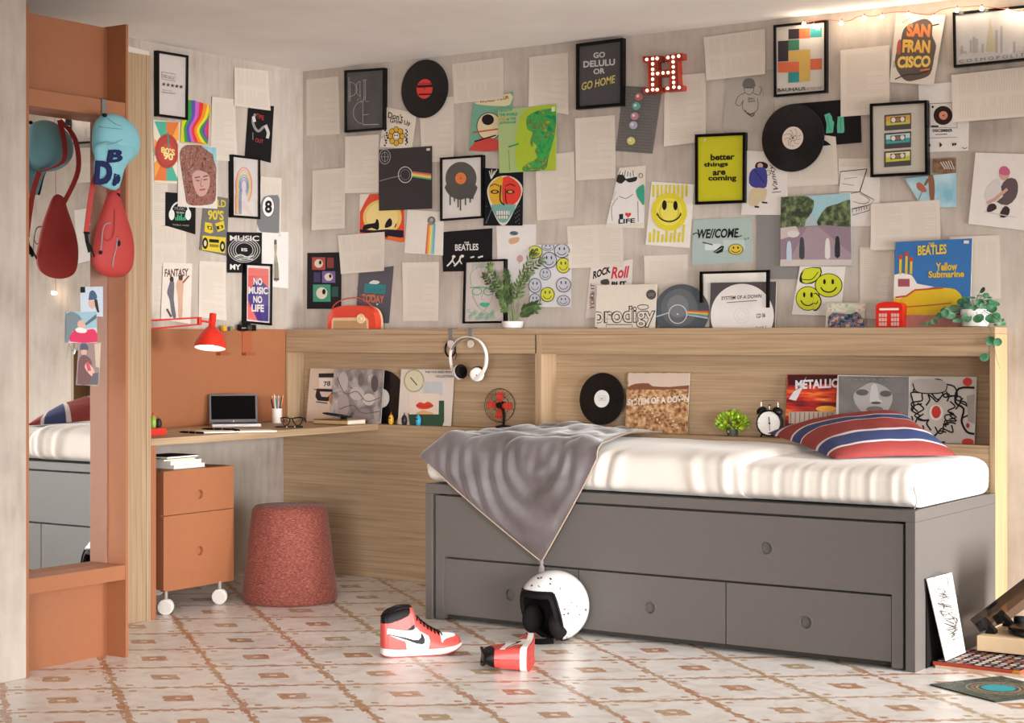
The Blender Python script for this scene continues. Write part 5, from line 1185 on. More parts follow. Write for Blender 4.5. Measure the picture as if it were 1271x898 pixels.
def zz():
    pcx = Hy(7, 343, 797, -.075); t = thing('potted_plant', 'tall leafy green plant in a low white bowl on the shelf top', 'plant', V((pcx.x, -.075, ZS)))
    m = MB(); m.lathe([(.038, 0), (.046, .006), (.050, .028), (.050, .034), (.046, .034), (.044, .024), (.0001, .024)], (pcx.x, -.075, ZS), (0, 0, 1), white, 40, False); link('bowl', m, t, smooth=True)
    m = MB(); m.lathe([(.0001, .027), (.0445, .0265)], (pcx.x, -.075, ZS), (0, 0, 1), flat('#3b3027', .9), 30, False); link('soil', m, t)
    f = MB(); st = MB()
    paths = [[(340, 780), (330, 700), (300, 620), (255, 540), (215, 462)], [(335, 780), (318, 700), (285, 640), (240, 580), (190, 512)], [(345, 780), (350, 680), (365, 570), (410, 470), (455, 385)], [(350, 780), (362, 680), (395, 560), (430, 490), (495, 425)], [(350, 780), (380, 720), (410, 690), (440, 675), (470, 668)], [(342, 780), (340, 700), (325, 610), (318, 560), (305, 500)], [(352, 780), (375, 740), (400, 720), (440, 695), (462, 690)], [(338, 780), (325, 720), (300, 690), (290, 650), (285, 600)]]
    for pi_, pth in enumerate(paths):
        yo = (-.075 - .012, -.075 + .018, -.085, -.055, -.09, -.05, -.065, -.095)[pi_]
        pts = smoothpts([Hy(7, x, y, -.075 + (yo + .075)*min(1, i/2)) for i, (x, y) in enumerate(pth)], 5, False)
        st.tube(pts, [.0022*(1 - .6*i/len(pts)) for i in range(len(pts))], stemm, 6)
        for i in range(len(pts)//3, len(pts)):
            d = (pts[min(i+1, len(pts)-1)] - pts[i-1]).normalized()
            for sgn in (-1, 1):
                sd = V((d.z, 0, -d.x))*sgn; dirn = d*.75 + sd*.75 + V((0, random.uniform(-.45, .3), 0))
                leaf(f, pts[i], dirn, V((sgn*.3, -1, .4)), random.uniform(.024, .036), random.uniform(.010, .014), gl1)
        leaf(f, pts[-1], d, V((0, -1, .2)), .034, .011, gl1)
    link('stem', st, t, smooth=True); link('foliage', f, t, smooth=True, angle=80)
zz()
def euca():
    c = Hy(23, 655, 455, -.07); t = thing('potted_plant', 'trailing round leaved plant in a white pot at the right end of the shelf top', 'plant', V((c.x, -.07, ZS)))
    m = MB(); m.lathe([(.040, 0), (.050, .004), (.056, .06), (.056, .070), (.052, .070), (.050, .058), (.0001, .058)], (c.x, -.07, ZS), (0, 0, 1), white, 40, False); link('pot', m, t, smooth=True)
    f = MB(); st = MB()
    L = [(730, 85, 34, 24, 60), (765, 138, 32, 28, 0), (700, 215, 46, 40, 20), (735, 245, 36, 30, -40), (850, 215, 56, 26, -20), (815, 262, 66, 46, -30), (835, 372, 76, 46, 0), (690, 370, 58, 42, 15), (575, 362, 50, 46, -35), (590, 255, 50, 32, -25), (510, 200, 44, 34, 10), (455, 275, 40, 62, 80), (410, 345, 36, 52, 95), (480, 395, 22, 52, 95), (350, 320, 46, 40, 30), (290, 345, 40, 32, 20), (240, 405, 34, 26, 0), (185, 425, 36, 26, 5), (115, 432, 10, 20, 70), (560, 165, 36, 18, -10), (620, 160, 40, 10, -5), (880, 340, 36, 26, -30), (930, 385, 22, 20, -30), (930, 425, 22, 34, 90), (860, 435, 22, 12, 0), (650, 265, 34, 24, 50), (380, 290, 40, 34, 40), (330, 275, 40, 14, 35), (800, 195, 34, 20, 0), (810, 600, 46, 46, 0), (885, 610, 40, 40, 0), (750, 765, 46, 40, 0), (700, 140, 30, 10, 0), (800, 160, 30, 10, 0), (560, 210, 30, 24, 0)]
    root = V((c.x, -.07, ZS + .062))
    for i, (x, y, rx, ry, an) in enumerate(L):
        yy = -.11 - .03*random.random() if y > 300 else -.08 - .05*random.random()
        if y > 500: yy = -.165
        p = Hy(23, x, y, yy); e1 = V((cos(radians(an)), random.uniform(-.3, .3), sin(radians(an)))).normalized(); n = V((random.uniform(-.2, .5), -1, random.uniform(-.1, .5))).normalized(); e2 = n.cross(e1).normalized(); k = 14; s_ = 1/8.163/305
        rim = [p + e1*(rx*s_*cos(2*pi*j/k)) + e2*(ry*s_*sin(2*pi*j/k)) + n*(.0015*cos(4*pi*j/k)) for j in range(k)]
        f.add([p - n*.0015] + rim, [(0, 1+j, 1+(j+1) % k) for j in range(k)], gl2 if (x > 500 and i % 3) else noisy('deep_leaf', [(.3, '#1d3226'), (.6, '#3c5a42')], (1, 1, 1), 22, 3, .4) if 'dl' not in MC and not MC.update({'dl': 1}) else gl2)
        if y < 500: st.tube(smoothpts([root, (root + p)/2 + V((0, -.01, .018)), p], 5, False), .0011, flat('#5b6b48', .7), 5)
    st.tube(smoothpts([root, Hy(23, 770, 420, -.15), Hy(23, 845, 560, -.166), Hy(23, 850, 620, -.166), Hy(23, 820, 700, -.166), Hy(23, 770, 760, -.166)], 6, False), .0011, flat('#5b6b48', .7), 5)
    st.tube(smoothpts([Hy(23, 845, 560, -.166), Hy(23, 862, 720, -.166), Hy(23, 905, 880, -.166)], 6, False), .0007, flat('#5b6b48', .7), 5)
    link('stem', st, t, smooth=True); link('foliage', f, t, smooth=True, angle=60)
euca()
# ---------------------------------------------------------------- hooks and headphones on the shelf front
def hook(x, lab):
    top = Hy(21, x, 130, YS); t = thing('shelf_hook', lab, 'hook', V((top.x, YS, 1.10)), 'strap hooks over the shelf edge')
    m = MB(); w = .0105; m.box(top.x - w, top.x + w, YS - .0030, YS - .0005, 1.135, 1.1935, greym); m.box(top.x - w, top.x + w, YS - .0030, YS + .04, 1.1918, 1.1935, greym); m.tube(smoothpts([(top.x, YS - .002, 1.137), (top.x, YS - .012, 1.128), (top.x, YS - .028, 1.128)], 4, False), .0035, greym); link('strap', m, t)
    k = Hy(21, x, 321, YS - .036); m = MB(); m.lathe([(.0001, -.012), (.010, -.012), (.0175, -.004), (.0180, 0), (.0175, .003), (.0001, .0035)], k, (0, -1, 0), flat('#d9c9bb', .45), 28, False); link('knob', m, t, smooth=True)
hook(295, 'grey strap hook with round pale knob holding the black cord'); hook(540, 'grey strap hook with round pale knob inside the headphone band')
def loop():
    y = YS - .02; pts = [Hy(21, 288 + 62*cos(a_), 385 + 95*sin(a_), y) for a_ in [2*pi*i/30 for i in range(30)]]
    m = MB(); m.tube(pts, .0042, black, 8, True); m.tube(smoothpts([Hy(21, 350, 400, y), Hy(21, 362, 460, y), Hy(21, 352, 515, y)], 4, False), .0018, black)
    tag(link('cord_loop', m, None, smooth=True), 'black cord loop hanging behind the left pale knob', 'cord')
loop()
def headphones():
    y = YS - .052; t = thing('headphones', 'white headphones with black ear pads hanging from the shelf hooks', 'headphones', Hy(21, 500, 810, y))
    wh = flat('#e6e0db', .25); gy = flat('#7d7370', .5)
    P = lambda x, yy_, d=0: Hy(21, x, yy_, y - d)
    band = smoothpts([P(292, 430, -.01), P(300, 400, -.01), P(325, 350, -.008), P(370, 290, -.005), P(430, 248), P(500, 234), P(570, 240), P(640, 275), P(695, 335), P(730, 420, .003), P(738, 500, .005)], 5, False)
    m = MB(); m.strap(band, .020, .0035, (0, 1, 0), wh); link('headband', m, t, smooth=True, angle=50)
    m = MB(); m.strap([p + (P(500, 400) - p).normalized()*.0035 for p in band[6:-8]], .017, .004, (0, 1, 0), gy); link('band_pad', m, t, smooth=True, angle=50)
    m = MB(); m.strap(smoothpts([P(292, 425, -.01), P(290, 500, -.01), P(300, 580, -.008), P(325, 660, -.004), P(360, 720), P(400, 760)], 5, False), .016, .005, (0, 1, 0), wh); link('arm', m, t, smooth=True, angle=50)
    m = MB(); m.strap(smoothpts([P(738, 490, .005), P(730, 580, .008), P(700, 660, .011), P(660, 720, .013), P(610, 765, .013)], 5, False), .019, .007, (0, 1, 0), wh); link('arm', m, t, smooth=True, angle=50)
    for (cx, cy, ax, rx_, black_first, nm) in ((408, 668, V((.93, -.30, .22)), .0285, 1, 'l'), (622, 695, V((.42, -.86, -.26)), .027, 0, 'r')):
        c = P(cx, cy, .004); ax = ax.normalized()
        if black_first: # inside of the left cup shows its black pad
            c1 = MB(); c1.lathe([(.0001, -.016), (.024, -.015), (.033, -.008), (.035, 0), (.033, .004)], c, ax, wh, 30); e = link('ear_cup', c1, t, smooth=True)
            q = MB(); q.lathe([(.032, .003), (.034, .011), (.029, .018), (.020, .018), (.016, .009), (.0001, .009)], c, ax, black, 30); link('ear_pad', q, e, smooth=True)
        else:
            c1 = MB(); c1.lathe([(.0315, -.002), (.0335, .004), (.031, .012), (.020, .017), (.0001, .018)], c, ax, wh, 30); e = link('ear_cup', c1, t, smooth=True)
            q = MB(); q.lathe([(.0001, -.012), (.014, -.012), (.018, -.022), (.028, -.022), (.034, -.014), (.032, -.003)], c, ax, black, 30); link('ear_pad', q, e, smooth=True)
            q = MB(); q.ball(c + ax*.0165, .004, .004, .004, flat('#c8473c', .4), 10, 6); link('badge', q, e, smooth=True)
headphones()
# ---------------------------------------------------------------- left niche
typ = '#cdb6a3'
def a(A):
    k = '#2c2526'
    A.poly([(105, 98), (182, 96), (182, 118), (105, 118)], k); A.quad([(108, 122), (180, 122), (180, 170), (108, 172)], '#dccfc2'); A.poly([(95, 175), (180, 178), (182, 222), (150, 240), (100, 236), (88, 215)], k, 0); A.quad([(110, 190), (175, 192), (150, 218), (120, 216)], '#cbb8aa'); A.line([(80, 180), (96, 180)], 4, k); A.line([(92, 242), (150, 250)], 5, k); A.text('78', (130, 165), (165, 162), 26, k, .02)
    A.disc(168, 225, 10, 26, '#b87a52')
lean('album_sleeve', 'pinkish sleeve with a black machine print, leftmost in the left niche', 14, (65, 72), (262, 74), -.075, ZN, 7, typ, a, group=GS)
def a(A):
    for x, y, rx, ry, cc in ((230, 140, 40, 60, '#b5a8a2'), (320, 130, 26, 40, '#6f6463'), (390, 150, 30, 50, '#544a4b'), (300, 200, 60, 40, '#b9aca6'), (230, 260, 50, 70, '#a3938f'), (360, 230, 50, 36, '#c3b7b0'), (330, 310, 70, 40, '#8e7f7d'), (400, 300, 24, 50, '#a89b97')): A.disc(x, y, rx*.62, ry*.85, cc, 24)
    A.line([(200, 120), (240, 200), (300, 190), (350, 240), (420, 220)], 4, '#5b5051', 4); A.line([(210, 280), (280, 260), (330, 300), (420, 290)], 4, '#5b5051', 4)
    A.line([(300, 300), (330, 270), (400, 262)], 3, '#766a69', 3)
lean('album_sleeve', 'grey photo sleeve of overlapping figures in the left niche, record peeking out', 14, (185, 76), (440, 78), -.088, ZN, 6, greyph, a, group=GS)
def rec_at(c, cx, cy, ctop, y, lab, lcol, tilt=5, art=None):
    N = V((0, -cos(radians(tilt)), sin(radians(tilt)))); P0 = V((0, y, .735 + .15))
    a_ = hit(*px(c, cx, cy), P0, N); b_ = hit(*px(c, cx, ctop), P0, N)
    return vinyl(c, cx, cy, (a_-b_).length, P0, N, lab, lcol, art=art, grp='records around the room')
rec_at(14, 428, 224, 81, -.040, 'black record with pale label half out of the grey photo sleeve', '#d3c9be', 4)
def a(A):
    k = '#3a3331'
    A.disc(590, 135, 53, 59, '#a49a7c'); A.disc(590, 135, 46, 52, '#cfc5a6'); A.line([(572, 118), (606, 158)], 5, k); A.text('THE OLD JAZZ ROCK', (646, 98), (792, 98), 13, k, .02); A.text('COLLECTION', (700, 118), (790, 118), 11, k, .02)
    A.rect(636, 140, 735, 210, '#b9bbb9'); A.poly([(655, 236), (744, 236), (744, 340), (735, 368), (570, 368), (560, 300), (600, 300)], '#2c4a36', 0); A.poly([(566, 200), (718, 200), (716, 306), (566, 306)], '#dcc7b8')
    A.poly([(600, 260), (622, 244), (642, 250), (664, 242), (690, 262), (668, 276), (640, 280), (616, 276)], '#cf3b22', 3); A.line([(604, 261), (644, 266), (688, 262)], 2.5, '#8d1e14', 2); A.poly([(600, 298), (640, 284), (690, 300), (690, 306), (600, 306)], '#e0a060')
lean('album_sleeve', 'white sleeve with red lips and a dial, right in the left niche', 14, (527, 76), (797, 78), -.075, ZN, 6, '#d3c5ba', a, group=GS)
def egg(x, col, lab, hat=None):
    b = V((Hy(14, x, 366, -.128).x, -.128, ZN)); t = thing('toy_figure', lab, 'toy', b, 'little round figures in the left niche')
    m = MB(); m.lathe([(.0001, 0), (.009, .001), (.0125, .010), (.0135, .022), (.012, .036), (.008, .045), (.004, .048), (.0001, .049)], b, (0, 0, 1), flat(col, .3), 24, False); link('body', m, t, smooth=True)
    m = MB(); m.box(b.x - .009, b.x + .008, b.y - .0132, b.y - .0115, ZN + .030, ZN + .034, black); link('eye', m, t)
    m = MB(); m.lathe([(.0045, .044), (.0035, .050), (.002, .056), (.0001, .062)], b, (0, 0, 1), flat(hat or col, .4), 12, False); link('hat', m, t, smooth=True)
egg(473, '#dca52a', 'yellow egg shaped toy figure with red tip in the left niche', '#c8402c'); egg(540, '#2d2729', 'black egg shaped toy figure between the yellow and blue ones'); egg(612, '#2f9fc4', 'blue egg shaped toy figure in front of the red lips sleeve')
def fan():
    c = Hy(26, 448, 693, -.085); N = V((.12, -1, .03)).normalized(); t = thing('desk_fan', 'small black table fan with four red blades in the left niche', 'fan', V((c.x + .012, -.07, ZN)))
    e1 = N.cross(V((0, 0, 1))).normalized(); e2 = e1.cross(N).normalized(); R = .0775
    cg = flat('#2b2523', .35, .6)
    m = MB()
    for off, rr in ((0, R), (-.012, R*.97), (.014, R*.35), (.012, R*.68), (-.026, R*.5)):
        m.tube([c + N*off + (e1*cos(2*pi*i/48) + e2*sin(2*pi*i/48))*rr for i in range(48)], .0014 if off == 0 else .0006, cg, 6, True)
    for i in range(24):
        a_ = 2*pi*i/24; d = e1*cos(a_) + e2*sin(a_); m.tube([c + N*.016 + d*.006, c + N*.012 + d*R*.68, c + d*R, c - N*.012 + d*R*.97, c - N*.026 + d*R*.5], .0004, cg, 4)
    link('cage', m, t, smooth=True)
    bl = flat('#cf3f30', .35)
    for i in range(4):
        a_ = pi/2*i + .08; d = e1*cos(a_) + e2*sin(a_); s_ = e1*-sin(a_) + e2*cos(a_); m = MB()
        pts = smoothpts([c + d*.014 - s_*.006, c + d*.03 - s_*.016, c + d*.055 - s_*.017, c + d*.064, c + d*.056 + s_*.016, c + d*.03 + s_*.014, c + d*.014 + s_*.006], 3)
        pts = [p - N*(.10*(p-c).dot(s_)) for p in pts]; m.prism(pts, -N*.0015, bl); link('blade', m, t)
    m = MB(); m.lathe([(.014, -.008), (.015, .004), (.012, .010), (.0001, .012)], c, N, cg, 24); link('hub', m, t, smooth=True)
    m = MB(); m.lathe([(.010, 0), (.017, .004), (.018, .03), (.013, .04)], c - N*.02, -N, cg, 20); m.tube([c - N*.03, V((c.x + .012, c.y + .02, c.z - .05)), V((c.x + .014, c.y + .012, ZN + .012))], .006, cg); link('motor', m, t, smooth=True)
    m = MB(); m.lathe([(.036, 0), (.038, .004), (.034, .010), (.012, .014), (.0001, .016)], (c.x + .014, c.y + .012, ZN), (0, 0, 1), cg, 28); link('base', m, t, smooth=True)
fan()
# ---------------------------------------------------------------- right niche
rec_at(16, 285, 277, 140, -.085, 'black record with a white label standing behind the grey throw', '#dcd8d2', 5, lambda A: [A.line([(265, 262 + i*8), (305, 262 + i*8)], 1.5, '#9c9791') for i in range(4)])
def a(A):
    A.quad([(424, 142), (747, 142), (747, 215), (424, 212)], '#cdb6a6'); A.poly([(424, 215), (460, 198), (530, 195), (550, 210), (640, 215), (747, 205), (747, 225), (424, 228)], '#7d4d31', 2)
    A.text('SYSTEM OF A DOWN', (418, 312), (742, 292), 34, '#e0d6cb', .035)
    for i in range(60): A.disc(435 + (i*53 % 305), 230 + (i*37 % 205), 5 + i % 6, 4 + i % 4, ('#7a5033', '#dcbc94', '#8d6342')[i % 3], 8)
lean('album_sleeve', 'tan hillside sleeve with white capital letters in the right niche', 16, (422, 140), (748, 140), -.066, ZN, 5, desert, a, group=GS)
def bush():
    c = Hy(16, 970, 390, -.085); t = thing('potted_plant', 'small bright yellow green bushy plant beside the alarm clock', 'plant', V((c.x, -.085, ZN)))
    m = MB(); m.lathe([(.020, 0), (.027, .035), (.027, .038), (.024, .038), (.0001, .034)], (c.x, -.085, ZN), (0, 0, 1), flat('#4a4541', .6), 28, False); link('pot', m, t, smooth=True)
    f = MB(); random.seed(5)
    for i in range(420):
        v = V((random.gauss(0, 1), random.gauss(0, 1), random.gauss(0, 1))).normalized(); rr = random.uniform(.55, 1)
        p = V((c.x + v.x*.072*rr, -.085 + v.y*.045*rr, ZN + .062 + v.z*.040*rr - .22*abs(v.x*.05)))
        if p.z < ZN + .03: continue
        d = v + V((random.uniform(-.6, .6), random.uniform(-.6, .6), random.uniform(.1, .9))); leaf(f, p, d, V((random.uniform(-1, 1), -1, random.uniform(-.2, 1))), .018, .010, gl3, k=3)
    link('foliage', f, t, smooth=True, angle=80)
bush()
def clock():
    c = Hy(16, 1166, 405, -.098); N = V((.12, -1, .05)).normalized(); R = .055
    t = thing('alarm_clock', 'black twin bell alarm clock with white dial behind the pillow', 'clock', V((c.x, -.09, ZN)))
    m = MB(); m.lathe([(R*.8, -.018), (R, -.012), (R, .010), (R*.93, .013), (R*.88, .010)], c, N, black, 44, True); link('case', m, t, smooth=True)
    q = MB(); q.lathe([(R*.885, .0105), (.0001, .0108)], c, N, flat('#e6e1dc', .5), 40, False); A = Art(16, c + N*.0112, N, q, h=0)
    for i in range(12): a_ = pi*i/6; A.line([(1166 + 58*cos(a_), 405 + 66*sin(a_)), (1166 + 64*cos(a_), 405 + 72*sin(a_))], 4, '#3a3634')
    A.line([(1166, 408), (1163, 372)], 5, '#1c1a19'); A.line([(1166, 408), (1168, 445)], 3, '#1c1a19'); A.disc(1166, 406, 5, 6, '#1c1a19'); link('dial', q, t)
    e1 = V((1, .1, 0)).normalized(); ch = flat('#8f8b88', .25, 1)
    for s_ in (-1, 1):
        b = c + e1*(s_*.036) + V((0, 0, .052)); m = MB(); ax = (e1*s_*.62 + V((0, 0, 1))).normalized(); m.lathe([(.023, 0), (.0235, .003), (.019, .014), (.010, .019), (.0001, .020)], b - ax*.006, ax, black, 26, True); link('bell', m, t, smooth=True)
        m = MB(); m.tube([c + e1*(s_*.032) - V((0, 0, .045)), V(((c + e1*s_*.042).x, -.095, ZN + .001))], .0035, black); link('foot', m, t, smooth=True)
    m = MB(); m.tube(smoothpts([c + e1*-.036 + V((0, 0, .062)), c + e1*-.036 + V((0, 0, .082)), c + e1*-.028 + V((0, 0, .093)), c + e1*.028 + V((0, 0, .093)), c + e1*.036 + V((0, 0, .082)), c + e1*.036 + V((0, 0, .062))], 4, False), .0018, flat('#c9c0b4', .25, 1)); link('handle', m, t, smooth=True)
    m = MB(); m.tube([c + V((0, 0, .05)), c + V((0, 0, .072))], .002, ch); m.ball(c + V((0, 0, .075)), .005, .004, .004, ch, 10, 6); link('hammer', m, t, smooth=True)
clock()
def a(A):
    A.c = 15
    A.poly([(147, 98), (383, 98), (383, 140), (147, 150)], '#45191c'); A.poly([(150, 275), (384, 270), (384, 335), (150, 330)], '#b9a596'); 
    for i in range(10): A.line([(160 + i*22, 278), (158 + i*22, 330)], 4, '#7a6054')
    A.disc(330, 260, 50, 14, '#eca33a'); A.text('METALLICA', (182, 168), (420, 158), 44, '#d8d0d4', .04); A.poly([(235, 105), (215, 165), (185, 222), (150, 214), (175, 178), (205, 160)], '#d2cad0')
lean('album_sleeve', 'red sunset sleeve with silver lettering in the right niche', 15, (145, 97), (392, 97), -.060, ZN, 6, sunset, a, group=GS)
def a(A):
    A.quad([(388, 104), (722, 108), (722, 420), (388, 415)], darkph); A.poly([(460, 190), (500, 155), (545, 135), (600, 150), (640, 185), (640, 235), (600, 290), (520, 290), (470, 240)], '#a8a29f', 3)
    A.disc(500, 182, 30, 15, '#5d5856'); A.disc(612, 188, 28, 15, '#5d5856'); A.poly([(545, 150), (570, 145), (580, 210), (600, 225), (560, 235), (536, 225)], '#c3bebb', 2); A.disc(566, 232, 24, 6, '#4d4847'); A.disc(560, 262, 40, 14, '#6f6967'); [A.line([(432 + i*30, 122), (446 + i*30, 122)], 4, '#8a8583') for i in range(8)]
lean('album_sleeve', 'grey sleeve with a blurred upturned face in the right niche, middle of three', 15, (384, 99), (728, 107), -.078, ZN, 6, '#c9c3be', a, group=GS)
def a(A):
    k = '#1d191a'
    for i in range(20):
        a0 = i*.63; r0 = 60 + (i*29 % 90); cx, cy = 858, 275
        p = [(cx + (r0 + 24*sin(j*1.9 + i))*cos(a0 + j*.22), cy + (r0*.95 + 22*cos(j*1.5 + i))*sin(a0 + j*.22)) for j in range(6)]
        p = [(max(736, min(1036, x)), max(112, min(430, y))) for x, y in p]; A.line(p, 7, k, 3)
    A.poly([(745, 130), (790, 118), (880, 125), (905, 150), (890, 180), (820, 185), (760, 178)], '#b3aaa3', 3); A.line([(742, 140), (760, 178), (820, 188), (892, 180), (906, 150)], 5, k, 3)
    A.line([(1036, 160), (960, 165), (945, 230), (985, 260), (975, 320), (1000, 370), (1036, 380)], 10, k, 3); A.poly([(1000, 200), (1036, 190), (1036, 330), (1005, 320)], '#a39990')
    A.disc(854, 278, 34, 38, '#e6ddd6'); A.disc(854, 276, 22, 30, '#c8362c'); A.disc(1003, 132, 22, 20, '#c8362c'); A.disc(1005, 418, 28, 16, '#c8362c'); A.disc(1005, 340, 8, 12, '#a02c28')
lean('album_sleeve', 'pale sleeve with swirling black brush lines and red spots, rightmost in the niche', 15, (730, 105), (1048, 108), -.066, ZN, 6, '#c9bfb6', a, group=GS)
# ---------------------------------------------------------------- desk things
ZD = .7387
def Z(x, y, z=ZD): return atz(x, y, z)
def laptop():
    c = Z(290, 528.5); r = (RT*.97 + FW*.25).normalized(); bk = V((-r.y, r.x, 0)); fwd = -bk
    w = .112; t = thing('laptop', 'open grey laptop with a black screen on the desk', 'laptop', c)
    sil = flat('#5b5a5c', .4, .3); deck = flat('#a6a3a3', .4, .4)
    m = MB(); m.obox(c + fwd*.072 + V((0, 0, .0075)), r*w, bk*.075, V((0, 0, .0068)), deck); link('base', m, t, bevel=.001)
    m = MB()
    for i in range(13):
        for j in range(4): m.obox(c + fwd*(.03 + j*.02) + r*((i-6)*.0155) + V((0, 0, .0148)), r*.0068, bk*.008, V((0, 0, .0007)), black)
    link('keyboard', m, t)
    up = (V((0, 0, 1))*.975 + bk*.22).normalized(); nrm = r.cross(up).normalized(); hz_ = c + V((0, 0, .015)); h = .134
    m = MB(); m.obox(hz_ + up*(h/2), r*w, nrm*.0025, up*(h/2), sil); l = link('lid', m, t, bevel=.001)
    s_ = nrm if nrm.dot(fwd) > 0 else -nrm
    m = MB(); m.obox(hz_ + up*(h/2 + .003) + s_*.0029, r*(w-.009), s_*.0006, up*(h/2 - .011), flat('#0b0808', .8, spec=.05)); link('screen', m, l)
    m = MB(); m.lathe([(.0035, 0), (.0035, .0006), (.0001, .0006)], hz_ + up*.004 + s_*.0026, s_, flat('#c9c4c2', .4), 16); link('emblem', m, l)
laptop()
def cup():
    c = Z(344, 525.3); t = thing('pencil_cup', 'white cup of pencils and pens on the desk beside the laptop', 'pencil cup', c)
    m = MB(); m.lathe([(.0001, 0), (.022, 0), (.0235, .003), (.0245, .070), (.0232, .070), (.022, .006), (.0001, .005)], c, (0, 0, 1), flat('#e3dad4', .4), 32, False); link('cup', m, t, smooth=True, angle=50); return c
cc_ = cup()
random.seed(9)
for i, (dx, dy, tx, col, L, rr) in enumerate(((-.014, .002, -.35, '#1a1718', .10, .005), (-.008, -.006, -.14, '#d8cfc6', .125, .0025), (-.004, .006, -.08, '#2f8f66', .118, .003), (.002, -.008, -.02, '#3c9a78', .112, .0028), (.006, .006, .08, '#c98aa0', .120, .0026), (.010, -.004, .10, '#5a6aa0', .115, .0026), (.014, .003, .28, '#1d1a1b', .112, .0048), (-.011, .009, -.28, '#b03a34', .118, .0025), (.012, .009, .34, '#d98f4a', .12, .0026))):
    b = cc_ + RT*dx + FW*dy + V((0, 0, .0065)); d = (V((0, 0, 1)) + RT*tx*.55 + FW*random.uniform(-.1, .1)).normalized()
    b = cc_ + RT*(dx*.4) + FW*(dy*.5) + V((0, 0, .0065)); t = thing('pencil' if rr < .004 else 'marker_pen', ['black marker pen leaning left in the white cup', 'white pencil left of centre in the white cup', 'dark green pencil in the white cup', 'light green pencil at the centre of the white cup', 'pink pencil in the white cup', 'blue pencil in the white cup', 'black marker pen leaning right in the white cup', 'red pencil leaning left in the white cup', 'orange pencil leaning furthest right in the white cup'][i], 'pencil' if rr < .004 else 'pen', b, 'pencils and pens in the white cup')
    m = MB(); m.cyl(b, b + d*L, rr, flat(col, .45), n=10); link('shaft', m, t, smooth=True)
    m = MB(); m.cyl(b + d*(L + .0002), b + d*(L + .010), rr, flat('#d9bd94' if rr < .004 else col, .6), r1=.0006 if rr < .004 else rr*.7, n=10); link('tip', m, t, smooth=True)
def glasses():
    c = Z(362, 530); r = RT; t = thing('eyeglasses', 'black rimmed eyeglasses standing on the desk by the white cup', 'glasses', c)
    P = lambda x, y: c + r*((x-647)/5.281/300) + V((0, 0, (848-y)/5.281/300 + .002))
    m = MB()
    for pts in ([(572, 788), (600, 783), (628, 790), (634, 806), (622, 832), (600, 842), (582, 828), (572, 806)], [(658, 792), (690, 784), (722, 786), (724, 804), (712, 830), (690, 842), (668, 828), (656, 806)]): m.tube(smoothpts([P(*p) for p in pts], 4), .0028, blacks, 8, True)
    m.tube(smoothpts([P(630, 796), P(645, 790), P(660, 797)], 4, False), .0028, blacks); link('rims', m, t, smooth=True)
    for s_, x in ((-1, 566), (1, 728)):
        m = MB(); m.tube(smoothpts([P(x, 788), P(x, 788) + FW*.03, P(x, 790) + FW*.09 - V((0, 0, .004)), P(x, 800) + FW*.12 - V((0, 0, .018))], 5, False), .0022, blacks); link('temple', m, t, smooth=True)
    for pts in ([(574, 788), (628, 790), (632, 806), (600, 842), (574, 806)], [(660, 792), (722, 786), (722, 804), (690, 842), (658, 806)]):
        m = MB(); p_ = [P(*p) + FW*.0005 for p in pts]; m.add(p_, [tuple(range(5))], clear); link('lens', m, t)
glasses()
# book with a toy plane
bc = Z(431, 528.2)
t = thing('book', 'tan covered book lying on the right end of the desk', 'book', bc + V((-.1, .07, 0)))
m = MB(); m.box(bc.x - .205, bc.x, bc.y, bc.y + .14, ZD, ZD + .0035, flat('#b59266', .6)); m.box(bc.x - .205, bc.x, bc.y, bc.y + .14, ZD + .0205, ZD + .024, flat('#b59266', .6)); m.box(bc.x - .205, bc.x, bc.y, bc.y + .004, ZD, ZD + .024, flat('#b59266', .6)); link('cover', m, t)
link('pages', B(bc.x - .2, bc.x - .002, bc.y + .0045, bc.y + .138, ZD + .004, ZD + .020, flat('#e9e2d6', .8)), t)
def plane():
    z = ZD + .0245; P = lambda x, y, d=0: hit(*px(14, x, y), bc + V((-.05, .05, 0)), FW*-1) - FW*d
    t = thing('toy_airplane', 'black toy airplane standing on the tan book', 'toy', V((bc.x - .07, bc.y + .06, z)))
    a_ = P(122, 290); b_ = P(280, 312); ax = b_ - a_; L = ax.length
    a_ = a_; d0 = V((0, 0, z + .010 - min(a_.z, b_.z))); a_ = a_ + d0; b_ = b_ + d0; 
    m = MB(); m.lathe([(.0001, 0), (.003, L*.03), (.0062, L*.15), (.0065, L*.6), (.004, L*.85), (.0001, L)], a_, ax, black, 16, False); link('fuselage', m, t, smooth=True)
    e = ax.normalized(); s_ = e.cross(V((0, 0, 1))).normalized(); k = a_ + e*L*.42
    for q in (-1, 1):
        m = MB(); m.prism([k, k + e*.022, k + e*.04 + s_*q*.055, k + e*.030 + s_*q*.055], V((0, 0, .0018)), black); link('wing', m, t)
        u = a_ + e*L*.9; m = MB(); m.prism([u, u + e*.010, u + e*.016 + s_*q*.02, u + e*.010 + s_*q*.02], V((0, 0, .0012)), black); link('tail_wing', m, t)
    u = a_ + e*L*.86; m = MB(); m.prism([u, u + e*.016, u + e*.024 + V((0, 0, .022)), u + e*.016 + V((0, 0, .022))], s_*.0016, black); link('tail_fin', m, t)
    m = MB(); m.box(t.location.x - .012, t.location.x + .012, t.location.y - .01, t.location.y + .01, z, z + .0115, black); link('stand', m, t)
plane()
g = Z(380, 521); t = thing('toy_figure', 'little orange round toy on the desk behind the eyeglasses', 'toy', g)
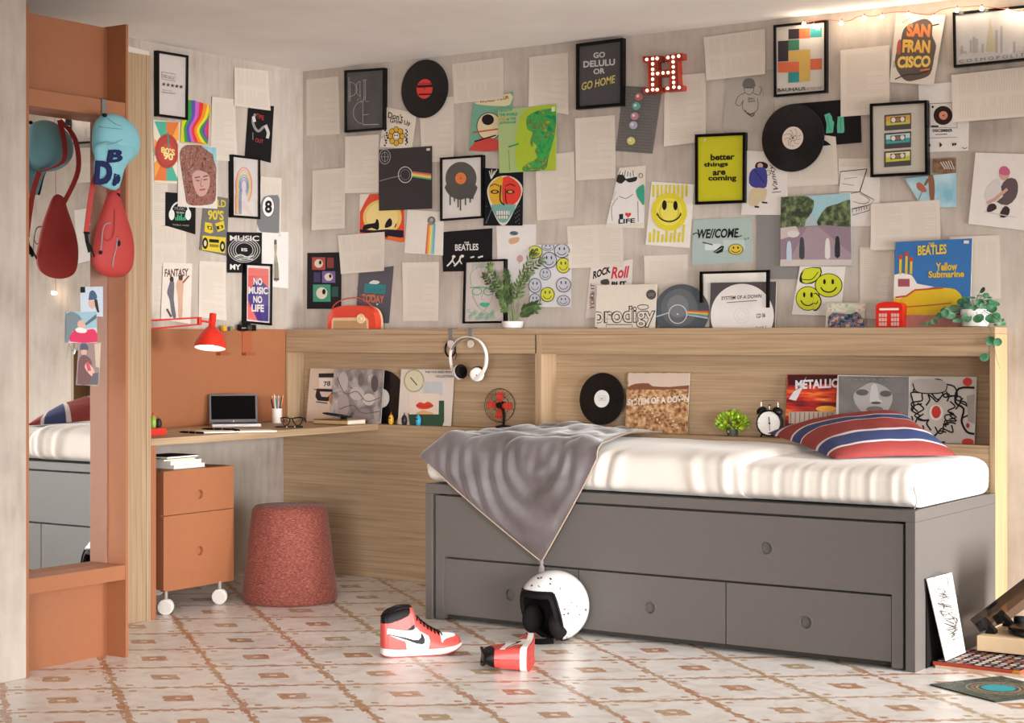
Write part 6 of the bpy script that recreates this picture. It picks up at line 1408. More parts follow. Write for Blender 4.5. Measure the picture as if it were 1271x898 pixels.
m = MB(); m.ball(g + V((0, 0, .014)), .0155, .013, .014, flat('#d9602c', .4), 18, 12); link('body', m, t, smooth=True); m = MB(); m.lathe([(.003, 0), (.0016, .010), (.0001, .011)], g + V((0, 0, .027)), (0, 0, 1), flat('#6b7a3a', .6), 10); link('stalk', m, t, smooth=True)
m = MB(); q = g - FW*.0135 + V((0, 0, .014)); m.obox(q, RT*.009, FW*.001, V((0, 0, .003)), flat('#e6cfae', .5)); link('mouth', m, t)
# red box with two little figures
b = Z(200, 541); r1 = V((0, 1, 0)); rb = V((b.x - .05, b.y + .0, ZD))
t = thing('toy_box', 'flat red box at the left end of the desk by the wardrobe', 'box', rb)
m = MB(); m.box(rb.x - .045, rb.x + .045, -1.635, -1.635 + .215, ZD, ZD + .030, flat('#d8352a', .35)); link('box_body', m, t, bevel=.0015)
bz = atx(211, 541, rb.x + .045)
for dy, col, lab, hat in ((.0, '#8fb03a', 'green toy figure with a red tip on the flat red box', '#c8402c'), (.040, '#2b2725', 'dark toy figure beside the green one on the red box', '#8a6a3c')):
    bb = V((rb.x - .005, atx(191 if dy == 0 else 198, 531, rb.x).y, ZD + .030)); k = thing('toy_figure', lab, 'toy', bb, 'little figures on the red box')
    m = MB(); hh = 1.25 if dy == 0 else .95; m.lathe([(.0001, 0), (.010, .001), (.0135, .012*hh), (.013, .026*hh), (.008, .040*hh), (.0001, .044*hh)], bb, (0, 0, 1), flat(col, .4), 20, False); link('body', m, k, smooth=True)
    m = MB(); m.ball(bb + V((0, 0, .047*hh)), .005, .005, .006, flat(hat, .4), 12, 8); link('hat', m, k, smooth=True)
# notebook, papers, pens
nb = Z(292, 536.5); r = (RT*.92 + FW*.38).normalized(); bk = V((-r.y, r.x, 0))
t = thing('spiral_notebook', 'open white spiral notebook lying in front of the laptop', 'notebook', nb)
m = MB(); m.obox(nb + r*.085 + V((0, 0, .003)), r*.085, bk*.06, V((0, 0, .003)), whitep); m.obox(nb - r*.085 + V((0, 0, .003)), r*.083, bk*.06, V((0, 0, .003)), whitep); link('pages', m, t)
m = MB()
for i in range(16): 
    c0 = nb + bk*(.055 - i*.0073) + V((0, 0, .0078)); m.tube([c0 + r*.007*cos(a_) + V((0, 0, .006*sin(a_))) for a_ in [2*pi*j/12 for j in range(12)]], .0011, black, 5, True)
link('spiral_binding', m, t, smooth=True)
pcount = 0
for (xa, ya, xb, yb, lab) in ((222, 536.3, 272, 538.6, 'black fountain pen with a gold clip at the front of the desk'), (250, 532.5, 300, 533.5, 'black pen with an orange band lying behind the fountain pen'), (340, 530.5, 376, 530, 'short dark pencil lying under the eyeglasses')):
    a_ = Z(xa, ya, ZD + .010); b_ = Z(xb, yb, ZD + .010); b_ = a_ + (b_-a_).normalized()*min(.15, (b_-a_).length); t = thing('pen', lab, 'pen', (a_+b_)/2 - V((0, 0, .004)), 'pens on the desk'); ax = (b_-a_); L = ax.length
    m = MB(); m.lathe([(.0008, 0), (.0035, .012), (.0048, .03), (.0052, L*.5), (.0050, L*.95), (.003, L)], a_, ax, blacks, 14); link('barrel', m, t, smooth=True)
    m = MB(); m.cyl(a_ + ax*.42, a_ + ax*.45, .0056, flat('#c9a03a' if pcount != 1 else '#c8742c', .3, .8)); m.cyl(a_ + ax*.70, a_ + ax*.72, .0056, flat('#c9a03a', .3, .8)); link('ring', m, t, smooth=True); pcount += 1
# red desk lamp on a twin bar arm clamped to the wardrobe side
def lamp():
    X = .38; P = lambda c, x, y, dx=0: Hx(c, x, y, X + dx); rd = flat('#d8301f', .28)
    rim = P(24, 110, 330); top = P(24, 140, 95); ax = (P(24, 137, 150) - rim).normalized(); ax = (V((0, .10, .985)) - V((0, 0, 0))).normalized()
    t = thing('desk_lamp', 'red bell shaped desk lamp on a twin bar arm over the desk', 'lamp', V((X, -1.64, 1.15)))
    Hh = (top - rim).length*.97; R = .070
    prof = [(R, 0), (R*.985, .012), (R*.93, .030), (R*.82, .050), (R*.62, .072), (R*.40, .088), (R*.27, .097), (.0155, .100), (.0155, Hh), (.0135, Hh + .001), (.0001, Hh)]
    ax = (V((0, .20, .97)) + V((-.08, 0, 0))).normalized()
    m = MB(); m.lathe(prof, rim, ax, rd, 48, False); s_ = link('shade', m, t, smooth=True, angle=50)
    m = MB(); m.lathe([(R*.97, .001), (R*.96, .012), (R*.90, .030), (R*.79, .048), (R*.58, .068), (.02, .085), (.0001, .086)], rim, ax, flat('#efe6dc', .5), 40, False); link('shade_lining', m, s_, smooth=True)
    m = MB(); m.lathe([(.010, .070), (.012, .060), (.021, .035), (.021, .024), (.014, .012), (.0001, .008)], rim, ax, lampm, 24, False); link('bulb', m, s_, smooth=True)
    yL = -1.644
    j1 = P(0, 246, 394.5); j2 = P(0, 249, 401); jn = rim + ax*.115
    m = MB()
    u0 = P(0, 190, 398); l0 = P(0, 190, 408.5)
    def ext(p, q): d = (p-q); return p + d*((yL - p.y)/d.y)
    e0 = ext(u0, j1); e1 = ext(l0, j2 - V((0, 0, .008))); m.tube([e0, j1], .0036, rd); m.tube([e1, j2 - V((0, 0, .006))], .0036, rd); link('arm', m, t, smooth=True)
    m = MB(); m.obox((j1 + j2)/2 - V((0, 0, .004)), V((.008, 0, 0)), V((0, .007, 0)), V((0, 0, .018)), rd); m.tube([(j1 + j2)/2, jn], .005, rd); link('joint', m, t, bevel=.001)
    m = MB(); m.box(X - .015, X + .015, -1.6495, yL + .006, min(e0.z, e1.z) - .03, max(e0.z, e1.z) + .03, rd); link('wall_bracket', m, t, bevel=.001)
    l = bpy.data.lights.new('lamp_light', 'SPOT'); l.energy = 1.2; l.spot_size = radians(110); l.color = (1, .85, .68); l.shadow_soft_size = .02; lo = bpy.data.objects.new('lamp_light', l); COL.objects.link(lo); lo.location = rim + ax*.004 - V(t.location); lo.parent = t
lamp()
# board hooks with toys
for xa, xb, ft, lab in ((269, 281, (266, 283), 'terracotta hook on the board behind the red lamp shade'), (300.5, 312.5, (297, 312), 'terracotta hook on the board under the black toy camera')):
    p = atx((xa+xb)/2, 425, .021); t = thing('board_hook', lab, 'hook', p - V((0, 0, .06)), 'terracotta hooks on the desk board')
    ya_, yb_ = atx(xa, 425, .021).y, atx(xb, 425, .021).y; zt = atx(xa, 412, .021).z; zb = atx(xa, 438, .021).z; zf = atx(xa, 441.5, .03).z
    link('strip', B(.0185, .022, ya_, yb_, zb, zt, flat('#a85c38', .5)), t); link('foot', B(.0185, .045, ya_, yb_, zf, zb, flat('#9a5433', .5)), t); link('ledge', B(.0185, .050, ya_ - .01, yb_ + .01, zt, zt + .004, flat('#a85c38', .5)), t)
zt = atx(306, 412, .021).z + .0042
def toycam():
    y_ = atx(307, 408, .04).y; zt_ = atx(300.5, 412, .021).z + .0042; t = thing('toy_camera', 'small black toy camera sitting above the right board hook', 'toy', V((.035, y_, zt_)))
    link('body', B(.022, .048, y_ - .05, y_ + .055, zt_, zt_ + .030, black), t, bevel=.002); link('top_housing', B(.026, .044, y_ - .022, y_ + .022, zt_ + .0302, zt_ + .046, black), t, bevel=.002)
    m = MB(); m.lathe([(.014, 0), (.014, .010), (.011, .012), (.0001, .010)], (.048, y_, zt_ + .015), (1, 0, 0), flat('#3b3837', .3), 24); link('lens', m, t, smooth=True); link('trim', B(.0482, .0488, y_ - .048, y_ - .018, zt_ + .012, zt_ + .015, flat('#cfc6c0', .4)), t)
toycam()
y_ = atx(285, 412, .04).y; zt_ = atx(269, 412, .021).z + .0042; t = thing('toy_blocks', 'tiny yellow and black toy above the left board hook', 'toy', V((.035, y_, zt_)))
link('block', B(.024, .042, y_ - .045, y_ - .018, zt_, zt_ + .024, flat('#d9a52c', .4)), t, bevel=.001); link('block', B(.024, .040, y_ - .014, y_ + .004, zt_, zt_ + .018, flat('#3a3a66', .4)), t, bevel=.001); link('block', B(.024, .040, y_ + .008, y_ + .024, zt_, zt_ + .022, flat('#8a8a3c', .4)), t, bevel=.001)
# books on the pedestal
random.seed(3); zz_ = z1p = atx(290, 578, FX).z
for i, (h, col, lab, l_, fr) in enumerate(((.017, '#e4ddd2', 'white book at the bottom of the stack on the pedestal', .0, 255), (.019, '#e9e2d8', 'white book in the middle of the stack on the pedestal', .01, 251), (.008, '#d8c9a8', 'thin cream notebook second from the top on the pedestal', .02, 243), (.011, '#1b1918', 'black covered book topmost of the stack on the pedestal', .015, 247))):
    yr = atx(fr, 580, FX - .05).y; xa, xb, ya_, yb_ = FX - .20 - l_, FX - .05, yr - .19, yr; cv = flat(col, .6)
    t = thing('book', lab, 'book', V(((xa+xb)/2, (ya_+yb_)/2, zz_ + .0003)), 'books stacked on the pedestal')
    m = MB(); m.box(xa, xb, ya_, yb_, zz_ + .0003, zz_ + .0018, cv); m.box(xa, xb, ya_, yb_, zz_ + h - .0018, zz_ + h, cv); m.box(xa, xa + .002, ya_, yb_, zz_, zz_ + h, cv); link('cover', m, t)
    link('pages', B(xa + .0022, xb - .003, ya_ + .003, yb_ - .003, zz_ + .0019, zz_ + h - .0019, flat('#eee8de', .8)), t); zz_ += h + .0002
# ---------------------------------------------------------------- cap, bag and hook on the mirror cabinet
def puff(mb, out, N, df, db, mat, rings=12, mfn=None, cen=None):
    n = len(out); c = cen or sum(out, V((0, 0, 0)))/n; N = V(N).normalized()
    for d, sg in ((df, 1), (db, -1)):
        vs = []; 
        for k in range(rings+1):
            a_ = pi/2*k/rings; s_ = cos(a_); h = sin(a_)**.85*d
            vs += [c + (p-c)*s_ + N*(h*sg) for p in out]
        fs = []
        for k in range(rings):
            for i in range(n): j = (i+1) % n; fs.append((k*n+i, k*n+j, (k+1)*n+j, (k+1)*n+i) if sg > 0 else (k*n+j, k*n+i, (k+1)*n+i, (k+1)*n+j))
        if mfn:
            for f in fs:
                q = sum((vs[i] for i in f), V((0, 0, 0)))/4; mb.add([vs[i] for i in f], [(0, 1, 2, 3)], mfn(q))
        else: mb.add(vs, fs, mat)
XB = 1.205
P22 = lambda x, y, xx=XB: Hx(22, x, y, xx)
t = thing('over_shelf_hook', 'grey strap hook over the upper shelf of the mirror cabinet', 'hook', P22(371, 60, 1.13))
hp = P22(371, 40, 1.13); m = MB(); m.box(1.1285, 1.1305, hp.y - .010, hp.y + .010, 1.915, 1.9965, greym); m.box(1.09, 1.1305, hp.y - .010, hp.y + .010, 1.9948, 1.9965, greym); link('strap', m, t)
m = MB(); m.tube(smoothpts([(1.13, hp.y, 1.92), (1.145, hp.y, 1.912), (1.18, hp.y, 1.915), (1.215, hp.y, 1.922)], 5, False), .004, greym); m.ball((1.217, hp.y, 1.923), .008, .008, .008, greym, 12, 8); link('peg', m, t, smooth=True)
blue = flat('#7fb9c4', .75, bump=.2, bscale=600); navy = flat('#1b2350', .7); dkc = flat('#2a2728', .8)
def cap():
    t = thing('baseball_cap', 'pale blue baseball cap with navy letters hanging over the red bag', 'cap', P22(420, 430))
    crown = smoothpts([P22(*p) for p in ((330, 250), (328, 180), (336, 125), (358, 90), (395, 78), (440, 90), (490, 128), (518, 180), (524, 230), (512, 272), (475, 310), (420, 325), (360, 310))], 4)
    m = MB(); puff(m, crown, (1, 0, 0), .055, .05, blue); link('crown', m, t, smooth=True, angle=80)
    brim = smoothpts([P22(x, y, XB + .034) for x, y in ((335, 225), (327, 290), (326, 360), (342, 400), (380, 424), (425, 434), (441, 400), (456, 345), (482, 300), (512, 258), (490, 215), (400, 205))], 4)
    m = MB(); cb = sum(brim, V((0, 0, 0)))/len(brim) + V((.0, 0, 0)); puff(m, brim, (1, 0, 0), .030, .012, blue, 10, None); link('brim', m, t, smooth=True, angle=80)
    m = MB(); m.tube(smoothpts([P22(518, 252, XB + .03), P22(490, 285, XB + .035), P22(462, 335, XB + .035), P22(444, 395, XB + .033), P22(430, 432, XB + .03)], 5, False), .0045, navy); m.tube(smoothpts([P22(333, 250, XB + .035), P22(328, 330, XB + .034), P22(340, 395, XB + .033), P22(372, 420, XB + .033)], 5, False), .002, navy); link('brim_edge', m, t, smooth=True)
    m = MB(); sd = flat('#4f7f8c', .8)
    for pts in ([(372, 88), (430, 130), (500, 150), (519, 200)], [(345, 140), (420, 148), (500, 155)], [(345, 230), (420, 215), (470, 190), (508, 158)], [(508, 158), (500, 210), (498, 262)]):
        q = []
        for x, y in smoothpts(pts, 5, False):
            dd = sqrt(((x-425)/98)**2 + ((y-190)/110)**2); q.append(P22(x, y, XB + .055*sqrt(max(0.0, 1 - min(1, dd)**2))**.85 + .0015))
        m.tube(q, .0009, sd, 5)
    link('seam', m, t, smooth=True)
    m = MB(); m.ball(P22(374, 86, XB + .02), .008, .01, .007, black, 10, 6); link('back_strap', m, t, smooth=True)
    for ch, bl, br, h, dx in (('B', (386, 308), (458, 304), 60, .066), ('D', (326, 408), (410, 412), 112, .066), ('a', (414, 422), (448, 396), 70, .062), ('i', (464, 304), (486, 286), 34, .058)):
        vs, fs = glyphs(ch, .05, .1); m = MB()
        def mp(x, y):
            X_ = bl[0] + (br[0]-bl[0])*x; Y_ = bl[1] + (br[1]-bl[1])*x - h*y
            return P22(X_, Y_, XB + dx)
        f_ = [mp(*v) for v in vs]; m.add(f_, fs, navy); m.add([p - V((.004, 0, 0)) for p in f_], fs, navy); link('letter', m, t)
cap()
bagm = flat('#ad3531', .65, bump=.3, bscale=350)
def bag():
    t = thing('sling_bag', 'coral red sling bag hanging under the blue cap on the mirror cabinet', 'bag', P22(410, 838, XB - .03))
    X = XB - .03; out = smoothpts([P22(x, y, X) for x, y in ((398, 440), (372, 500), (345, 585), (326, 680), (316, 755), (335, 805), (375, 832), (425, 840), (470, 826), (494, 790), (501, 710), (490, 630), (468, 560), (448, 500), (432, 450))], 4)
    m = MB(); puff(m, out, (1, 0, 0), .042, .022, bagm, 14, cen=P22(412, 700, X)); link('bag_body', m, t, smooth=True, angle=80)
    hgt = lambda x, y: X + .042*max(0, 1 - ((x-412)/88)**2 - ((y-700)/(140 if y > 700 else 255))**2)**.5 + .001
    m = MB(); m.tube([P22(x, y, hgt(x, y)) for x, y in smoothpts([(405, 588), (380, 592), (366, 620), (360, 680), (356, 722)], 6, False)], .0022, flat('#8f8886', .5)); m.tube([P22(x, y, hgt(x, y)) for x, y in smoothpts([(434, 655), (428, 700), (416, 745), (410, 790)], 6, False)], .0026, flat('#8f8886', .5)); link('zip', m, t, smooth=True)
    m = MB(); m.ball(P22(440, 682, hgt(440, 682) + .003), .005, .008, .010, black, 12, 8); m.ball(P22(355, 724, hgt(355, 724) + .003), .005, .008, .007, black, 12, 8); m.tube([P22(433, 650, hgt(433, 650)), P22(444, 690, hgt(444, 690))], .002, black); link('zip_pull', m, t, smooth=True)
    m = MB(); m.tube([P22(x, y, hgt(x, y)) for x, y in smoothpts([(420, 520), (420, 590), (412, 650), (385, 670), (360, 640)], 6, False)], .0015, flat('#a02c2a', .7)); link('pocket_fold', m, t, smooth=True)
    m = MB(); m.prism([P22(463 + 12*cos(a_), 710 + 24*sin(a_), hgt(463, 710) + .002) for a_ in [2*pi*i/16 for i in range(16)]], V((-.006, 0, 0)), flat('#b5403a', .6)); link('patch', m, t)
    m = MB(); m.strap([P22(x, y, X + .012) for x, y in smoothpts([(345, 330), (318, 420), (302, 520), (288, 630)], 5, False)], .022, .0025, (0, 1, .2), bagm)
    m.strap(smoothpts([P22(345, 330, X + .012), P22(349, 290, XB - .075), P22(352, 200, XB - .078), P22(372, 90, 1.15)], 5, False), .022, .0025, (0, 1, .2), bagm); m.strap(smoothpts([P22(436, 480, X), P22(430, 330, XB - .07), P22(400, 180, XB - .078), P22(374, 90, 1.15)], 5, False), .022, .0025, (0, 1, .0), bagm); link('strap', m, t)
    m = MB(); m.strap([P22(286, 630, X + .012), P22(292, 672, X + .012), P22(305, 722, X + .010)], .014, .004, (0, 1, .2), black); m.tube([P22(278, 632, X + .014), P22(302, 634, X + .014)], .004, black); m.tube([P22(290, 672, X + .014), P22(308, 690, X + .012), P22(326, 745, X + .008)], .003, black); link('buckle', m, t, smooth=True); m = MB(); m.strap([P22(436, 450, X + .014), P22(440, 500, X + .024)], .014, .005, (0, 1, 0), black); link('buckle', m, t, smooth=True)
bag()
# photos on the mirror
PM = V((bx_ + .0004, 0, 0)); NX = V((1, 0, 0))
def a(A):
    A.c = 18; A.quad([(240, 98), (404, 95), (406, 316), (242, 302)], '#b9c6d3'); A.quad([(229, 98), (272, 96), (274, 140), (231, 142)], '#1c1a1c'); A.poly([(300, 175), (305, 140), (325, 122), (350, 140), (362, 180), (340, 192), (300, 195)], '#3d5674', 2); A.poly([(300, 195), (318, 205), (342, 200), (345, 240), (325, 262), (300, 240)], '#c9a090', 2); A.poly([(340, 190), (362, 190), (378, 290), (362, 285), (346, 240)], '#3b2c2c', 0)
print_('L', 18, [(236, 98), (405, 95), (406, 320), (240, 305)], 0, 'top photo on the mirror, person in a blue beanie', '#d5d5d8', a, name='photo', cat='photo', group='photos stuck on the mirror', P0=PM, N=NX, th=.0006)
def a(A):
    A.c = 18; A.quad([(132, 285), (358, 282), (360, 400), (132, 420)], '#8fb0bd'); A.poly([(132, 300), (200, 290), (250, 340), (230, 390), (180, 430), (150, 510), (130, 510)], '#6c7c84', 2); A.poly([(355, 300), (270, 370), (280, 385), (358, 330)], '#4d6272'); A.poly([(215, 370), (235, 345), (262, 350), (275, 385), (260, 410), (225, 405)], '#caa093', 2); A.poly([(160, 505), (175, 440), (210, 410), (280, 420), (330, 410), (358, 440), (362, 508)], '#c92a56', 2); A.poly([(200, 410), (240, 400), (285, 420), (270, 440), (215, 436)], '#e0d6cf', 2)
print_('L', 18, [(130, 284), (360, 280), (362, 512), (128, 516)], 1, 'middle photo on the mirror, person in a pink jacket', '#b9c2c6', a, name='photo', cat='photo', group='photos stuck on the mirror', P0=PM + NX*.0012, N=NX, th=.0006)
def a(A):
    A.c = 18; A.quad([(232, 518), (386, 512), (372, 828), (210, 822)], '#8c7a76'); A.poly([(236, 550), (245, 520), (280, 520), (295, 545), (292, 570), (240, 568)], '#4a5068', 2); A.poly([(242, 568), (285, 568), (280, 600), (262, 612), (246, 598)], '#c99d8e', 2); A.poly([(215, 800), (222, 660), (250, 605), (285, 610), (320, 650), (330, 760), (300, 825), (215, 820)], '#6a4a4c', 2); A.poly([(268, 690), (290, 660), (330, 700), (346, 750), (330, 770), (290, 730)], '#d0a596', 2); A.poly([(275, 660), (300, 655), (318, 720), (292, 725)], '#b84a5c'); A.poly([(330, 740), (372, 735), (366, 825), (300, 825)], '#5a5a62'); A.poly([(340, 520), (388, 515), (380, 700), (350, 690)], '#bdae98')
print_('L', 18, [(228, 516), (392, 508), (375, 834), (205, 826)], 2, 'bottom photo on the mirror, person holding a pink phone', '#a89a94', a, name='photo', cat='photo', group='photos stuck on the mirror', P0=PM + NX*.0002, N=NX, th=.0006)
# ---------------------------------------------------------------- string lights
def bulb(c, t):
    m = MB(); m.ball(c, .0075, .0075, .009, bulbm, 14, 10); b_ = link('bulb', m, t, smooth=True); m = MB(); m.cyl(c + V((0, 0, .007)), c + V((0, .006, .017)), .0035, flat('#8a4a38', .5), n=10); link('socket', m, b_)
    l = bpy.data.lights.new('bulb_light', 'POINT'); l.energy = .16; l.color = (1, .84, .64); l.shadow_soft_size = .01; lo = bpy.data.objects.new('bulb_light', l); COL.objects.link(lo); lo.location = c + V((0, -.016, 0)) - V(t.location); lo.parent = t
def strings():
    Yw = -.036; P = lambda x, y, yy=Yw: Hy(10, x, y, yy); t = thing('string_lights', 'warm string lights on a thin red wire under the ceiling at the right', 'string lights', P(600, 80))
    pts = [P(-50, 118), P(-10, 108), P(62, 100), P(120, 106), P(180, 105), P(230, 82), P(300, 82), P(340, 73), P(400, 62), P(480, 60), P(540, 72), P(600, 74), P(640, 52), P(700, 39), P(760, 36), P(840, 30), P(900, 38), P(980, 45), P(1060, 58), P(1180, 60), P(1300, 66)]
    end = V((3.84, Yw, 1.40)); pts += [V((3.84, Yw, 2.25)), V((3.84, Yw, 1.9)), end]
    m = MB(); m.tube(smoothpts(pts, 4, False), .0016, flat('#b0563c', .5), 5); link('wire', m, t, smooth=True)
    for x, y in ((-50, 122), (-2, 134), (140, 117), (255, 92), (345, 86), (478, 75), (607, 88), (725, 52), (850, 44), (982, 58), (1062, 72), (1180, 72)): bulb(P(x, y, -.040), t)
    bulb(end, t)
strings()
# ---------------------------------------------------------------- high top shoes
def inpoly(x, y, pts):
    r_ = False; j = len(pts) - 1
    for i in range(len(pts)):
        xi, yi = pts[i]; xj, yj = pts[j]
        if (yi > y) != (yj > y) and x < (xj-xi)*(y-yi)/(yj-yi) + xi: r_ = not r_
        j = i
    return r_
def lerp(tab, x):
    if x <= tab[0][0]: return tab[0][1]
    for (a0, b0), (a1, b1) in zip(tab, tab[1:]):
        if x <= a1: f = (x-a0)/(a1-a0); return b0 + (b1-b0)*f
    return tab[-1][1]
SR = flat('#cf4a44', .38); SW = flat('#ece6e2', .4); SB = flat('#100d0e', .45)
SL = 3170.
top_t = [(112, 500), (125, 515), (150, 525), (200, 552), (300, 588), (380, 598), (440, 600), (470, 575), (490, 525), (510, 465), (560, 415), (640, 350), (720, 300), (790, 268), (880, 262), (950, 250), (1000, 220), (1030, 180), (1048, 140), (1056, 118)]
wid_t = [(106, .0008), (108, .010), (114, .021), (125, .029), (140, .034), (180, .039), (300, .041), (450, .040), (600, .043), (750, .050), (850, .052), (930, .048), (990, .039), (1030, .027), (1050, .013), (1056, .003)]
solet = [(108, 112), (300, 92), (600, 88), (800, 95), (950, 118), (1056, 150)]
soleb = [(108, 22), (180, 8), (300, 0), (700, 4), (850, 22), (950, 52), (1020, 88), (1062, 122)]
polys = [(SW, [(165, 438), (300, 462), (390, 472), (470, 462), (500, 440), (540, 490), (640, 545), (655, 600), (635, 712), (385, 712), (372, 610), (160, 505)]),
         (SR, [(100, 512), (250, 555), (372, 600), (385, 695), (385, 720), (100, 720)]),
         (SB, [(162, 500), (380, 556), (470, 585), (520, 588), (552, 560), (550, 500), (582, 540), (598, 590), (592, 628), (560, 645), (500, 634), (400, 590), (300, 552), (180, 516)]),
         (SB, [(385, 472), (440, 425), (482, 395), (482, 450), (455, 468)]),
         (SB, [(100, 385), (200, 378), (330, 338), (405, 300), (430, 262), (436, 150), (100, 150)]),
         (SW, [(786, 612), (786, 500), (900, 500), (985, 545), (960, 566), (850, 585), (815, 605), (800, 635)])]
def shoe(origin, ex, ey, ez, label):
    W_ = lambda x, y, z: origin + ex*x + ey*y + ez*z
    t = thing('high_top_shoe', label, 'shoe', origin, 'red and white high top shoes')
    def up(u, v):
        X = 106 + 949*u**1.25; a_ = pi*v; z0_ = lerp(solet, X) - 20; h = lerp(top_t, X); w = lerp(wid_t, X)
        s_ = sin(a_); c = cos(a_); e = .62
        yy = -(abs(c)**e)*(1 if c > 0 else -1); zz = s_**.72 if s_ > 0 else 0
        # waist of the upper: narrower towards the top except around the ankle
        nar = 1 - .42*zz*zz*min(1, max(0, (X-430)/140)) - .10*zz*min(1, max(0, (450-X)/100))
        Z_ = z0_ + (h-z0_)*zz
        lean_ = 0
        return (X, yy*w*nar, Z_)
    m = MB()
    m.grid(lambda u, v: W_((up(u, v)[0]-110)/SL, up(u, v)[1], up(u, v)[2]/3350), 240, 200, SR, mfn=lambda u, v: next((c for c, p in reversed(polys) if inpoly(up(u, v)[0], 790 - up(u, v)[2], p)), SR))
    link('upper', m, t, smooth=True, angle=180)
    m = MB()
    def sole(lo, hi, ext, mat, nm):
        mm = MB(); n = 60; L = []
        for i in range(n+1): X = 106 + (1060-106)*(.5 - .5*cos(pi*i/n)); L.append(X)
        ringf = [(X, 1) for X in L] + [(X, -1) for X in L[::-1][1:-1]]
        for zf, kk in ((lo, 0), (hi, 1)): pass
        vb = [W_((X-110)/SL, sg*(lerp(wid_t, X) + ext*min(1, lerp(wid_t, X)/.012)), lo(X)/3350) for X, sg in ringf]; vt = [W_((X-110)/SL, sg*(lerp(wid_t, X) + ext*min(1, lerp(wid_t, X)/.012)), hi(X)/3350) for X, sg in ringf]
        k = len(ringf); mm.add(vb + vt, [(i, (i+1) % k, k+(i+1) % k, k+i) for i in range(k)] + [tuple(range(k))[::-1], tuple(range(k, 2*k))], mat); return mm
    link('midsole', sole(lambda X: lerp(soleb, X) + 14, lambda X: lerp(solet, X), .0035, SW, 'm'), t, smooth=True, angle=35)
    link('outsole', sole(lambda X: lerp(soleb, X), lambda X: lerp(soleb, X) + 14, .004, flat('#b8342f', .5), 'o'), t, smooth=True, angle=35)
    m = MB()
    for i in range(7):
        X = 512 + i*42; z = lerp(top_t, X); w = lerp(wid_t, X)*.50
        for s0 in (-1, 1):
            pts = [((X + 4)/1., s0*w*1.15, z - 34), (X + 12, s0*w*.5, z + 5), (X + 34, -s0*w*.6, z - 12), (X + 42, -s0*w*1.1, z - 42)]
            m.tube(smoothpts([W_((p[0]-110)/SL, p[1], p[2]/3350) for p in pts], 3, False), .0021, SB, 6)
    link('laces', m, t, smooth=True)
    m = MB(); ringp = []
    for i in range(40):
        a_ = 2*pi*i/40; X = 295 + 155*cos(a_); y = .028*sin(a_); ringp.append(W_((X-110)/SL, y, (lerp(top_t, X) - 6)/3350))
    m.tube(ringp, .0055, SB, 8, True); link('collar', m, t, smooth=True)
    return t
def deep_copy(o, parent=None):
    c = o.copy(); COL.objects.link(c); c.parent = parent
    for ch in list(o.children): deep_copy(ch, c)
    return c
def pose(o, loc, ex, ey, ez):
    o.location = loc; o.rotation_euler = Matrix((ex, ey, ez)).transposed().to_euler()
s1 = shoe(V((0, 0, 0)), V((1, 0, 0)), V((0, 1, 0)), V((0, 0, 1)), 'upright red and white high top shoe with black laces on the floor')
s2 = deep_copy(s1); s2['label'] = 'red and white high top shoe fallen on its side, heel towards us'
ex = (RT*.965 + FW*.26).normalized(); pose(s1, atz(472, 817.5, 0) + FW*.035, ex, V((-ex.y, ex.x, 0)), V((0, 0, 1)))
ex = (FW*.97 + RT*.12 + V((0, 0, .0))).normalized(); ez = (-RT*.995 - FW*.05).normalized(); ez = (ez - ex*ez.dot(ex)).normalized(); ey = ez.cross(ex)
pose(s2, atz(657, 836, 0) + V((0, 0, .043)), ex, ey, ez)
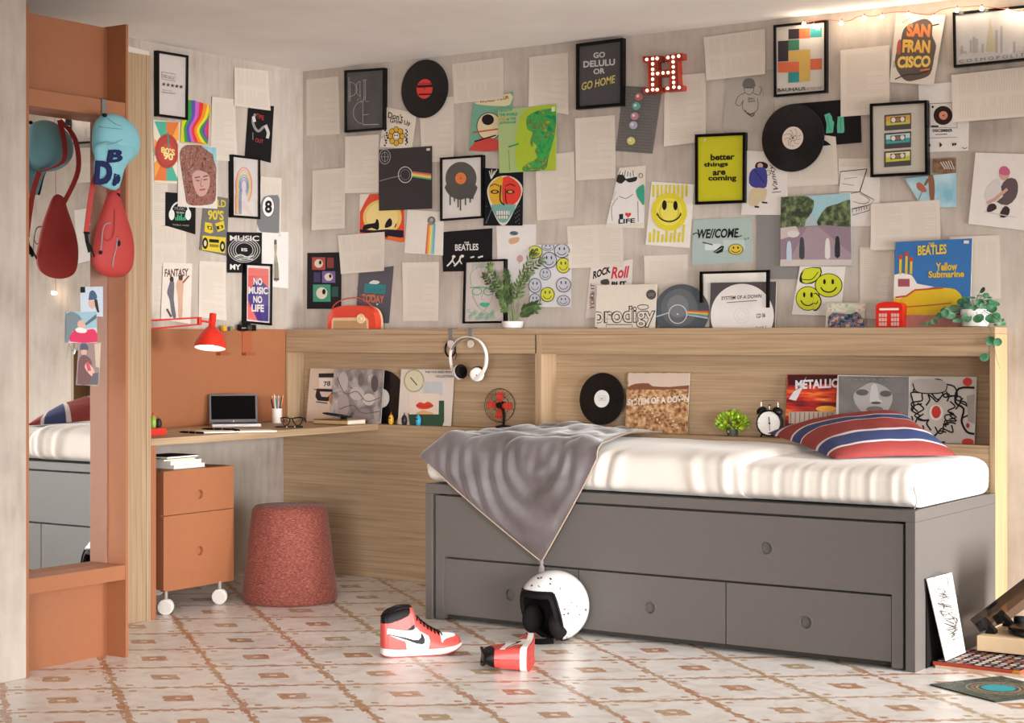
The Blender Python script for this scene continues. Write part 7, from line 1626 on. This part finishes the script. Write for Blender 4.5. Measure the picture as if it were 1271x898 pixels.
# ---------------------------------------------------------------- helmet
def helmet():
    c = aty(687.5, 757, -1.155); c.z = .134; f = V((-.30, -.955, 0)).normalized(); s_ = V((-f.y, f.x, 0)); t = thing('helmet', 'white open face helmet with small drawings and black lining on the floor', 'helmet', V((c.x, c.y, 0)))
    sm = lambda x: max(0, min(1, x))**2*(3 - 2*max(0, min(1, x)))
    def emin(ph, lo, hi, a0, a1):
        d = abs(ph); return hi + (lo-hi)*sm((d-a0)/(a1-a0))
    def surf(ph, e, rx, ry, rz):
        fl_ = 1 + (.0 if e > 0 else .03*sin(-e)); back = .985 if cos(ph) < 0 else 1
        return c + f*(ry*cos(e)*cos(ph)*back) + s_*(rx*cos(e)*sin(ph)*fl_) + V((0, 0, rz*sin(e)))
    wh = flat('#d9d6d4', .2)
    def shell(rx, ry, rz, lo, hi, a0, a1, mat, nm, par, th):
        m = MB()
        def fn(u, v):
            ph = 2*pi*u - pi; e0 = emin(ph, lo, hi, a0, a1); e = e0 + (pi/2 - e0)*v; return surf(ph, e, rx, ry, rz)
        m.grid(fn, 120, 40, mat, wrapu=True); return link(nm, m, par, smooth=True, angle=180, solid=th)
    R = radians; sh = shell(.126, .139, .132, R(-66), R(29), R(48), R(82), wh, 'shell', t, .004)
    m = MB(); pts = []
    for i in range(140): ph = 2*pi*i/140 - pi; pts.append(surf(ph, emin(ph, R(-66), R(29), R(48), R(82)), .127, .140, .133))
    m.tube(pts, .0055, black, 8, True); link('edge_trim', m, t, smooth=True)
    shell(.117, .130, .122, R(-80), R(20), R(40), R(74), flat('#0f0c0d', .8), 'lining', t, .014)
    m = MB()
    for q in (-1, 1):
        m = MB(); m.ball(c + s_*(q*.078) + f*.040 - V((0, 0, .055)), .030, .046, .055, flat('#14100f', .85), 20, 12, Matrix((s_, f, V((0, 0, 1)))).transposed()); link('cheek_pad', m, t, smooth=True)
    m = MB(); m.strap(smoothpts([c + s_*.08 + f*.07 - V((0, 0, .115)), c + f*.10 - V((0, 0, .124)), c - s_*.08 + f*.07 - V((0, 0, .115))], 6, False), .022, .003, (0, 0, 1), black); link('chin_strap', m, t)
    m = MB(); ik = flat('#2e2b2c', .6); random.seed(21)
    spots = [(310, 150, 3), (340, 145, 2), (435, 155, 3), (435, 205, 3), (243, 222, 2), (320, 230, 1), (475, 312, 2), (530, 255, 1), (580, 462, 2), (618, 475, 1), (575, 520, 3), (615, 505, 3), (618, 610, 2), (598, 678, 2), (600, 750, 2), (705, 432, 2), (735, 470, 1), (732, 515, 1), (735, 550, 1), (793, 468, 3), (548, 728, 1), (650, 400, 1), (630, 720, 1)]
    for x, y, k in spots:
        # ray to the ellipsoid
        rx, ry, rz = .1285, .1415, .1345; px_, py_ = 630 + x/8.167, 700 + y/8.167
        for j in range(k):
            qs = []
            for (ax_, ay_) in [(random.uniform(-1.4, 1.4), random.uniform(-1.4, 1.4)) for _ in range(4)]:
                d = ray(px_ + ax_, py_ + ay_); o_ = CAM - c
                M_ = lambda w_: V((w_.dot(s_)/rx, w_.dot(f)/ry, w_.z/rz)); a_ = M_(d); b_ = M_(o_); A2 = a_.dot(a_); B2 = 2*a_.dot(b_); C2 = b_.dot(b_) - 1; D2 = B2*B2 - 4*A2*C2
                if D2 < 0: continue
                qs.append(CAM + d*((-B2 - sqrt(D2))/(2*A2)))
            if len(qs) > 2: m.tube(smoothpts(qs, 2, False), .0012, ik, 4)
    link('drawings', m, t, smooth=True)
helmet()
# ---------------------------------------------------------------- beside the bed: sleeves, card, turntable
SX = X1 + .001
m = MB(); q = [atx(x, y, SX) for x, y in ((1149, 719), (1172, 713), (1172, 806), (1149, 826))]; q[2].z = q[3].z = .028 if False else q[3].z
zb = .001; q[2] = V((SX, q[1].y, zb)); q[3] = V((SX, q[0].y, zb)); m.prism(q, V((.004, 0, 0)), flat('#0f0c0c', .7)); tag(link('album_sleeve', m, None), 'plain black sleeve standing against the grey bed end behind the drawing', 'album sleeve')
# stack of two sleeves on the floor
c0 = atz(1158, 829, 0); e1 = V((cos(radians(-2)), sin(radians(-2)), 0)); e2 = V((-e1.y, e1.x, 0)); S_ = .31
c0 = V((max(c0.x, X1 + .008), c0.y, 0))
GF = 'record sleeves lying by the turntable'
m = MB(); m.prism([c0 + e1*.01 - e2*.005, c0 + e1*(S_ + .015) - e2*.005, c0 + e1*(S_ + .015) + e2*S_, c0 + e1*.01 + e2*S_], V((0, 0, .010)), flat('#d9b9a4', .6), flat('#c8a48e', .6)); tag(link('album_sleeve', m, None), 'pinkish sleeve at the bottom of the floor stack under the dotted one', 'album sleeve', GF)
m = MB(); zt = .0102; qq = [c0 + V((0, 0, zt)), c0 + e1*S_ + V((0, 0, zt)), c0 + e1*S_ + e2*S_ + V((0, 0, zt)), c0 + e2*S_ + V((0, 0, zt))]
m.prism(qq, V((0, 0, .012)), flat('#b8452c', .5), flat('#1d1518', .5)); zz_ = zt + .0126
cols = ['#c9b8b0', '#a8606a', '#8c8a88', '#c07a58', '#b9a0a8', '#7a4a50', '#d8ccc0']
for i in range(9):
    for j in range(9):
        cc = c0 + e1*(.022 + i*.0333) + e2*(.022 + j*.0333); m.add([cc + V((.0125*cos(a_), .0125*sin(a_), zz_)) for a_ in [2*pi*k/14 for k in range(14)]], [tuple(range(14))], flat(cols[(i*5 + j*3 + i*j) % 7], .5))
m.prism([c0 + e1*(S_*.90) + V((0, 0, zt + .001)) - e2*.0006, c0 + e1*S_ + V((0, 0, zt + .001)) - e2*.0006, c0 + e1*S_ + V((0, 0, zt + .0125)) - e2*.0006, c0 + e1*(S_*.93) + V((0, 0, zt + .0125)) - e2*.0006], e2*.0005, flat('#d8892c', .5))
tag(link('album_sleeve', m, None), 'black sleeve with rows of coloured dots lying by the turntable', 'album sleeve', GF)
# green sleeve lying askew
g = [atz(1154, 851, .001), atz(1232, 842, .001), atz(1325, 855, .001), atz(1244, 868.5, .001)]
d1 = (g[1]-g[0]).normalized(); d2 = V((d1.y, -d1.x, 0)); S2 = .31; g = [g[0], g[0] + d1*S2, g[0] + d1*S2 + d2*S2, g[0] + d2*S2]
m = MB(); m.prism(g[::-1], V((0, 0, .0035)), flat('#1c2621', .5)); m.add([p + V((0, 0, .0036)) for p in g], [(0, 1, 2, 3)], noisy('print_dark_swirl', [(.35, '#1a231e'), (.5, '#39463c'), (.6, '#6f7a68'), (.72, '#242c26')], (1, 1, 1), 34, 6, .45, 3))
ctr = (g[0]+g[2])/2
for k, (r0, r1, col) in enumerate(((.105, .098, '#8b8f7c'), (.088, .080, '#a86a4c'), (.072, .066, '#9aa08c'))): 
    n = 40; m.add([ctr + V((rr*cos(2*pi*i/n), rr*sin(2*pi*i/n), .0040)) for rr in (r0, r1) for i in range(n)], [(i, (i+1) % n, n+(i+1) % n, n+i) for i in range(n)], flat(col, .5))
m.add([ctr + V((.055*cos(2*pi*i/40), .055*sin(2*pi*i/40), .0043)) for i in range(40)], [tuple(range(40))], flat('#1fa2ac', .5))
tag(link('album_sleeve', m, None), 'dark green sleeve with a turquoise centre lying askew on the floor', 'album sleeve', GF)
# drawing card leaning against the bed end
zb = .0235; b0 = atz(1171, 821, zb); b1 = atz(1199.5, 810.5, zb); t0 = atx(1149.5, 719, X1 + .008); t1 = atx(1180.5, 711, X1 + .008); b0 = V(((b0.x+b1.x)/2, b0.y, zb)); b1 = V((b0.x, b1.y, zb))
n = (b1-b0).cross(t0-b0).normalized(); n = n if n.x > 0 else -n
m = MB(); m.prism([t0, t1, b1, b0], n*.003, flat('#bdb6b0', .6), flat('#c9c3be', .6)); A = Art(17, t0 + n*.003, n, m); random.seed(4)
for i in range(26):
    f_ = i/26; cx, cy = 75 + 75*f_, 180 + 270*f_; w_ = 22 + 22*sin(pi*f_); A.line([(cx + random.uniform(-w_, w_), cy + random.uniform(-16, 16)) for _ in range(5)], 2.4, '#3b3836', 3)
A.ring(75, 150, 42, 62, 2.5, '#4b4644', 24, 120, 400); A.ring(95, 140, 20, 24, 2, '#8d8783', 20); A.line([(130, 300), (165, 320), (150, 420)], 2, '#8d8783', 3)
tag(link('art_card', m, None), 'white card with a fine ink drawing leaning against the grey bed end', 'art card')
# turntable
def turntable():
    z0_ = .026; c = atz(1212.5, 808, z0_ + .004); h = .058; wx, wy = .42, .34; t = thing('turntable', 'cream turntable with a raised smoked lid beside the bed', 'turntable', V((c.x + wx/2, c.y + wy/2, 0)))
    cr = flat('#dcc09a', .45); m = MB(); m.box(c.x, c.x + wx, c.y, c.y + wy, z0_ + .004, z0_ + h, cr); link('plinth', m, t, bevel=.002)
    m = MB()
    for x, y in ((.03, .03), (wx - .03, .03), (.03, wy - .03), (wx - .03, wy - .03)): m.cyl((c.x + x, c.y + y, 0 if (x > .2) else z0_ - .001), (c.x + x, c.y + y, z0_ + .004), .018, black)
    link('foot', m, t)
    pc_ = V((c.x + .215, c.y + wy*.5, z0_ + h)); m = MB(); m.lathe([(.145, .004), (.15, .006), (.15, .018), (.145, .021), (.003, .021)], pc_, (0, 0, 1), blacks, 60); link('platter', m, t, smooth=True, angle=40)
    m = MB(); a0 = V((c.x + .06, c.y + wy - .04, z0_ + h)); m.lathe([(.022, 0), (.022, .03), (.018, .034), (.0001, .034)], a0, (0, 0, 1), black, 20); m.tube([a0 + V((0, 0, .028)), a0 + V((.10, -.02, .03)), a0 + V((.17, -.10, .026))], .004, black); link('tonearm', m, t, smooth=True)
    # lid: shallow smoked box hinged along the left edge, opened upwards
    hx_ = c.x + .012; hz_ = z0_ + h + .012; an = radians(40); u = V((cos(an), 0, sin(an))); w = V((-sin(an), 0, cos(an))); o_ = V((hx_, c.y + .002, hz_)); L = .41; D = .055; Wd = V((0, wy - .004, 0))
    m = MB(); T = .0025
    def plate(p, a_, b_, n_): m.obox(p + (a_+b_)/2, a_/2, b_/2, n_*(T/2), smoke)
    plate(o_ + w*D, u*L, Wd, w); plate(o_, w*D, Wd, u); plate(o_ + u*L, w*D, Wd, u); plate(o_, u*L, w*D, V((0, 1, 0))); plate(o_ + Wd, u*L, w*D, V((0, 1, 0)))
    link('lid', m, t)
    m = MB()
    e = flat('#3a3330', .4)
    for a_, b_ in ((o_ + w*D, o_ + w*D + u*L), (o_, o_ + w*D), (o_, o_ + Wd), (o_ + w*D, o_ + w*D + Wd)): m.tube([a_, b_], .0016, e, 6)
    link('lid_edge', m, t)
    for fy in (.22, .78):
        p = V((hx_ + .012, c.y + wy*fy, z0_ + h)); m = MB(); m.obox(p + V((-.006, 0, .028)), V((.022, 0, -.022)), V((0, .016, 0)), V((.006, 0, .006)), black); m.box(p.x - .012, p.x + .022, p.y - .018, p.y + .018, p.z, p.z + .012, black); link('hinge', m, t, bevel=.001)
turntable()
# ================================================================== camera, light, world
cd = bpy.data.cameras.new('camera'); co = bpy.data.objects.new('camera', cd); COL.objects.link(co)
co.location = CAM; co.rotation_euler = (pi/2, 0, YAW); cd.sensor_width = 36; cd.lens = 36*FPX/1271; cd.shift_y = (HZ - 449)/1271; cd.shift_x = 0; cd.clip_start = .05
bpy.context.scene.camera = co
def area(name, loc, target, sx, sy, power, col):
    l = bpy.data.lights.new(name, 'AREA'); l.shape = 'RECTANGLE'; l.size = sx; l.size_y = sy; l.energy = power; l.color = col
    o = bpy.data.objects.new(name, l); COL.objects.link(o); o.location = loc
    o.rotation_euler = (V(target) - V(loc)).to_track_quat('-Z', 'Y').to_euler(); return o
LG = [('window_daylight', (7.2, -.95, .85), (3.6, -.5, 0.3), 1.3, 1.4, 100, (1, 1, .985), 70),
      ('rear_window_daylight', (6.7, -4.4, .8), (0.2, -.3, .3), 1.8, 1.2, 100, (1, 1, .985), 48),
      ('added_corner_fill', (4.8, -7.0, 1.0), (.9, -.2, .3), 1.3, 1.2, 100, (1, 1, .985), 38),  # added fill to brighten the lower left oak panel, no known window
      ('ceiling_lamp', (3.9, -2.5, 2.46), (3.3, -1.2, 0), .8, .8, 100, (1, .97, .94), 180),
      ('added_ceiling_fill', (4.6, -3.9, 1.5), (4.0, -3.3, 2.6), .5, .5, 100, (1, .96, .92), 180)]  # bodiless fill light added to brighten the ceiling from below
PW = [59, 20, 14, 12, 12]; WS = .10
for k_, l_ in enumerate(LG):
    lo = area(*l_[:5], PW[k_], l_[6]); lo.data.spread = radians(l_[7])
w = bpy.data.worlds.new('daylight'); bpy.context.scene.world = w; w.use_nodes = True
bg = w.node_tree.nodes['Background']; bg.inputs[0].default_value = (1, .975, .955, 1); bg.inputs[1].default_value = WS
sc = bpy.context.scene; sc.view_settings.view_transform = 'Standard'; sc.view_settings.look = 'None'; sc.view_settings.exposure = 0; sc.view_settings.gamma = 1
try: sc.view_settings.use_curve_mapping = False
except Exception: pass
print('objects', len(bpy.data.objects))
